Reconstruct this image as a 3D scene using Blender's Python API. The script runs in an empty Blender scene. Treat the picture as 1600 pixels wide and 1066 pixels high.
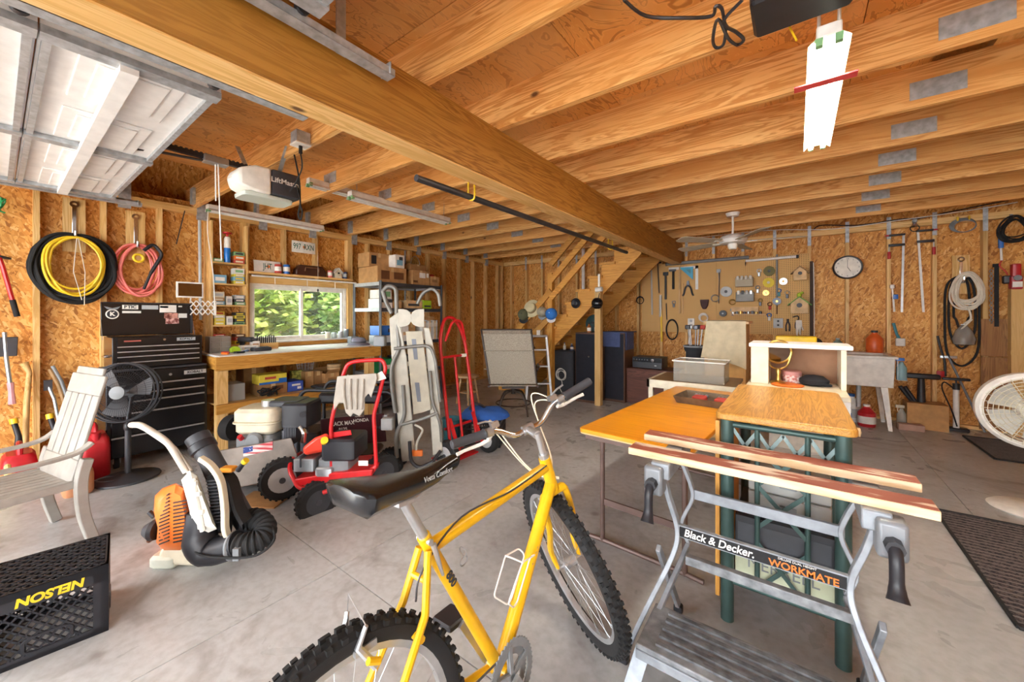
import bpy, bmesh, math, random
from mathutils import Vector, Matrix, Quaternion
random.seed(7)
SC = bpy.context.scene
COL = SC.collection
PI = math.pi
# ------------------------------------------------------------------ camera
FPX, HZ, CAMH = 600.0, 493.0, 1.34          # focal length in px of a 1600 px wide frame, horizon row, eye height
YAW = math.atan(445 / 600)
cam_d = bpy.data.cameras.new('camera'); cam = bpy.data.objects.new('camera', cam_d); COL.objects.link(cam)
cam.location = (0, 0, CAMH); cam.rotation_euler = (PI / 2, 0, YAW)
cam_d.sensor_width = 36; cam_d.lens = 36 * FPX / 1600
cam_d.shift_y = -(533 - HZ) / 1600
cam_d.clip_start = 0.02; cam_d.clip_end = 200
SC.camera = cam
# ------------------------------------------------------------------ daylight and exposure
W = bpy.data.worlds.new('world'); SC.world = W; W.use_nodes = True
W.node_tree.nodes['Background'].inputs[0].default_value = (0.93, 0.97, 1.0, 1)
W.node_tree.nodes['Background'].inputs[1].default_value = 2.6
sun_d = bpy.data.lights.new('sun', 'SUN'); sun_d.energy = 2.0; sun_d.angle = 0.02; sun_d.color = (1, .94, .84)
sun = bpy.data.objects.new('sun', sun_d); COL.objects.link(sun)
sun.rotation_euler = Vector((-.45, -.22, .86)).to_track_quat('Z', 'Y').to_euler()
SC.view_settings.view_transform = 'Standard'; SC.view_settings.look = 'None'
SC.view_settings.gamma = 1; SC.view_settings.use_curve_mapping = False
SC.view_settings.exposure = 2.3
try:
    SC.cycles.max_bounces = 10; SC.cycles.diffuse_bounces = 6; SC.cycles.sample_clamp_indirect = 8
except Exception: pass
# ------------------------------------------------------------------ photo pixel -> place (a pixel gives a direction, a touched surface the distance)
_F = (-math.sin(YAW), math.cos(YAW)); _R = (math.cos(YAW), math.sin(YAW))
def ray(u, v):
    s = (u - 800) / FPX
    return (_F[0] + s * _R[0], _F[1] + s * _R[1], (HZ - v) / FPX)
def onX(u, v, X): d = ray(u, v); k = X / d[0]; return Vector((X, k * d[1], CAMH + k * d[2]))
def onY(u, v, Y): d = ray(u, v); k = Y / d[1]; return Vector((k * d[0], Y, CAMH + k * d[2]))
def onZ(u, v, Z=0.0): d = ray(u, v); k = (Z - CAMH) / d[2]; return Vector((k * d[0], k * d[1], Z))
def dep(u, v, k): d = ray(u, v); return Vector((k * d[0], k * d[1], CAMH + k * d[2]))   # k = distance along the view axis
XL, YB, XR, YF = -5.31, 6.84, 2.75, -1.9     # room: left wall, back wall, right wall, front wall
# ------------------------------------------------------------------ materials
MATS = {}
def _new(name):
    m = bpy.data.materials.new(name); m.use_nodes = True; nt = m.node_tree
    return m, nt, nt.nodes['Principled BSDF']
def rgb(c):
    """sRGB 0-255 or hex -> linear"""
    if isinstance(c, str): c = [int(c[i:i+2], 16) for i in (0, 2, 4)]
    return tuple(((x/255)/12.92 if x/255 <= .04045 else ((x/255+.055)/1.055)**2.4) for x in c)
def N(nt, t, **kw):
    n = nt.nodes.new(t)
    for k, v in kw.items():
        if k in n.inputs: n.inputs[k].default_value = v
        else: setattr(n, k, v)
    return n
def ramp(nt, fac, stops):
    r = nt.nodes.new('ShaderNodeValToRGB')
    el = r.color_ramp.elements
    while len(el) < len(stops): el.new(.5)
    for e, (p, c) in zip(el, stops): e.position = p; e.color = (*c, 1)
    nt.links.new(fac, r.inputs[0]); return r.outputs[0]
def coords(nt, scale=(1, 1, 1), rnd=True, rot=(0, 0, 0)):
    tc = N(nt, 'ShaderNodeTexCoord'); mp = N(nt, 'ShaderNodeMapping')
    mp.inputs['Scale'].default_value = scale; mp.inputs['Rotation'].default_value = rot
    src = tc.outputs['Object']
    if rnd:
        oi = N(nt, 'ShaderNodeObjectInfo'); ad = N(nt, 'ShaderNodeVectorMath', operation='MULTIPLY_ADD')
        nt.links.new(oi.outputs['Random'], ad.inputs[0]); ad.inputs[1].default_value = (37, 53, 71); nt.links.new(src, ad.inputs[2]); src = ad.outputs[0]
    nt.links.new(src, mp.inputs['Vector']); return mp.outputs[0]
def plain(name, c, rough=.5, metal=0, var=.06, scale=14, bump=0, **kw):
    """one colour with a little wear and unevenness"""
    if name in MATS: return MATS[name]
    m, nt, b = _new(name); L = nt.links; col = rgb(c)
    no = N(nt, 'ShaderNodeTexNoise', Scale=scale, Detail=4.0); L.new(coords(nt), no.inputs['Vector'])
    lo = tuple(max(0, x * (1 - var * 2.4)) for x in col); hi = tuple(min(1, x * (1 + var * 1.6)) for x in col)
    L.new(ramp(nt, no.outputs['Fac'], [(.3, lo), (.7, hi)]), b.inputs['Base Color'])
    b.inputs['Roughness'].default_value = rough; b.inputs['Metallic'].default_value = metal
    if bump:
        bp = N(nt, 'ShaderNodeBump', Strength=bump, Distance=.01); L.new(no.outputs['Fac'], bp.inputs['Height']); L.new(bp.outputs[0], b.inputs['Normal'])
    for k, v in kw.items(): b.inputs[k.replace('_', ' ')].default_value = v
    MATS[name] = m; return m
def wood(name, axis, light, dark, streak, scale=1.0, rough=.55, knots=True, stain=0.0):
    """sawn timber with the grain along one local axis"""
    if name in MATS: return MATS[name]
    m, nt, b = _new(name); L = nt.links
    st = [9 * scale] * 3; st['xyz'.index(axis)] = .55 * scale
    v = coords(nt, st)
    n1 = N(nt, 'ShaderNodeTexNoise', Scale=1.6, Detail=5.0, Distortion=1.6); L.new(v, n1.inputs['Vector'])
    wv = N(nt, 'ShaderNodeMath', operation='SINE'); mu = N(nt, 'ShaderNodeMath', operation='MULTIPLY'); mu.inputs[1].default_value = 42
    L.new(n1.outputs['Fac'], mu.inputs[0]); L.new(mu.outputs[0], wv.inputs[0])
    mr = N(nt, 'ShaderNodeMapRange'); mr.inputs[1].default_value = -1; mr.inputs[2].default_value = 1; L.new(wv.outputs[0], mr.inputs[0])
    c1 = ramp(nt, mr.outputs[0], [(.15, rgb(light)), (.62, tuple((a + d) / 2 for a, d in zip(rgb(light), rgb(dark)))), (.97, rgb(dark))])
    n2 = N(nt, 'ShaderNodeTexNoise', Scale=2.2, Detail=3.0); v2 = [2.5] * 3; v2['xyz'.index(axis)] = .5; L.new(coords(nt, v2), n2.inputs['Vector'])
    mx = N(nt, 'ShaderNodeMix', data_type='RGBA'); L.new(ramp(nt, n2.outputs['Fac'], [(.42, (0, 0, 0)), (.72, (1, 1, 1))]), mx.inputs[0]); L.new(c1, mx.inputs[6]); mx.inputs[7].default_value = (*rgb(streak), 1)
    out = mx.outputs[2]
    if knots:
        kv = [3.4] * 3; kv['xyz'.index(axis)] = 1.9
        vo = N(nt, 'ShaderNodeTexVoronoi', Scale=1.0); L.new(coords(nt, kv), vo.inputs['Vector'])
        k = N(nt, 'ShaderNodeMix', data_type='RGBA'); L.new(ramp(nt, vo.outputs['Distance'], [(.035, (.9, .9, .9)), (.075, (0, 0, 0))]), k.inputs[0])
        L.new(out, k.inputs[6]); k.inputs[7].default_value = (*rgb('4a2410'), 1); out = k.outputs[2]
    # board to board difference
    oi = N(nt, 'ShaderNodeObjectInfo'); hs = N(nt, 'ShaderNodeHueSaturation'); mr2 = N(nt, 'ShaderNodeMapRange'); mr2.inputs[3].default_value = .82; mr2.inputs[4].default_value = 1.12
    L.new(oi.outputs['Random'], mr2.inputs[0]); L.new(mr2.outputs[0], hs.inputs['Value']); L.new(out, hs.inputs['Color'])
    L.new(hs.outputs[0], b.inputs['Base Color']); b.inputs['Roughness'].default_value = rough
    bp = N(nt, 'ShaderNodeBump', Strength=.12, Distance=.004); L.new(mr.outputs[0], bp.inputs['Height']); L.new(bp.outputs[0], b.inputs['Normal'])
    MATS[name] = m; return m
def osb(name, a1, a2):
    """oriented strand board in the plane of two local axes"""
    m, nt, b = _new(name); L = nt.links
    outs = []
    for rot, sc in ((.5, 1.0), (2.0, 1.15), (1.2, .9)):
        s = [3.0] * 3; s['xyz'.index(a1)] = 22 * sc; s['xyz'.index(a2)] = 70 * sc
        r = [0, 0, 0]; r['xyz'.index(({'x', 'y', 'z'} - {a1, a2}).pop())] = rot
        tc = N(nt, 'ShaderNodeTexCoord'); m1 = N(nt, 'ShaderNodeMapping'); m1.inputs['Rotation'].default_value = r; L.new(tc.outputs['Object'], m1.inputs[0])
        nz = N(nt, 'ShaderNodeTexNoise', Scale=5.0, Detail=2.0); L.new(m1.outputs[0], nz.inputs['Vector'])
        ad = N(nt, 'ShaderNodeVectorMath', operation='MULTIPLY_ADD'); L.new(nz.outputs['Color'], ad.inputs[0]); ad.inputs[1].default_value = (.06,) * 3; L.new(m1.outputs[0], ad.inputs[2])
        m2 = N(nt, 'ShaderNodeMapping'); m2.inputs['Scale'].default_value = s; L.new(ad.outputs[0], m2.inputs[0])
        vo = N(nt, 'ShaderNodeTexVoronoi', Scale=1.0); L.new(m2.outputs[0], vo.inputs['Vector'])
        sp = N(nt, 'ShaderNodeSeparateColor'); L.new(vo.outputs['Color'], sp.inputs[0]); outs.append(sp.outputs)
    d1 = N(nt, 'ShaderNodeMath', operation='GREATER_THAN'); d1.inputs[1].default_value = .45; L.new(outs[0][1], d1.inputs[0])
    d2 = N(nt, 'ShaderNodeMath', operation='GREATER_THAN'); d2.inputs[1].default_value = .55; L.new(outs[2][1], d2.inputs[0])
    x1 = N(nt, 'ShaderNodeMix', data_type='FLOAT'); L.new(d1.outputs[0], x1.inputs[0]); L.new(outs[0][0], x1.inputs[2]); L.new(outs[1][0], x1.inputs[3])
    x2 = N(nt, 'ShaderNodeMix', data_type='FLOAT'); L.new(d2.outputs[0], x2.inputs[0]); L.new(x1.outputs[0], x2.inputs[2]); L.new(outs[2][0], x2.inputs[3])
    c = ramp(nt, x2.outputs[0], [(0, rgb('a06428')), (.16, rgb('c4843a')), (.5, rgb('d8994a')), (.8, rgb('e2aa5c')), (1, rgb('eec07c'))])
    big = N(nt, 'ShaderNodeTexNoise', Scale=1.3, Detail=3.0); tc = N(nt, 'ShaderNodeTexCoord'); L.new(tc.outputs['Object'], big.inputs['Vector'])
    mx = N(nt, 'ShaderNodeMix', data_type='RGBA', blend_type='MULTIPLY'); mx.inputs[0].default_value = .5; L.new(c, mx.inputs[6])
    L.new(ramp(nt, big.outputs['Fac'], [(.35, (.78, .68, .54)), (.65, (1, 1, 1))]), mx.inputs[7])
    L.new(mx.outputs[2], b.inputs['Base Color']); b.inputs['Roughness'].default_value = .6
    bp = N(nt, 'ShaderNodeBump', Strength=.2, Distance=.004); L.new(x2.outputs[0], bp.inputs['Height']); L.new(bp.outputs[0], b.inputs['Normal'])
    MATS[name] = m; return m
def emis(name, c, s):
    m, nt, b = _new(name); b.inputs['Base Color'].default_value = (*rgb(c), 1); b.inputs['Emission Color'].default_value = (*rgb(c), 1); b.inputs['Emission Strength'].default_value = s
    MATS[name] = m; return m
def clear(name, c, rough=.1, alpha=.3):
    """thin see-through plastic or glass"""
    if name in MATS: return MATS[name]
    m, nt, b = _new(name); L = nt.links
    tr = N(nt, 'ShaderNodeBsdfTransparent'); tr.inputs[0].default_value = (*rgb(c), 1)
    b.inputs['Base Color'].default_value = (*rgb(c), 1); b.inputs['Roughness'].default_value = rough
    mx = N(nt, 'ShaderNodeMixShader'); mx.inputs[0].default_value = alpha; L.new(tr.outputs[0], mx.inputs[1]); L.new(b.outputs[0], mx.inputs[2])
    L.new(mx.outputs[0], nt.nodes['Material Output'].inputs[0]); MATS[name] = m; return m
def two(name, c1, c2, scale=(10, 10, 10), lo=.45, hi=.55, rough=.6, detail=4, metal=0):
    """two colours broken up by noise: worn paint, printed cartons, stains, camouflage"""
    if name in MATS: return MATS[name]
    m, nt, b = _new(name); L = nt.links
    no = N(nt, 'ShaderNodeTexNoise', Scale=1.0, Detail=float(detail)); L.new(coords(nt, scale), no.inputs['Vector'])
    L.new(ramp(nt, no.outputs['Fac'], [(lo, rgb(c1)), (hi, rgb(c2))]), b.inputs['Base Color'])
    b.inputs['Roughness'].default_value = rough; b.inputs['Metallic'].default_value = metal
    MATS[name] = m; return m
PINE = {a: wood('pine_' + a, a, 'e8c184', 'd0a25c', 'dcb06a') for a in 'xyz'}
JOIST = wood('joist_wood', 'x', 'ecbc78', 'c98a46', 'e0a258')
BEAM = wood('beam_wood', 'y', 'c08a3a', '9a6420', 'b07a2c', knots=True)
STAIR = {a: wood('stair_wood_' + a, a, 'dba048', 'bd7f2e', 'cc8f3c') for a in 'xyz'}
OSBX = osb('osb_wall_side', 'y', 'z'); OSBY = osb('osb_wall_back', 'x', 'z')
M = {}
def mt(key, *a, **k): M[key] = plain(key, *a, **k); return M[key]
mt('black_plastic', '24242a', .45); mt('black_rubber', '1c1c1e', .8, bump=.2); mt('dark_grey', '3c3e44', .5); mt('grey', '808488', .5)
mt('light_grey', 'b9bcbe', .5); mt('steel', 'b4b8bc', .35, .85); mt('galvanised', 'b4bac0', .45, .3, .12, 30); mt('chrome', 'd8dade', .15, 1.0)
mt('dark_steel', '55565c', .4, .7); mt('white_plastic', 'ece9e2', .4); mt('white_paint', 'e9e7e4', .45); mt('cream', 'dcd3bb', .45)
mt('red_plastic', 'b8202a', .35); mt('red_paint', 'cc1f24', .3); mt('yellow_paint', 'e8b41a', .28); mt('yellow_plastic', 'f0c828', .4)
mt('orange_plastic', 'e8772a', .4); mt('blue_plastic', '2a6cc0', .4); mt('green_plastic', '2f9a5a', .4); mt('brass', 'c9a85c', .3, .9)
mt('cardboard', 'bd8f5c', .8, var=.08); mt('cardboard_dark', '9a7146', .8); mt('paper', 'efeae0', .7); mt('tan_plastic', 'cfc8bc', .45)
mt('aluminium', 'c9ccd0', .35, .8); mt('brown_metal', '6b5650', .45, .3); mt('green_metal', '3d5552', .4, .3); mt('denim', '4a567e', .9, bump=.3)
mt('black_gloss', '17181c', .22); mt('rope', 'dcd3c2', .9); mt('light_wood', 'd9b585', .6, var=.1); mt('old_wood', '9c7a52', .7, var=.15)
mt('blue_cloth', '2b5fb4', .85, bump=.4); mt('dark_cloth', '26272c', .9); mt('teal', '3d7f8c', .5); mt('brown', '6b4226', .6); mt('pink', 'f0827a', .45)
mt('white_soft', 'e4e1da', .8); mt('lime', 'a8cc28', .5); mt('green_box', '7fae7c', .7); mt('blue_box', '7fb2cc', .7); mt('red_box', 'c2473c', .7); mt('yellow_box', 'e6cf45', .7)
# ------------------------------------------------------------------ mesh builder
def catmull(pts, n=6, closed=False):
    P = [Vector(p) for p in pts]; out = []; L = len(P)
    if L < 3: return P
    for i in range(L if closed else L - 1):
        if closed: p0, p1, p2, p3 = P[(i-1) % L], P[i], P[(i+1) % L], P[(i+2) % L]
        else: p0, p1, p2, p3 = P[max(i-1, 0)], P[i], P[i+1], P[min(i+2, L-1)]
        for k in range(n):
            t = k / n
            out.append(.5 * ((2*p1) + (p2-p0)*t + (2*p0-5*p1+4*p2-p3)*t*t + (3*p1-p0-3*p2+p3)*t**3))
    if not closed: out.append(P[-1])
    return out
def bend(pts, r, n=5):
    """polyline with its corners rounded by radius r (bent tube)"""
    P = [Vector(p) for p in pts]; out = [P[0]]
    for i in range(1, len(P)-1):
        a, b, c = P[i-1], P[i], P[i+1]; d1 = a-b; d2 = c-b
        rr = min(r, d1.length*.48, d2.length*.48); s = b + d1.normalized()*rr; e = b + d2.normalized()*rr
        for k in range(n+1):
            t = k/n; out.append((1-t)**2*s + 2*t*(1-t)*b + t*t*e)
    out.append(P[-1]); return out
class MB:
    def __init__(s): s.v = []; s.f = []; s.X = Matrix()
    def at(s, loc=(0, 0, 0), rz=0, rx=0, ry=0):
        s.X = Matrix.Translation(Vector(loc)) @ Matrix.Rotation(rz, 4, 'Z') @ Matrix.Rotation(ry, 4, 'Y') @ Matrix.Rotation(rx, 4, 'X'); return s
    def add(s, vs, fs):
        o = len(s.v); s.v += [tuple(s.X @ Vector(p)) for p in vs]; s.f += [tuple(i+o for i in f) for f in fs]; return s
    def box(s, c, d, rot=None):
        hx, hy, hz = d[0]/2, d[1]/2, d[2]/2
        vs = [Vector((x, y, z)) for x in (-hx, hx) for y in (-hy, hy) for z in (-hz, hz)]
        if rot is not None: vs = [rot @ p for p in vs]
        c = Vector(c)
        return s.add([c+p for p in vs], [(0, 1, 3, 2), (4, 6, 7, 5), (0, 4, 5, 1), (2, 3, 7, 6), (0, 2, 6, 4), (1, 5, 7, 3)])
    def bb(s, a, b): return s.box([(x+y)/2 for x, y in zip(a, b)], [abs(y-x) for x, y in zip(a, b)])
    def rbox(s, c, d, r=.01, rot=None, n=2):
        """box with its vertical edges rounded and top and bottom edges chamfered"""
        hx, hy, hz = d[0]/2, d[1]/2, d[2]/2; r = min(r, hx*.95, hy*.95); q = min(r*.5, hz*.45)
        def ring(z, ins):
            o = []
            for sx, sy, a0 in ((1, 1, 0), (-1, 1, 90), (-1, -1, 180), (1, -1, 270)):
                for k in range(n+1):
                    a = math.radians(a0 + 90*k/n); rr = r-ins
                    o.append(Vector((sx*(hx-r)+rr*math.cos(a), sy*(hy-r)+rr*math.sin(a), z)))
            return o
        rings = [ring(-hz, q), ring(-hz+q, 0), ring(hz-q, 0), ring(hz, q)]
        return s.loft(rings, True, True, c, rot)
    def loft(s, rings, cap0=True, cap1=True, c=(0, 0, 0), rot=None, close=True):
        c = Vector(c); n = len(rings[0]); vs = []
        for r in rings: vs += [c + ((rot @ Vector(p)) if rot is not None else Vector(p)) for p in r]
        fs = []
        for i in range(len(rings)-1):
            for j in range(n if close else n-1):
                k = (j+1) % n; fs.append((i*n+j, i*n+k, (i+1)*n+k, (i+1)*n+j))
        if cap0: fs.append(tuple(range(n-1, -1, -1)))
        if cap1: fs.append(tuple((len(rings)-1)*n+j for j in range(n)))
        return s.add(vs, fs)
    def bar(s, a, b, w, t, up=(0, 0, 1)):
        """square bar between two points: w across, t along 'up'"""
        a, b = Vector(a), Vector(b); d = (b-a); L = d.length; d.normalize(); u = Vector(up)
        if abs(d.dot(u)) > .99: u = Vector((0, 1, 0)) if abs(d.y) < .9 else Vector((1, 0, 0))
        x = d.cross(u).normalized(); u = x.cross(d).normalized()
        return s.box((a+b)/2, (w, L, t), Matrix((x, d, u)).transposed())
    def tube(s, pts, r, n=8, closed=False, caps=True):
        P = [Vector(p) for p in pts]; m = len(P); rad = r if isinstance(r, (list, tuple)) else [r]*m
        T = []
        for i in range(m):
            if closed: t = P[(i+1) % m]-P[(i-1) % m]
            else: t = P[min(i+1, m-1)]-P[max(i-1, 0)]
            T.append(t.normalized() if t.length > 1e-9 else Vector((0, 0, 1)))
        up = Vector((0, 0, 1)) if abs(T[0].z) < .9 else Vector((1, 0, 0))
        nx = T[0].cross(up).normalized(); rings = []
        for i in range(m):
            if i:
                ax = T[i-1].cross(T[i])
                if ax.length > 1e-8: nx = Quaternion(ax.normalized(), T[i-1].angle(T[i])) @ nx
            ny = T[i].cross(nx).normalized()
            rings.append([P[i] + rad[i]*(math.cos(2*PI*k/n)*nx + math.sin(2*PI*k/n)*ny) for k in range(n)])
        if closed: rings.append(rings[0]); return s.loft(rings, False, False)
        return s.loft(rings, caps, caps)
    def cyl(s, a, b, r, r2=None, n=14): return s.tube([a, b], [r, r if r2 is None else r2], n)
    def lathe(s, prof, n=20, c=(0, 0, 0), axis=(0, 0, 1), cap=True, arc=2*PI):
        ax = Vector(axis).normalized(); q = Vector((0, 0, 1)).rotation_difference(ax)
        rings = [[q @ Vector((r*math.cos(arc*k/n), r*math.sin(arc*k/n), z)) for k in range(n)] for r, z in prof]
        return s.loft(rings, cap, cap, c)
    def torus(s, c, R, r, axis=(0, 0, 1), n=32, m=8, sx=1, sy=1):
        q = Vector((0, 0, 1)).rotation_difference(Vector(axis).normalized())
        return s.tube([Vector(c) + q @ Vector((R*sx*math.cos(2*PI*k/n), R*sy*math.sin(2*PI*k/n), 0)) for k in range(n)], r, m, True)
    def ball(s, c, r, n=14, m=8):
        if not isinstance(r, (tuple, list)): r = (r, r, r)
        rings = [[Vector((r[0]*math.sin(PI*i/m)*math.cos(2*PI*k/n), r[1]*math.sin(PI*i/m)*math.sin(2*PI*k/n), -r[2]*math.cos(PI*i/m))) for k in range(n)] for i in range(1, m)]
        return s.loft(rings, True, True, c)
    def prism(s, poly, a, b, plane='xz'):
        """2-D outline pushed through from a to b along the third axis"""
        def P(p, t):
            return {'xz': (p[0], t, p[1]), 'xy': (p[0], p[1], t), 'yz': (t, p[0], p[1])}[plane]
        n = len(poly); ar = sum(poly[i][0]*poly[(i+1) % n][1]-poly[(i+1) % n][0]*poly[i][1] for i in range(n))
        return s.add([P(p, a) for p in poly]+[P(p, b) for p in poly],
                     [tuple(range(n)), tuple(range(2*n-1, n-1, -1))]+[(i, i+n, (i+1) % n+n, (i+1) % n) for i in range(n)])
    def build(s, name, mat, parent=None, smooth=True, loc=None, label=None, bevel=0):
        me = bpy.data.meshes.new(name); me.from_pydata(s.v, [], s.f); me.validate()
        bm = bmesh.new(); bm.from_mesh(me); bmesh.ops.recalc_face_normals(bm, faces=bm.faces); bm.to_mesh(me); bm.free()
        if isinstance(mat, str): mat = M[mat]
        me.materials.append(mat)
        if smooth:
            me.shade_smooth(); me.set_sharp_from_angle(angle=math.radians(38))
        o = bpy.data.objects.new(name, me); COL.objects.link(o)
        if parent: o.parent = parent
        if loc is not None: o.location = loc
        if label: o['label'] = label
        if bevel:
            b = o.modifiers.new('bevel', 'BEVEL'); b.width = bevel; b.segments = 2; b.limit_method = 'ANGLE'
        return o
def tag(o, label=None, cat=None, group=None, kind=None):
    for k, v in (('label', label), ('category', cat), ('group', group), ('kind', kind)):
        if v: o[k] = v
    return o
def thing(name, label, cat, loc=(0, 0, 0), rz=0, group=None, rot=None):
    o = bpy.data.objects.new(name, None); COL.objects.link(o); o.empty_display_size = .05
    o.location = loc; o.rotation_euler = rot if rot else (0, 0, rz)
    return tag(o, label, cat, group)
def one(name, mb, mat, label, cat, loc=(0, 0, 0), rz=0, group=None, rot=None, **k):
    o = mb.build(name, mat, **k); o.location = loc; o.rotation_euler = rot if rot else (0, 0, rz)
    return tag(o, label, cat, group)
def dup(o, parent=None, loc=None, label=None, rz=None):
    c = o.copy(); COL.objects.link(c); c.parent = parent
    if loc is not None: c.location = loc
    if rz is not None: c.rotation_euler.z = rz
    if label: c['label'] = label
    for ch in list(o.children): dup(ch, c)
    return c
def text(name, s, size, mat, parent, loc, rot, ext=.0005, bold=0, shear=0, align='CENTER', sx=1, label=None):
    """flat printed lettering, turned into a mesh"""
    cu = bpy.data.curves.new(name, 'FONT'); cu.body = s; cu.size = size; cu.extrude = ext; cu.align_x = align; cu.align_y = 'CENTER'; cu.offset = bold; cu.shear = shear
    t = bpy.data.objects.new('tmp', cu); COL.objects.link(t)
    dg = bpy.context.evaluated_depsgraph_get(); me = bpy.data.meshes.new_from_object(t.evaluated_get(dg)); bpy.data.objects.remove(t)
    me.name = name; me.materials.clear(); me.materials.append(M[mat] if isinstance(mat, str) else mat)
    o = bpy.data.objects.new(name, me); COL.objects.link(o); o.parent = parent; o.location = loc
    o.rotation_mode = 'QUATERNION'; o.rotation_quaternion = rot if isinstance(rot, Quaternion) else Matrix(rot).transposed().to_quaternion() if not hasattr(rot, 'order') else rot.to_quaternion()
    o.scale = (sx, 1, 1)
    if label: o['label'] = label
    return o
def axes(x, y):
    """rotation taking local x to x and local y to y (for text on a face)"""
    x = Vector(x).normalized(); z = x.cross(Vector(y)).normalized(); y = z.cross(x)
    return Matrix((x, y, z)).transposed().to_quaternion()
def inv(t):
    """builder whose points are given in world space, stored in the thing's own space"""
    m = MB(); m.X = (Matrix.Translation(t.location) @ t.rotation_euler.to_matrix().to_4x4()).inverted(); return m
def depth_of(p): return p[0]*_F[0] + p[1]*_F[1]
def sweep(mb, pts, w, t, side):
    """flat bar swept along a path: w along 'side', t across"""
    P = [Vector(p) for p in pts]; s = Vector(side).normalized(); rings = []
    for i, p in enumerate(P):
        d = (P[min(i+1, len(P)-1)]-P[max(i-1, 0)]).normalized(); n = d.cross(s).normalized()
        rings.append([p+s*w/2+n*t/2, p-s*w/2+n*t/2, p-s*w/2-n*t/2, p+s*w/2-n*t/2])
    return mb.loft(rings)
# ================================================================== SETTING
def struct(name, mb, mat, **k): return tag(mb.build(name, mat, **k), kind='structure')
def sroot(name, label):
    o = bpy.data.objects.new(name, None); COL.objects.link(o); return tag(o, label, None, None, 'structure')
def concrete():
    m, nt, b = _new('concrete'); L = nt.links; tc = N(nt, 'ShaderNodeTexCoord'); v = tc.outputs['Object']
    a = N(nt, 'ShaderNodeTexNoise', Scale=.8, Detail=6.0, Distortion=.6); L.new(v, a.inputs['Vector'])
    f = N(nt, 'ShaderNodeTexNoise', Scale=26.0, Detail=5.0); L.new(v, f.inputs['Vector'])
    s = N(nt, 'ShaderNodeTexNoise', Scale=2.6, Detail=4.0, Distortion=1.5); L.new(v, s.inputs['Vector'])
    sp = N(nt, 'ShaderNodeTexVoronoi', Scale=3.1); L.new(v, sp.inputs['Vector'])
    c = ramp(nt, a.outputs['Fac'], [(.3, rgb('9c9ea0')), (.5, rgb('b6b8b9')), (.68, rgb('c8c9ca'))])
    m1 = N(nt, 'ShaderNodeMix', data_type='RGBA', blend_type='MULTIPLY'); m1.inputs[0].default_value = .6; L.new(c, m1.inputs[6]); L.new(ramp(nt, f.outputs['Fac'], [(.3, (.72, .7, .68)), (.6, (1, 1, 1))]), m1.inputs[7])
    m2 = N(nt, 'ShaderNodeMix', data_type='RGBA'); L.new(ramp(nt, s.outputs['Fac'], [(.55, (0, 0, 0)), (.78, (.65, .65, .65))]), m2.inputs[0]); L.new(m1.outputs[2], m2.inputs[6]); m2.inputs[7].default_value = (*rgb('6f5f55'), 1)
    m3 = N(nt, 'ShaderNodeMix', data_type='RGBA'); L.new(ramp(nt, sp.outputs['Distance'], [(.04, (.55, .55, .55)), (.12, (0, 0, 0))]), m3.inputs[0]); L.new(m2.outputs[2], m3.inputs[6]); m3.inputs[7].default_value = (*rgb('5c4c42'), 1)
    L.new(m3.outputs[2], b.inputs['Base Color'])
    L.new(ramp(nt, s.outputs['Fac'], [(.3, (.25,)*3), (.7, (.45,)*3)]), b.inputs['Roughness'])
    bp = N(nt, 'ShaderNodeBump', Strength=.12, Distance=.01); L.new(f.outputs['Fac'], bp.inputs['Height']); L.new(bp.outputs[0], b.inputs['Normal'])
    return m
CONC = concrete()
fl = sroot('floor', 'grey stained concrete garage floor with saw-cut joints')
xs = [XL-.3, -1.955, -1.04+.915*2.15, XR+.3]; ys = [YF-.3, 1.09, 4.1, YB+.3]
xs = [XL-.3, -1.955, .95, XR+.3]
for i in range(3):
    for j in range(3):
        g = .0025; MB().bb((xs[i]+g, ys[j]+g, -.12), (xs[i+1]-g, ys[j+1]-g, 0)).build('concrete_slab', CONC, fl, smooth=False)
MB().bb((xs[0], ys[0], -.13), (xs[-1], ys[-1], -.012)).build('slab_bed', 'dark_grey', fl)
gm = two('driveway_gravel', 'a8a49a', 'd0ccc2', (3, 3, 3), .4, .6)
struct('ground_front', MB().bb((-14, -16, -.1), (14, YF-.3, -.02)), gm)
struct('ground_side', MB().bb((-22, YF-.3, -.4), (XL-.3, 20, -.12)), two('forest_floor', '5d5a38', '8a8450', (2, 2, 2), .4, .6))
# ---- walls
wl = sroot('wall_left', 'bare stud wall with strand board behind, along the workbench side')
WY0, WY1, WZ0, WZ1 = 1.84, 3.10, 1.00, 1.74         # window opening
sh = XL - .089
def sheet(a, b, c, d): MB().bb((sh-.012, a, c), (sh, b, d)).build('strand_board', OSBX, wl, smooth=False)
y = YF
for y2 in (-.6, .62, WY0, WY1, 4.28, 5.5, YB+.09):
    if y == WY0: sheet(y, y2, 0, WZ0); sheet(y, y2, WZ1, 2.6)
    else: sheet(y, y2, 0, 2.6)
    y = y2
stud_me = MB().bb((0, -.019, .038), (.089, .019, 2.45)).build('stud', PINE['z'], wl, smooth=False, loc=(sh, .219, 0))
for k in range(-5, 17):
    yy = .219 + .4033*k
    if k == 0 or WY0-.02 < yy < WY1+.02: continue
    dup(stud_me, wl, (sh, yy, 0))
for yy in (WY0-.02, WY0-.058, WY1+.02, WY1+.06, YB-.03): dup(stud_me, wl, (sh, yy, 0))
for yy in (2.235, 2.64):
    MB().bb((sh, yy-.019, WZ1+.09), (XL, yy+.019, 2.45)).build('cripple_stud', PINE['z'], wl, smooth=False)
    MB().bb((sh, yy-.019, .038), (XL, yy+.019, WZ0-.04)).build('cripple_stud', PINE['z'], wl, smooth=False)
MB().bb((sh, WY0, WZ0-.04), (XL, WY1, WZ0)).build('rough_sill', PINE['y'], wl, smooth=False)
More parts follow.
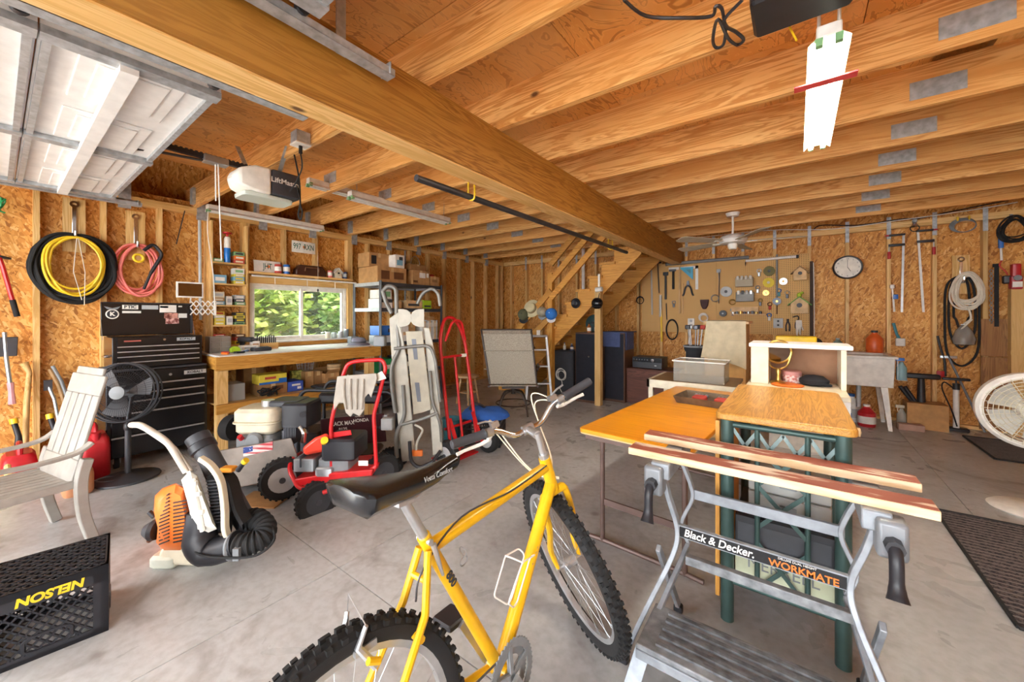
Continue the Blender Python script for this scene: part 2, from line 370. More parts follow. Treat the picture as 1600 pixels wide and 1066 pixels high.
MB().bb((sh, WY0, WZ1), (XL, WY1, WZ1+.09)).build('header', PINE['y'], wl, smooth=False)
for z in (2.45, 2.488): MB().bb((sh, YF, z), (XL, YB, z+.0375)).build('top_plate', PINE['y'], wl, smooth=False)
MB().bb((sh, YF, 0), (XL, YB, .038)).build('bottom_plate', PINE['y'], wl, smooth=False)
wb = sroot('wall_back', 'bare stud wall with strand board behind, across the end of the garage')
shb = YB + .089
x = XL - .089
for x2 in (-4.1, -2.88, -1.66, -.44, .78, 2.0, XR+.1):
    MB().bb((x, shb, 0), (x2, shb+.012, 2.6)).build('strand_board', OSBY, wb, smooth=False); x = x2
sb = MB().bb((-.019, -.089, .038), (.019, 0, 2.45)).build('stud', PINE['z'], wb, smooth=False, loc=(.142, shb, 0))
for k in range(-13, 7):
    if k: dup(sb, wb, (.142+.4033*k, shb, 0))
for z in (2.45, 2.488): MB().bb((XL, YB, z), (XR, shb, z+.0375)).build('top_plate', PINE['x'], wb, smooth=False)
MB().bb((XL, YB, 0), (XR, shb, .038)).build('bottom_plate', PINE['x'], wb, smooth=False)
strap = MB().bb((-.02, -.003, -.15), (.02, 0, .13)).build('metal_strap', 'galvanised', wb, loc=(.142, YB, 2.47))
for k in range(-12, 6):
    if k: dup(strap, wb, (.142+.4033*k, YB-.001, 2.47))
wr = struct('wall_right', MB().bb((XR, YF, 0), (XR+.1, YB+.1, 2.6)), OSBX, smooth=False); wr['label'] = 'strand board wall on the far right side'
wf = sroot('wall_front', 'garage front wall with two wide open door bays')
for a, b, z0, z1 in ((XL-.1, -4.85, 0, 2.6), (-4.85, -1.95, 2.3, 2.6), (-1.95, -1.35, 0, 2.6), (-1.35, 1.5, 2.3, 2.6), (1.5, XR+.1, 0, 2.6)):
    MB().bb((a, YF-.12, z0), (b, YF, z1)).build('front_panel', OSBY, wf, smooth=False)
# ---- ceiling
def plywood():
    m, nt, b = _new('plywood'); L = nt.links
    v = coords(nt, (2.3, 1.0, 1.0))
    n1 = N(nt, 'ShaderNodeTexNoise', Scale=1.9, Detail=4.0, Distortion=1.2); L.new(v, n1.inputs['Vector'])
    mu = N(nt, 'ShaderNodeMath', operation='MULTIPLY'); mu.inputs[1].default_value = 70; L.new(n1.outputs['Fac'], mu.inputs[0])
    si = N(nt, 'ShaderNodeMath', operation='SINE'); L.new(mu.outputs[0], si.inputs[0])
    c = ramp(nt, si.outputs[0], [(.0, rgb('dc9c50')), (.55, rgb('e6aa5c')), (.9, rgb('b87a38'))])
    n2 = N(nt, 'ShaderNodeTexNoise', Scale=3.0, Detail=4.0); L.new(coords(nt, (1, .35, 1)), n2.inputs['Vector'])
    mx = N(nt, 'ShaderNodeMix', data_type='RGBA'); L.new(ramp(nt, n2.outputs['Fac'], [(.45, (0, 0, 0)), (.7, (.8, .8, .8))]), mx.inputs[0]); L.new(c, mx.inputs[6]); mx.inputs[7].default_value = (*rgb('ecb874'), 1)
    hs = N(nt, 'ShaderNodeHueSaturation'); oi = N(nt, 'ShaderNodeObjectInfo'); mr = N(nt, 'ShaderNodeMapRange'); mr.inputs[3].default_value = .85; mr.inputs[4].default_value = 1.1
    L.new(oi.outputs['Random'], mr.inputs[0]); L.new(mr.outputs[0], hs.inputs['Value']); L.new(mx.outputs[2], hs.inputs['Color']); L.new(hs.outputs[0], b.inputs['Base Color']); b.inputs['Roughness'].default_value = .6
    return m
PLY = plywood()
ce = sroot('ceiling', 'exposed timber joists under orange plywood floor sheets')
JZ0, JZ1 = 2.526, 2.761
pw = MB().bb((.002, .002, 0), (1.218, 2.438, .018)).build('plywood_sheet', PLY, ce, smooth=False, loc=(-4.62, -1.2, JZ1))
for i in range(4):
    for j in range(-1, 4):
        if (i, j) == (0, 0): continue
        dup(pw, ce, (-4.62+1.22*i, -1.2+2.44*j-(1.22 if i % 2 else 0), JZ1))
for j in range(-1, 4):
    MB().bb((0, .002, 0), (.34, 2.438, .018)).build('plywood_sheet', PLY, ce, smooth=False, loc=(.262, -1.2+2.44*j, JZ1))
jb = MB().bb((XL-.3, 0, 0), (XR, .038, JZ1-JZ0)).build('joist', JOIST, ce, smooth=False, loc=(0, 1.30, JZ0))
for k in range(-5, 9):
    if k: dup(jb, ce, (0, 1.30+.61*k, JZ0))
MB().bb((-1.67, YF, 2.2), (-1.53, YB+.08, JZ0)).build('main_beam', BEAM, ce, smooth=False)
MB().bb((-1.685, YF, 2.192), (-1.545, YB+.08, 2.2)).build('beam_cover_strip', PINE['y'], ce, smooth=False)
plate = MB().bb((-.11, -.003, 0), (.11, 0, .1)).build('nail_plate', 'galvanised', ce, loc=(.6, 1.30, 2.6))
for k in range(1, 9):
    dup(plate, ce, (.6+.01*k, 1.30+.61*k, 2.57)); dup(plate, ce, (-3.58, 1.30+.61*k, 2.6))
for k in range(-1, 9):
    MB().bb((XL-.02, 1.33+.61*k, 2.40), (XL+.004, 1.42+.61*k, 2.70)).build('joist_tie', 'galvanised', ce)
    MB().bb((XL+.0, 1.27+.61*k, 2.55), (XL+.09, 1.30+.61*k-.002, 2.72)).build('joist_tie', 'galvanised', ce)
for k in range(-1, 9):   # upright webs of the roof trusses and the sloping roof deck beyond the plywood
    MB().bb((-4.70, 1.34+.61*k, 2.6), (-4.61, 1.378+.61*k, 3.3)).build('truss_web', PINE['z'], ce, smooth=False)
MB().add([(-6.1, YF-.4, 2.42), (-6.1, YB+.4, 2.42), (-4.4, YB+.4, 3.75), (-4.4, YF-.4, 3.75)], [(0, 1, 2, 3)]).build('roof_deck', OSBX, ce, smooth=False)
MB().add([(-4.4, YF-.4, 3.75), (-4.4, YB+.4, 3.75), (4.2, YB+.4, 3.75), (4.2, YF-.4, 3.75)], [(0, 1, 2, 3)]).build('roof_deck', PLY, ce, smooth=False)
MB().bb((-6.0, YF-.4, 2.5), (-5.42, YB+.4, 2.53)).build('soffit_board', PINE['y'], ce, smooth=False)
for yy, s in ((YB+.11, 1), (YF-.13, -1)):
    MB().add([(-6.1, yy, 2.42), (4.2, yy, 2.42), (4.2, yy, 3.8), (-6.1, yy, 3.8)], [(0, 1, 2, 3)]).build('gable_board', OSBY, ce, smooth=False)
MB().bb((XR+.1, YF-.4, 2.5), (XR+.13, YB+.4, 3.8)).build('gable_board', OSBX, ce, smooth=False)
for i, (x, w, z) in enumerate(((.83, .14, 2.79), (1.12, .09, 2.775), (1.35, .24, 2.8), (1.72, .09, 2.775), (2.0, .19, 2.79))):
    MB().bb((x, -.8+.1*i, JZ1+.001), (x+w, 6.3-.2*i, z+.02)).build('loft_board', PINE['y'], ce, smooth=False)
# ---- window
wn = sroot('window_1', 'white sliding window over the workbench looking out to trees')
fx0, fx1 = sh-.03, XL-.03
def frame(mb, x0, x1, a, b, c, d, t):
    for q in ((a, c, a+t, d), (b-t, c, b, d), (a+t, c, b-t, c+t), (a+t, d-t, b-t, d)): mb.bb((x0, q[0], q[1]), (x1, q[2], q[3]))
    return mb
frame(MB(), fx0, fx1, WY0+.005, WY1-.005, WZ0+.005, WZ1-.005, .035).build('window_frame', 'white_plastic', wn, bevel=.003)
my = 2.47
frame(MB(), fx0+.01, fx1-.03, WY0+.04, my+.02, WZ0+.04, WZ1-.04, .032).build('sash', 'white_plastic', wn, bevel=.003)
frame(MB(), fx0+.03, fx1-.008, my-.02, WY1-.04, WZ0+.04, WZ1-.04, .032).build('sash', 'white_plastic', wn, bevel=.003)
GL = clear('window_glass', 'f4faf6', .02, .07)
MB().bb((fx0+.03, WY0+.07, WZ0+.07), (fx0+.034, my-.01, WZ1-.07)).build('pane', GL, wn); MB().bb((fx0+.05, my+.01, WZ0+.07), (fx0+.054, WY1-.07, WZ1-.07)).build('pane', GL, wn)
MB().bb((XL-.03, WY0, WZ0-.002), (XL+.05, WY1, WZ0+.018)).build('window_sill', 'white_paint', wn)
MB().cyl((fx1-.012, my-.012, 1.36), (fx1+.012, my-.012, 1.36), .014).build('sash_latch', 'white_plastic', wn)
# ---- woods outside the window
def leafy(name, label, c, r, n, cols, seed):
    rnd = random.Random(seed); t = thing(name, label, 'tree', (c[0], c[1], -.12), group='trees outside the window')
    h = c[2]+.12
    tr = MB().tube([(0, 0, 0), (.06, .04, h*.5), (0, .05, h)], [.11, .08, .04], 8)
    for k in range(5):
        a = rnd.uniform(0, 6.28); z = h*rnd.uniform(.45, .9); tr.tube([(0, .03, z), (math.cos(a)*r*.4, math.sin(a)*r*.4, z+.3), (math.cos(a)*r*.8, math.sin(a)*r*.8, z+.4)], [.04, .025, .01], 6)
    tr.build('trunk', 'old_wood', t)
    mb = MB()
    for i in range(int(n*1.5)):
        d = Vector((rnd.gauss(0, 1), rnd.gauss(0, 1), rnd.gauss(0, 1))).normalized()*r*rnd.uniform(.45, 1)
        p = Vector((0, 0, h)) + Vector((d.x, d.y, d.z*1.25)); a = Vector((rnd.gauss(0, 1), rnd.gauss(0, 1), rnd.gauss(0, .5))).normalized(); u = a.cross(Vector((rnd.gauss(0, .5), rnd.gauss(0, .5), 1))).normalized()
        L = rnd.uniform(.10, .22)*(1 if r < 1.6 else 1.5); w = L*.42
        mb.add([p, p+a*L*.5+u*w, p+a*L, p+a*L*.5-u*w], [(0, 1, 2, 3)])
    m = two('leaves_%d' % seed, cols[0], cols[1], (3.2, 3.2, 3.2), .44, .56, .6); b = m.node_tree.nodes['Principled BSDF']
    nt = m.node_tree; ts = N(nt, 'ShaderNodeBsdfTranslucent'); ms = N(nt, 'ShaderNodeMixShader'); ms.inputs[0].default_value = .45
    nt.links.new(b.inputs['Base Color'].links[0].from_socket, ts.inputs[0]); nt.links.new(b.outputs[0], ms.inputs[1]); nt.links.new(ts.outputs[0], ms.inputs[2]); nt.links.new(ms.outputs[0], nt.nodes['Material Output'].inputs[0])
    f = mb.build('foliage', m, t, smooth=False); f['kind'] = 'stuff'
for i, (x, y, z, r, n, c, lab) in enumerate((
    (-8.2, 2.9, 1.2, 1.0, 2600, ((120, 145, 50), (185, 195, 115)), 'pale sunlit leafy tree seen through the left window pane'),
    (-8.0, 5.3, 1.5, 1.15, 3000, ((105, 145, 50), (195, 210, 130)), 'bright green leafy tree seen through the right window pane'),
    (-10.6, 3.9, 2.2, 1.7, 3600, ((60, 85, 30), (110, 130, 60)), 'darker green tree in the middle of the window view'),
    (-11.5, 6.6, 2.4, 2.0, 3800, ((70, 105, 35), (140, 165, 75)), 'tall green tree behind the bright one beyond the window'),
    (-12.0, 1.9, 2.2, 2.0, 3600, ((65, 90, 35), (125, 150, 65)), 'mid green tree behind the pale one beyond the window'),
    (-9.0, 7.6, 1.8, 1.5, 3000, ((90, 120, 45), (160, 180, 100)), 'light green tree at the farther side of the window view'),
    (-15.5, 5.0, 3.4, 3.4, 5200, ((60, 80, 35), (100, 120, 55)), 'deep green tree far back in the woods'),
    (-13.5, 11.0, 3.0, 3.2, 5200, ((65, 90, 35), (105, 130, 60)), 'olive tree far back at the end of the woods'))):
    leafy('woodland_tree', lab, (x, y, z), r, n, c, 40+i)
# ================================================================== BICYCLE
def bicycle():
    ln = .10; hd = .045
    t = thing('bicycle', 'yellow mountain bike with black saddle and white bottle cage', 'bicycle', (-.715, .428, 0))
    t.rotation_euler = (Matrix.Rotation(PI/2-hd, 3, 'Z') @ Matrix.Rotation(-ln, 3, 'X')).to_euler()
    RA, BBp, ST, HT, HB = Vector((-.01, 0, .335)), Vector((.48, 0, .275)), Vector((.243, 0, .752)), Vector((.80, 0, .80)), Vector((.834, 0, .69))
    ax = (HT-HB).normalized(); FA = HB - ax*.37 + Vector((ax.z, 0, -ax.x))*.045
    f = MB()
    f.tube([BBp, ST+(ST-BBp).normalized()*.02], .018, 12).tube([ST-Vector((0, 0, .02)), HT-ax*.025], .019, 12).tube([BBp, HB+ax*.02], .0225, 12).tube([HB-ax*.012, HT+ax*.012], .0225, 14)
    for s in (-1, 1):
        f.tube([BBp+Vector((-.02, s*.03, 0)), RA+Vector((.12, s*.055, 0)), RA+Vector((0, s*.068, 0))], [.011, .010, .008], 8)
        f.tube([ST+Vector((-.01, s*.018, -.015)), ST+Vector((-.05, s*.045, -.14)), RA+Vector((0, s*.068, 0))], [.010, .010, .008], 8)
        f.cyl(RA+Vector((.075, s*.05, .26)), RA+Vector((.05, s*.05, .275)), .008, n=8)
    f.cyl(ST+Vector((-.03, -.034, -.075)), ST+Vector((-.03, .034, -.075)), .008, n=8).cyl(ST+Vector((-.066, -.05, -.185)), ST+Vector((-.066, .05, -.185)), .009, n=8)
    f.cyl(BBp-Vector((0, .036, 0)), BBp+Vector((0, .036, 0)), .021)
    f.build('frame', 'yellow_paint', t)
    cl = MB().cyl(ST+Vector((-.005, -.026, .006)), ST+Vector((-.005, .026, .006)), .008).tube([ST+Vector((0, -.028, .0)), ST+Vector((.01, -.034, -.05)), ST+Vector((.02, -.034, -.085))], [.008, .006, .004], 8)
    cl.build('seat_clamp_lever', 'aluminium', t)
    dt = (HB-BBp).normalized(); q = axes(-dt, (dt.z, 0, -dt.x))
    q = axes(dt, Vector((-dt.z, 0, dt.x)))
    blue = plain('decal_blue', '24508c', .4)
    nv = Vector((-1, -.69, .84)); nv = (nv-dt*nv.dot(dt)).normalized(); q = axes(dt, nv.cross(dt))
    for i, ch in enumerate('TREK'): text('decal_letter', ch, .036, blue, t, BBp+dt*(.285+.042*i)+nv*.0235, q, bold=.0012)
    sd = (ST-BBp).normalized(); q2 = axes(-sd, Vector((sd.z, 0, -sd.x)))
    text('decal_number', '800', .03, 'dark_steel', t, BBp+sd*.40+Vector((0, -.0195, 0)), q2, bold=.001)
    # saddle
    sad = MB(); sx0, sx1 = .045, .355; rings = []
    for i in range(-2, 13):
        k = max(0, i)/12; x = sx0+(sx1-sx0)*k-(.012 if i == -1 else .018 if i == -2 else 0); w = (.088*(1-k)**1.4+.020)*(.55 if i == -2 else .85 if i == -1 else 1); z = .940+.012*math.cos(k*PI)-.012*math.sin(k*PI)+(.004 if k > .8 else 0); th = (.072-.042*k)*(.5 if i == -2 else .8 if i == -1 else 1)
        ring = []
        for j in range(14):
            a = 2*PI*j/14; cy, cz = math.cos(a), math.sin(a)
            ring.append(Vector((x, w*cy, z+(.014*cz if cz > 0 else th*cz*(.45+.55*abs(cy)**.5)))))
        rings.append(ring)
    sad.loft(rings).build('saddle', 'black_gloss', t)
    text('saddle_print', 'Vetta Comfort', .018, 'light_grey', t, (.26, -.046, .925), axes((1, .14, -.05), (0, .25, 1)), shear=.3)
    MB().tube([(.09, -.022, .895), (.2, -.024, .885), (.33, -.01, .92)], .0035, 6).tube([(.09, .022, .895), (.2, .024, .885), (.33, .01, .92)], .0035, 6).build('saddle_rail', 'steel', t)
    MB().tube([ST, ST+sd*.155], .0135, 12).box(ST+sd*.155, (.045, .05, .03)).build('seat_post', 'aluminium', t)
    # wheels
    def wheel(par, c, M3, name):
        w = bpy.data.objects.new(name, None); COL.objects.link(w); w.parent = par; w.location = c; w.rotation_euler = M3.to_euler()
        R = .335; prof = [(R-.050, -.014), (R-.036, -.024), (R-.018, -.024), (R-.006, -.014), (R-.003, 0), (R-.006, .014), (R-.018, .024), (R-.036, .024), (R-.050, .014)]
        n = 56; rings = [[Vector((r*math.cos(2*PI*k/n), y, r*math.sin(2*PI*k/n))) for r, y in prof] for k in range(n+1)]
        ty = MB().loft(rings, False, False); ty.build('tyre', 'black_rubber', w)
        kn = MB()
        for k in range(62):
            a = 2*PI*k/62
            for yy, rr, off in ((-.021, R-.010, 0), (.021, R-.010, .5), (-.008, R-.001, .5), (.008, R-.001, 0)):
                b = a+off*2*PI/62; d = Vector((math.cos(b), 0, math.sin(b))); tn = Vector((-math.sin(b), 0, math.cos(b)))
                kn.box(d*rr+Vector((0, yy, 0)), (.012, .010, .010), Matrix((tn, Vector((0, 1, 0)), d)).transposed())
        kn.build('tyre_tread', 'black_rubber', w, smooth=False)
        pr = [(R-.066, -.010), (R-.050, -.014), (R-.046, -.012), (R-.050, 0), (R-.046, .012), (R-.050, .014), (R-.066, .010)]
        MB().loft([[Vector((r*math.cos(2*PI*k/n), y, r*math.sin(2*PI*k/n))) for r, y in pr] for k in range(n+1)], False, False).build('rim', 'aluminium', w)
        sp = MB()
        for k in range(32):
            a = 2*PI*k/32; b = a+(.9 if k % 4 < 2 else -.9); s = .026 if k % 2 else -.026
            sp.tube([(.02*math.cos(b), s, .02*math.sin(b)), ((R-.06)*math.cos(a), s*.15, (R-.06)*math.sin(a))], .0011, 4)
        sp.build('spokes', 'steel', w)
        MB().cyl((0, -.03, 0), (0, .03, 0), .021).cyl((0, -.06, 0), (0, .06, 0), .007).build('hub', 'aluminium', w)
        return w
    wheel(t, RA, Matrix.Identity(3), 'rear_wheel')
    # front end, turned to the left about the steering axis
    ST_ANG = math.radians(62)
    Rm = Matrix.Rotation(ST_ANG, 4, ax); T4 = Matrix.Translation(HB) @ Rm @ Matrix.Translation(-HB)
    def fb(): m = MB(); m.X = T4; return m
    fk = fb()
    for s in (-1, 1):
        fk.tube(catmull([HB-ax*.012+Vector((0, s*.02, 0)), HB-ax*.03+Vector((.004, s*.05, 0)), HB-ax*.16+Vector((.008, s*.055, 0)), FA+Vector((-.006, s*.055, .08)), FA+Vector((0, s*.052, 0))], 4), [.013]*8+[.012]*5+[.010]*2+[.008]*2, 8)
    fk.cyl(HB-ax*.02+Vector((0, -.05, 0)), HB-ax*.02+Vector((0, .05, 0)), .014)
    fk.build('fork', 'yellow_paint', t)
    wheel(t, T4 @ FA, Rm.to_3x3(), 'front_wheel')
    S0 = HT+ax*.012; S1 = HT+ax*.115; SF = S1+Vector((.085, 0, .012))
    fb().cyl(HT, HT+ax*.03, .019).cyl(S0, S1, .0125).tube([S1-ax*.01, SF], [.017, .015], 10).cyl(SF+Vector((0, -.022, 0)), SF+Vector((0, .022, 0)), .019).build('stem', 'aluminium', t)
    bp = [SF+Vector(v) for v in ((-.06, -.30, .075), (-.045, -.20, .062), (-.02, -.13, .05), (.0, -.06, .0), (0, 0, 0), (0, .06, .0), (-.02, .13, .05), (-.045, .20, .062), (-.06, .30, .075))]
    hb = fb().tube(catmull(bp, 5), .0112, 10).build('handlebar', 'chrome', t)
    for s, i in ((-1, 0), (1, 8)):
        a, b = bp[i], bp[1 if i == 0 else 7]; d = (b-a).normalized()
        fb().tube([a-d*.004, a, a+d*.115, a+d*.125], [.013, .0165, .0165, .021], 12).build('grip', 'dark_grey', t)
        pv = a+d*.145
        br = fb().tube([pv+Vector((.0, 0, -.012)), pv+Vector((.05, -s*0, -.03)), pv+Vector((.062, s*.03, -.036)), pv+Vector((.055, s*.10, -.03)), pv+Vector((.05, s*.13, -.03))], [.009, .008, .007, .006, .007], 8).build('brake_lever', 'white_plastic', t)
        fb().cyl(pv-d*.012, pv+d*.014, .017).box(pv+d*.03+Vector((0, 0, .022)), (.035, .03, .02)).tube([pv+d*.03+Vector((0, 0, .03)), pv+d*.02+Vector((-.01, s*.02, .045)), pv+d*.02+Vector((-.012, s*.05, .05))], .004, 6).build('shifter', 'steel', t)
    inv_ = T4
    def fp(v): return T4 @ Vector(v)
    cb = MB()
    for i, s, mid in ((0, -1, .16), (8, 1, .12), (0, -1, .2), (8, 1, .17)):
        a = bp[i]; d = (bp[1 if i == 0 else 7]-a).normalized(); p0 = fp(a+d*.16); p1 = fp(SF+Vector((.10, s*.10, mid-.10))); p2 = fp(HT+Vector((.06, s*.05, -.05+mid*.2))); p3 = HB+Vector((.01+.02*mid, s*-.025, .02+.1*mid))
        cb.tube(catmull([p0, p1, p2, p3], 8), .0028, 6)
    cb.build('cables', plain('cable_cream', 'e4d9c0', .5), t)
    MB().tube(catmull([HT+Vector((-.02, -.02, -.01)), HT*.6+ST*.4+Vector((0, -.017, -.012)), HT*.2+ST*.8+Vector((0, -.017, .012)), ST+Vector((-.03, -.02, -.05)), ST+Vector((-.05, -.01, -.12))], 6), .0026, 6).build('brake_cable', 'dark_steel', t)
    # crank
    ck = bpy.data.objects.new('crankset', None); COL.objects.link(ck); ck.parent = t; ck.location = BBp+Vector((0, -.045, 0))
    for R, y in ((.096, -.004), (.074, .004)):
        m = MB(); nt_ = 44; o = []; 
        for k in range(nt_*2): a = 2*PI*k/(nt_*2); r = R+(.0035 if k % 2 else -.0015); o.append((r*math.cos(a), r*math.sin(a)))
        inner = [((R-.022)*math.cos(2*PI*k/(nt_*2)), (R-.022)*math.sin(2*PI*k/(nt_*2))) for k in range(nt_*2)]
        m.loft([[(x, y-.002, z) for x, z in o], [(x, y+.002, z) for x, z in o], [(x, y+.002, z) for x, z in inner], [(x, y-.002, z) for x, z in inner], [(x, y-.002, z) for x, z in o]], False, False)
        for k in range(5): a = 2*PI*k/5+.3; m.bar((0, y, 0), ((R-.012)*math.cos(a), y, (R-.012)*math.sin(a)), .014, .006, (0, 1, 0))
        m.build('chainring', 'grey', ck)
    a = math.radians(-62)
    MB().bar((0, -.018, 0), (.17*math.cos(a), -.026, .17*math.sin(a)), .022, .014, (0, 1, 0)).build('crank_arm', 'aluminium', ck)
    MB().bar((0, .105, 0), (-.17*math.cos(a), .115, -.17*math.sin(a)), .022, .014, (0, 1, 0)).build('crank_arm', 'aluminium', ck)
    MB().rbox((-.17*math.cos(a), .16, -.17*math.sin(a)), (.08, .085, .02), .01).build('pedal', 'black_plastic', ck); MB().rbox((.17*math.cos(a), -.075, .17*math.sin(a)), (.08, .085, .02), .01).build('pedal', 'black_plastic', ck)
    ch = MB()
    for z0, z1 in ((.07, .035), (-.07, -.06)): ch.tube([BBp+Vector((0, -.044, z0)), RA+Vector((0, -.05, z1))], .004, 4)
    ch.build('chain', 'dark_steel', t)
    MB().lathe([(.03, -.012), (.045, 0), (.03, .012)], 20, RA+Vector((0, -.045, 0)), (0, 1, 0)).build('sprocket', 'dark_steel', t)
    cg = MB(); c0 = BBp+dt*.17+Vector((-.02, 0, .02)); nrm = Vector((-dt.z, 0, dt.x))
    for s in (-1, 1):
        cg.tube(bend([c0+Vector((0, s*.012, 0)), c0+dt*.13+Vector((0, s*.012, 0)), c0+dt*.14+nrm*.01+Vector((0, s*.036, 0)), c0+dt*.10+nrm*.07+Vector((0, s*.036, 0)), c0-dt*.015+nrm*.07+Vector((0, s*.03, 0)), c0-dt*.02+nrm*.01+Vector((0, s*.012, 0)), c0+Vector((0, s*.012, 0))], .012), .0028, 6)
    cg.tube(bend([c0+dt*.10+nrm*.07+Vector((0, -.036, 0)), c0+dt*.10+nrm*.09, c0+dt*.10+nrm*.07+Vector((0, .036, 0))], .02), .0028, 6)
    cg.build('bottle_cage', 'white_paint', t)
    bk = MB()
    for s in (-1, 1): bk.tube([RA+Vector((.07, s*.045, .25)), RA+Vector((.04, s*.03, .30)), RA+Vector((.055, s*.04, .34))], [.009, .008, .005], 8).box(RA+Vector((.06, s*.022, .285)), (.05, .012, .014))
    bk.tube([RA+Vector((.055, -.04, .34)), RA+Vector((.04, 0, .40)), RA+Vector((.055, .04, .34))], .0013, 5)
    bk.build('rear_brake', 'aluminium', t)
    MB().tube([RA+Vector((.2, .07, .03)), RA+Vector((.22, .13, -.22)), RA+Vector((.25, .18, -.31))], .008, 8).build('kickstand', 'aluminium', t)
    MB().torus((.34, -.03, .665), .013, .0022, (0, 1, .2), 16, 5).torus((.34, -.03, .69), .013, .0022, (1, 0, .2), 16, 5).build('key_ring', 'steel', t)
bicycle()
# ================================================================== FOLDING WORKBENCH
def workmate():
    t = thing('folding_workbench', 'grey folding clamp workbench with two worn red jaw boards', 'workbench', (-.12, 1.7, 0))
    red = two('worn_red_board', 'd8c4ae', '94503c', (5, 26, 8), .40, .47, .7, 8); edge = two('worn_board_edge', 'e8d2b0', 'cfae84', (4, 9, 30), .4, .6, .7)
    for y0, y1, dz in ((1.575, 1.665, 0), (1.78, 1.865, .005)):
        b = inv(t).bb((-.565, y0, .762+dz), (.325, y1, .790+dz)).build('jaw_board', edge, t, bevel=.003)
        inv(t).bb((-.562, y0+.003, .790+dz), (.322, y1-.003, .7915+dz)).build('painted_face', red, b)
    g = plain('workbench_grey', '9aa0a8', .45, .35, .1, 20)
    for s, x in ((-1, -.43), (1, .19)):
        h = inv(t).bb((x-.035, 1.55, .70), (x+.035, 1.92, .762)).build('jaw_carrier', g, t, bevel=.006)
        px = x-.02 if s < 0 else x+.03
        inv(t).bb((px-.035, 1.52, .64), (px+.035, 1.60, .75)).build('screw_housing', plain('housing_grey', '8c9096', .45, .3), t, bevel=.012)
        inv(t).tube([(px, 1.52, .69), (px, 1.485, .69)], .022).tube(catmull([(px, 1.495, .69), (px-.0, 1.475, .66), (px+.0, 1.47, .60), (px+.0, 1.455, .565)], 5), [.016]*10+[.017, .019, .020, .022, .024, .025], 12).build('crank_handle', 'black_plastic', t)
        # front leg: bent like a K
        fl = inv(t); sweep(fl, catmull([(x, 1.60, .70), (x+.02*s*-1, 1.60, .62), (x-.055*s, 1.60, .50), (x-.04*s, 1.58, .40), (x+.04*s, 1.53, .20), (x+.11*s, 1.46, .015)], 5), .032, .018, (0, 1, 0)); fl.build('front_leg', g, t, bevel=.003)
        bl = inv(t); sweep(bl, catmull([(x, 1.84, .72), (x-.05*s, 1.84, .60), (x-.06*s, 1.84, .53), (x-.02*s, 1.83, .42), (x-.05*s, 1.82, .34)], 5), .03, .016, (0, 1, 0)); bl.build('rear_leg', g, t, bevel=.003)
        inv(t).bar((x-.05*s, 1.80, .34), (x+.05*s, 1.44, .05), .03, .018, (s, 0, 0)).build('brace_leg', g, t, bevel=.003)
        inv(t).bar((x+.02*s, 1.60, .40), (x-.0*s, 1.84, .03), .03, .018, (s, 0, 0)).build('brace_leg', g, t, bevel=.003)
        inv(t).rbox((x-.0*s, 1.84, .018), (.036, .036, .036), .008).build('foot_cap', 'black_plastic', t)
        inv(t).rbox((x+.115*s, 1.455, .012), (.05, .04, .024), .008).build('foot_cap', 'black_plastic', t)
    lb = inv(t).bb((-.378, 1.588, .478), (.138, 1.606, .524)).build('label_bar', g, t)
    inv(t).bb((-.366, 1.5855, .482), (.126, 1.588, .520)).build('label_plate', 'black_gloss', lb)
    fx = axes((1, 0, 0), (0, 0, 1)); wl_ = Vector(t.location)
    text('label_print', 'Black & Decker.', .040, 'white_paint', lb, Vector((-.235, 1.585, .501))-wl_, fx, bold=.0006, shear=.2, sx=.88)
    text('label_print', 'WORKMATE', .032, 'orange_plastic', lb, Vector((.015, 1.585, .494))-wl_, fx, bold=.0006, sx=1.02)
    text('label_print', 'DELUXE DUAL HEIGHT', .010, 'white_paint', lb, Vector((.0, 1.585, .516))-wl_, fx, sx=1.0)
    inv(t).bb((-.37, 1.832, .53), (.14, 1.85, .572)).build('rear_crossbar', g, t, bevel=.003)
    inv(t).bb((-.37, 1.70, .31), (.16, 1.73, .345)).build('lower_crossbar', plain('worn_grey', '8f9296', .5, .3, .2, 24), t, bevel=.003)
    st = inv(t).bb((-.46, 1.36, .155), (.27, 1.60, .175)).build('step', plain('step_grey', '8a8d92', .55, .3, .2, 20), t, bevel=.004)
    for i in range(5): inv(t).bb((-.40, 1.39+.042*i, .175), (.21, 1.408+.042*i, .183)).build('tread_ridge', plain('ridge_grey', '6e7176', .7, .2, .25, 30), st)
    inv(t).bb((-.46, 1.355, .125), (.27, 1.375, .157)).build('step_front', g, st, bevel=.003)
    for s, x in ((-1, -.44), (1, .25)): inv(t).bar((x, 1.38, .15), (x+.035*s, 1.33, 0.005), .05, .012, (0, 1, 0)).build('step_leg', g, t)
workmate()
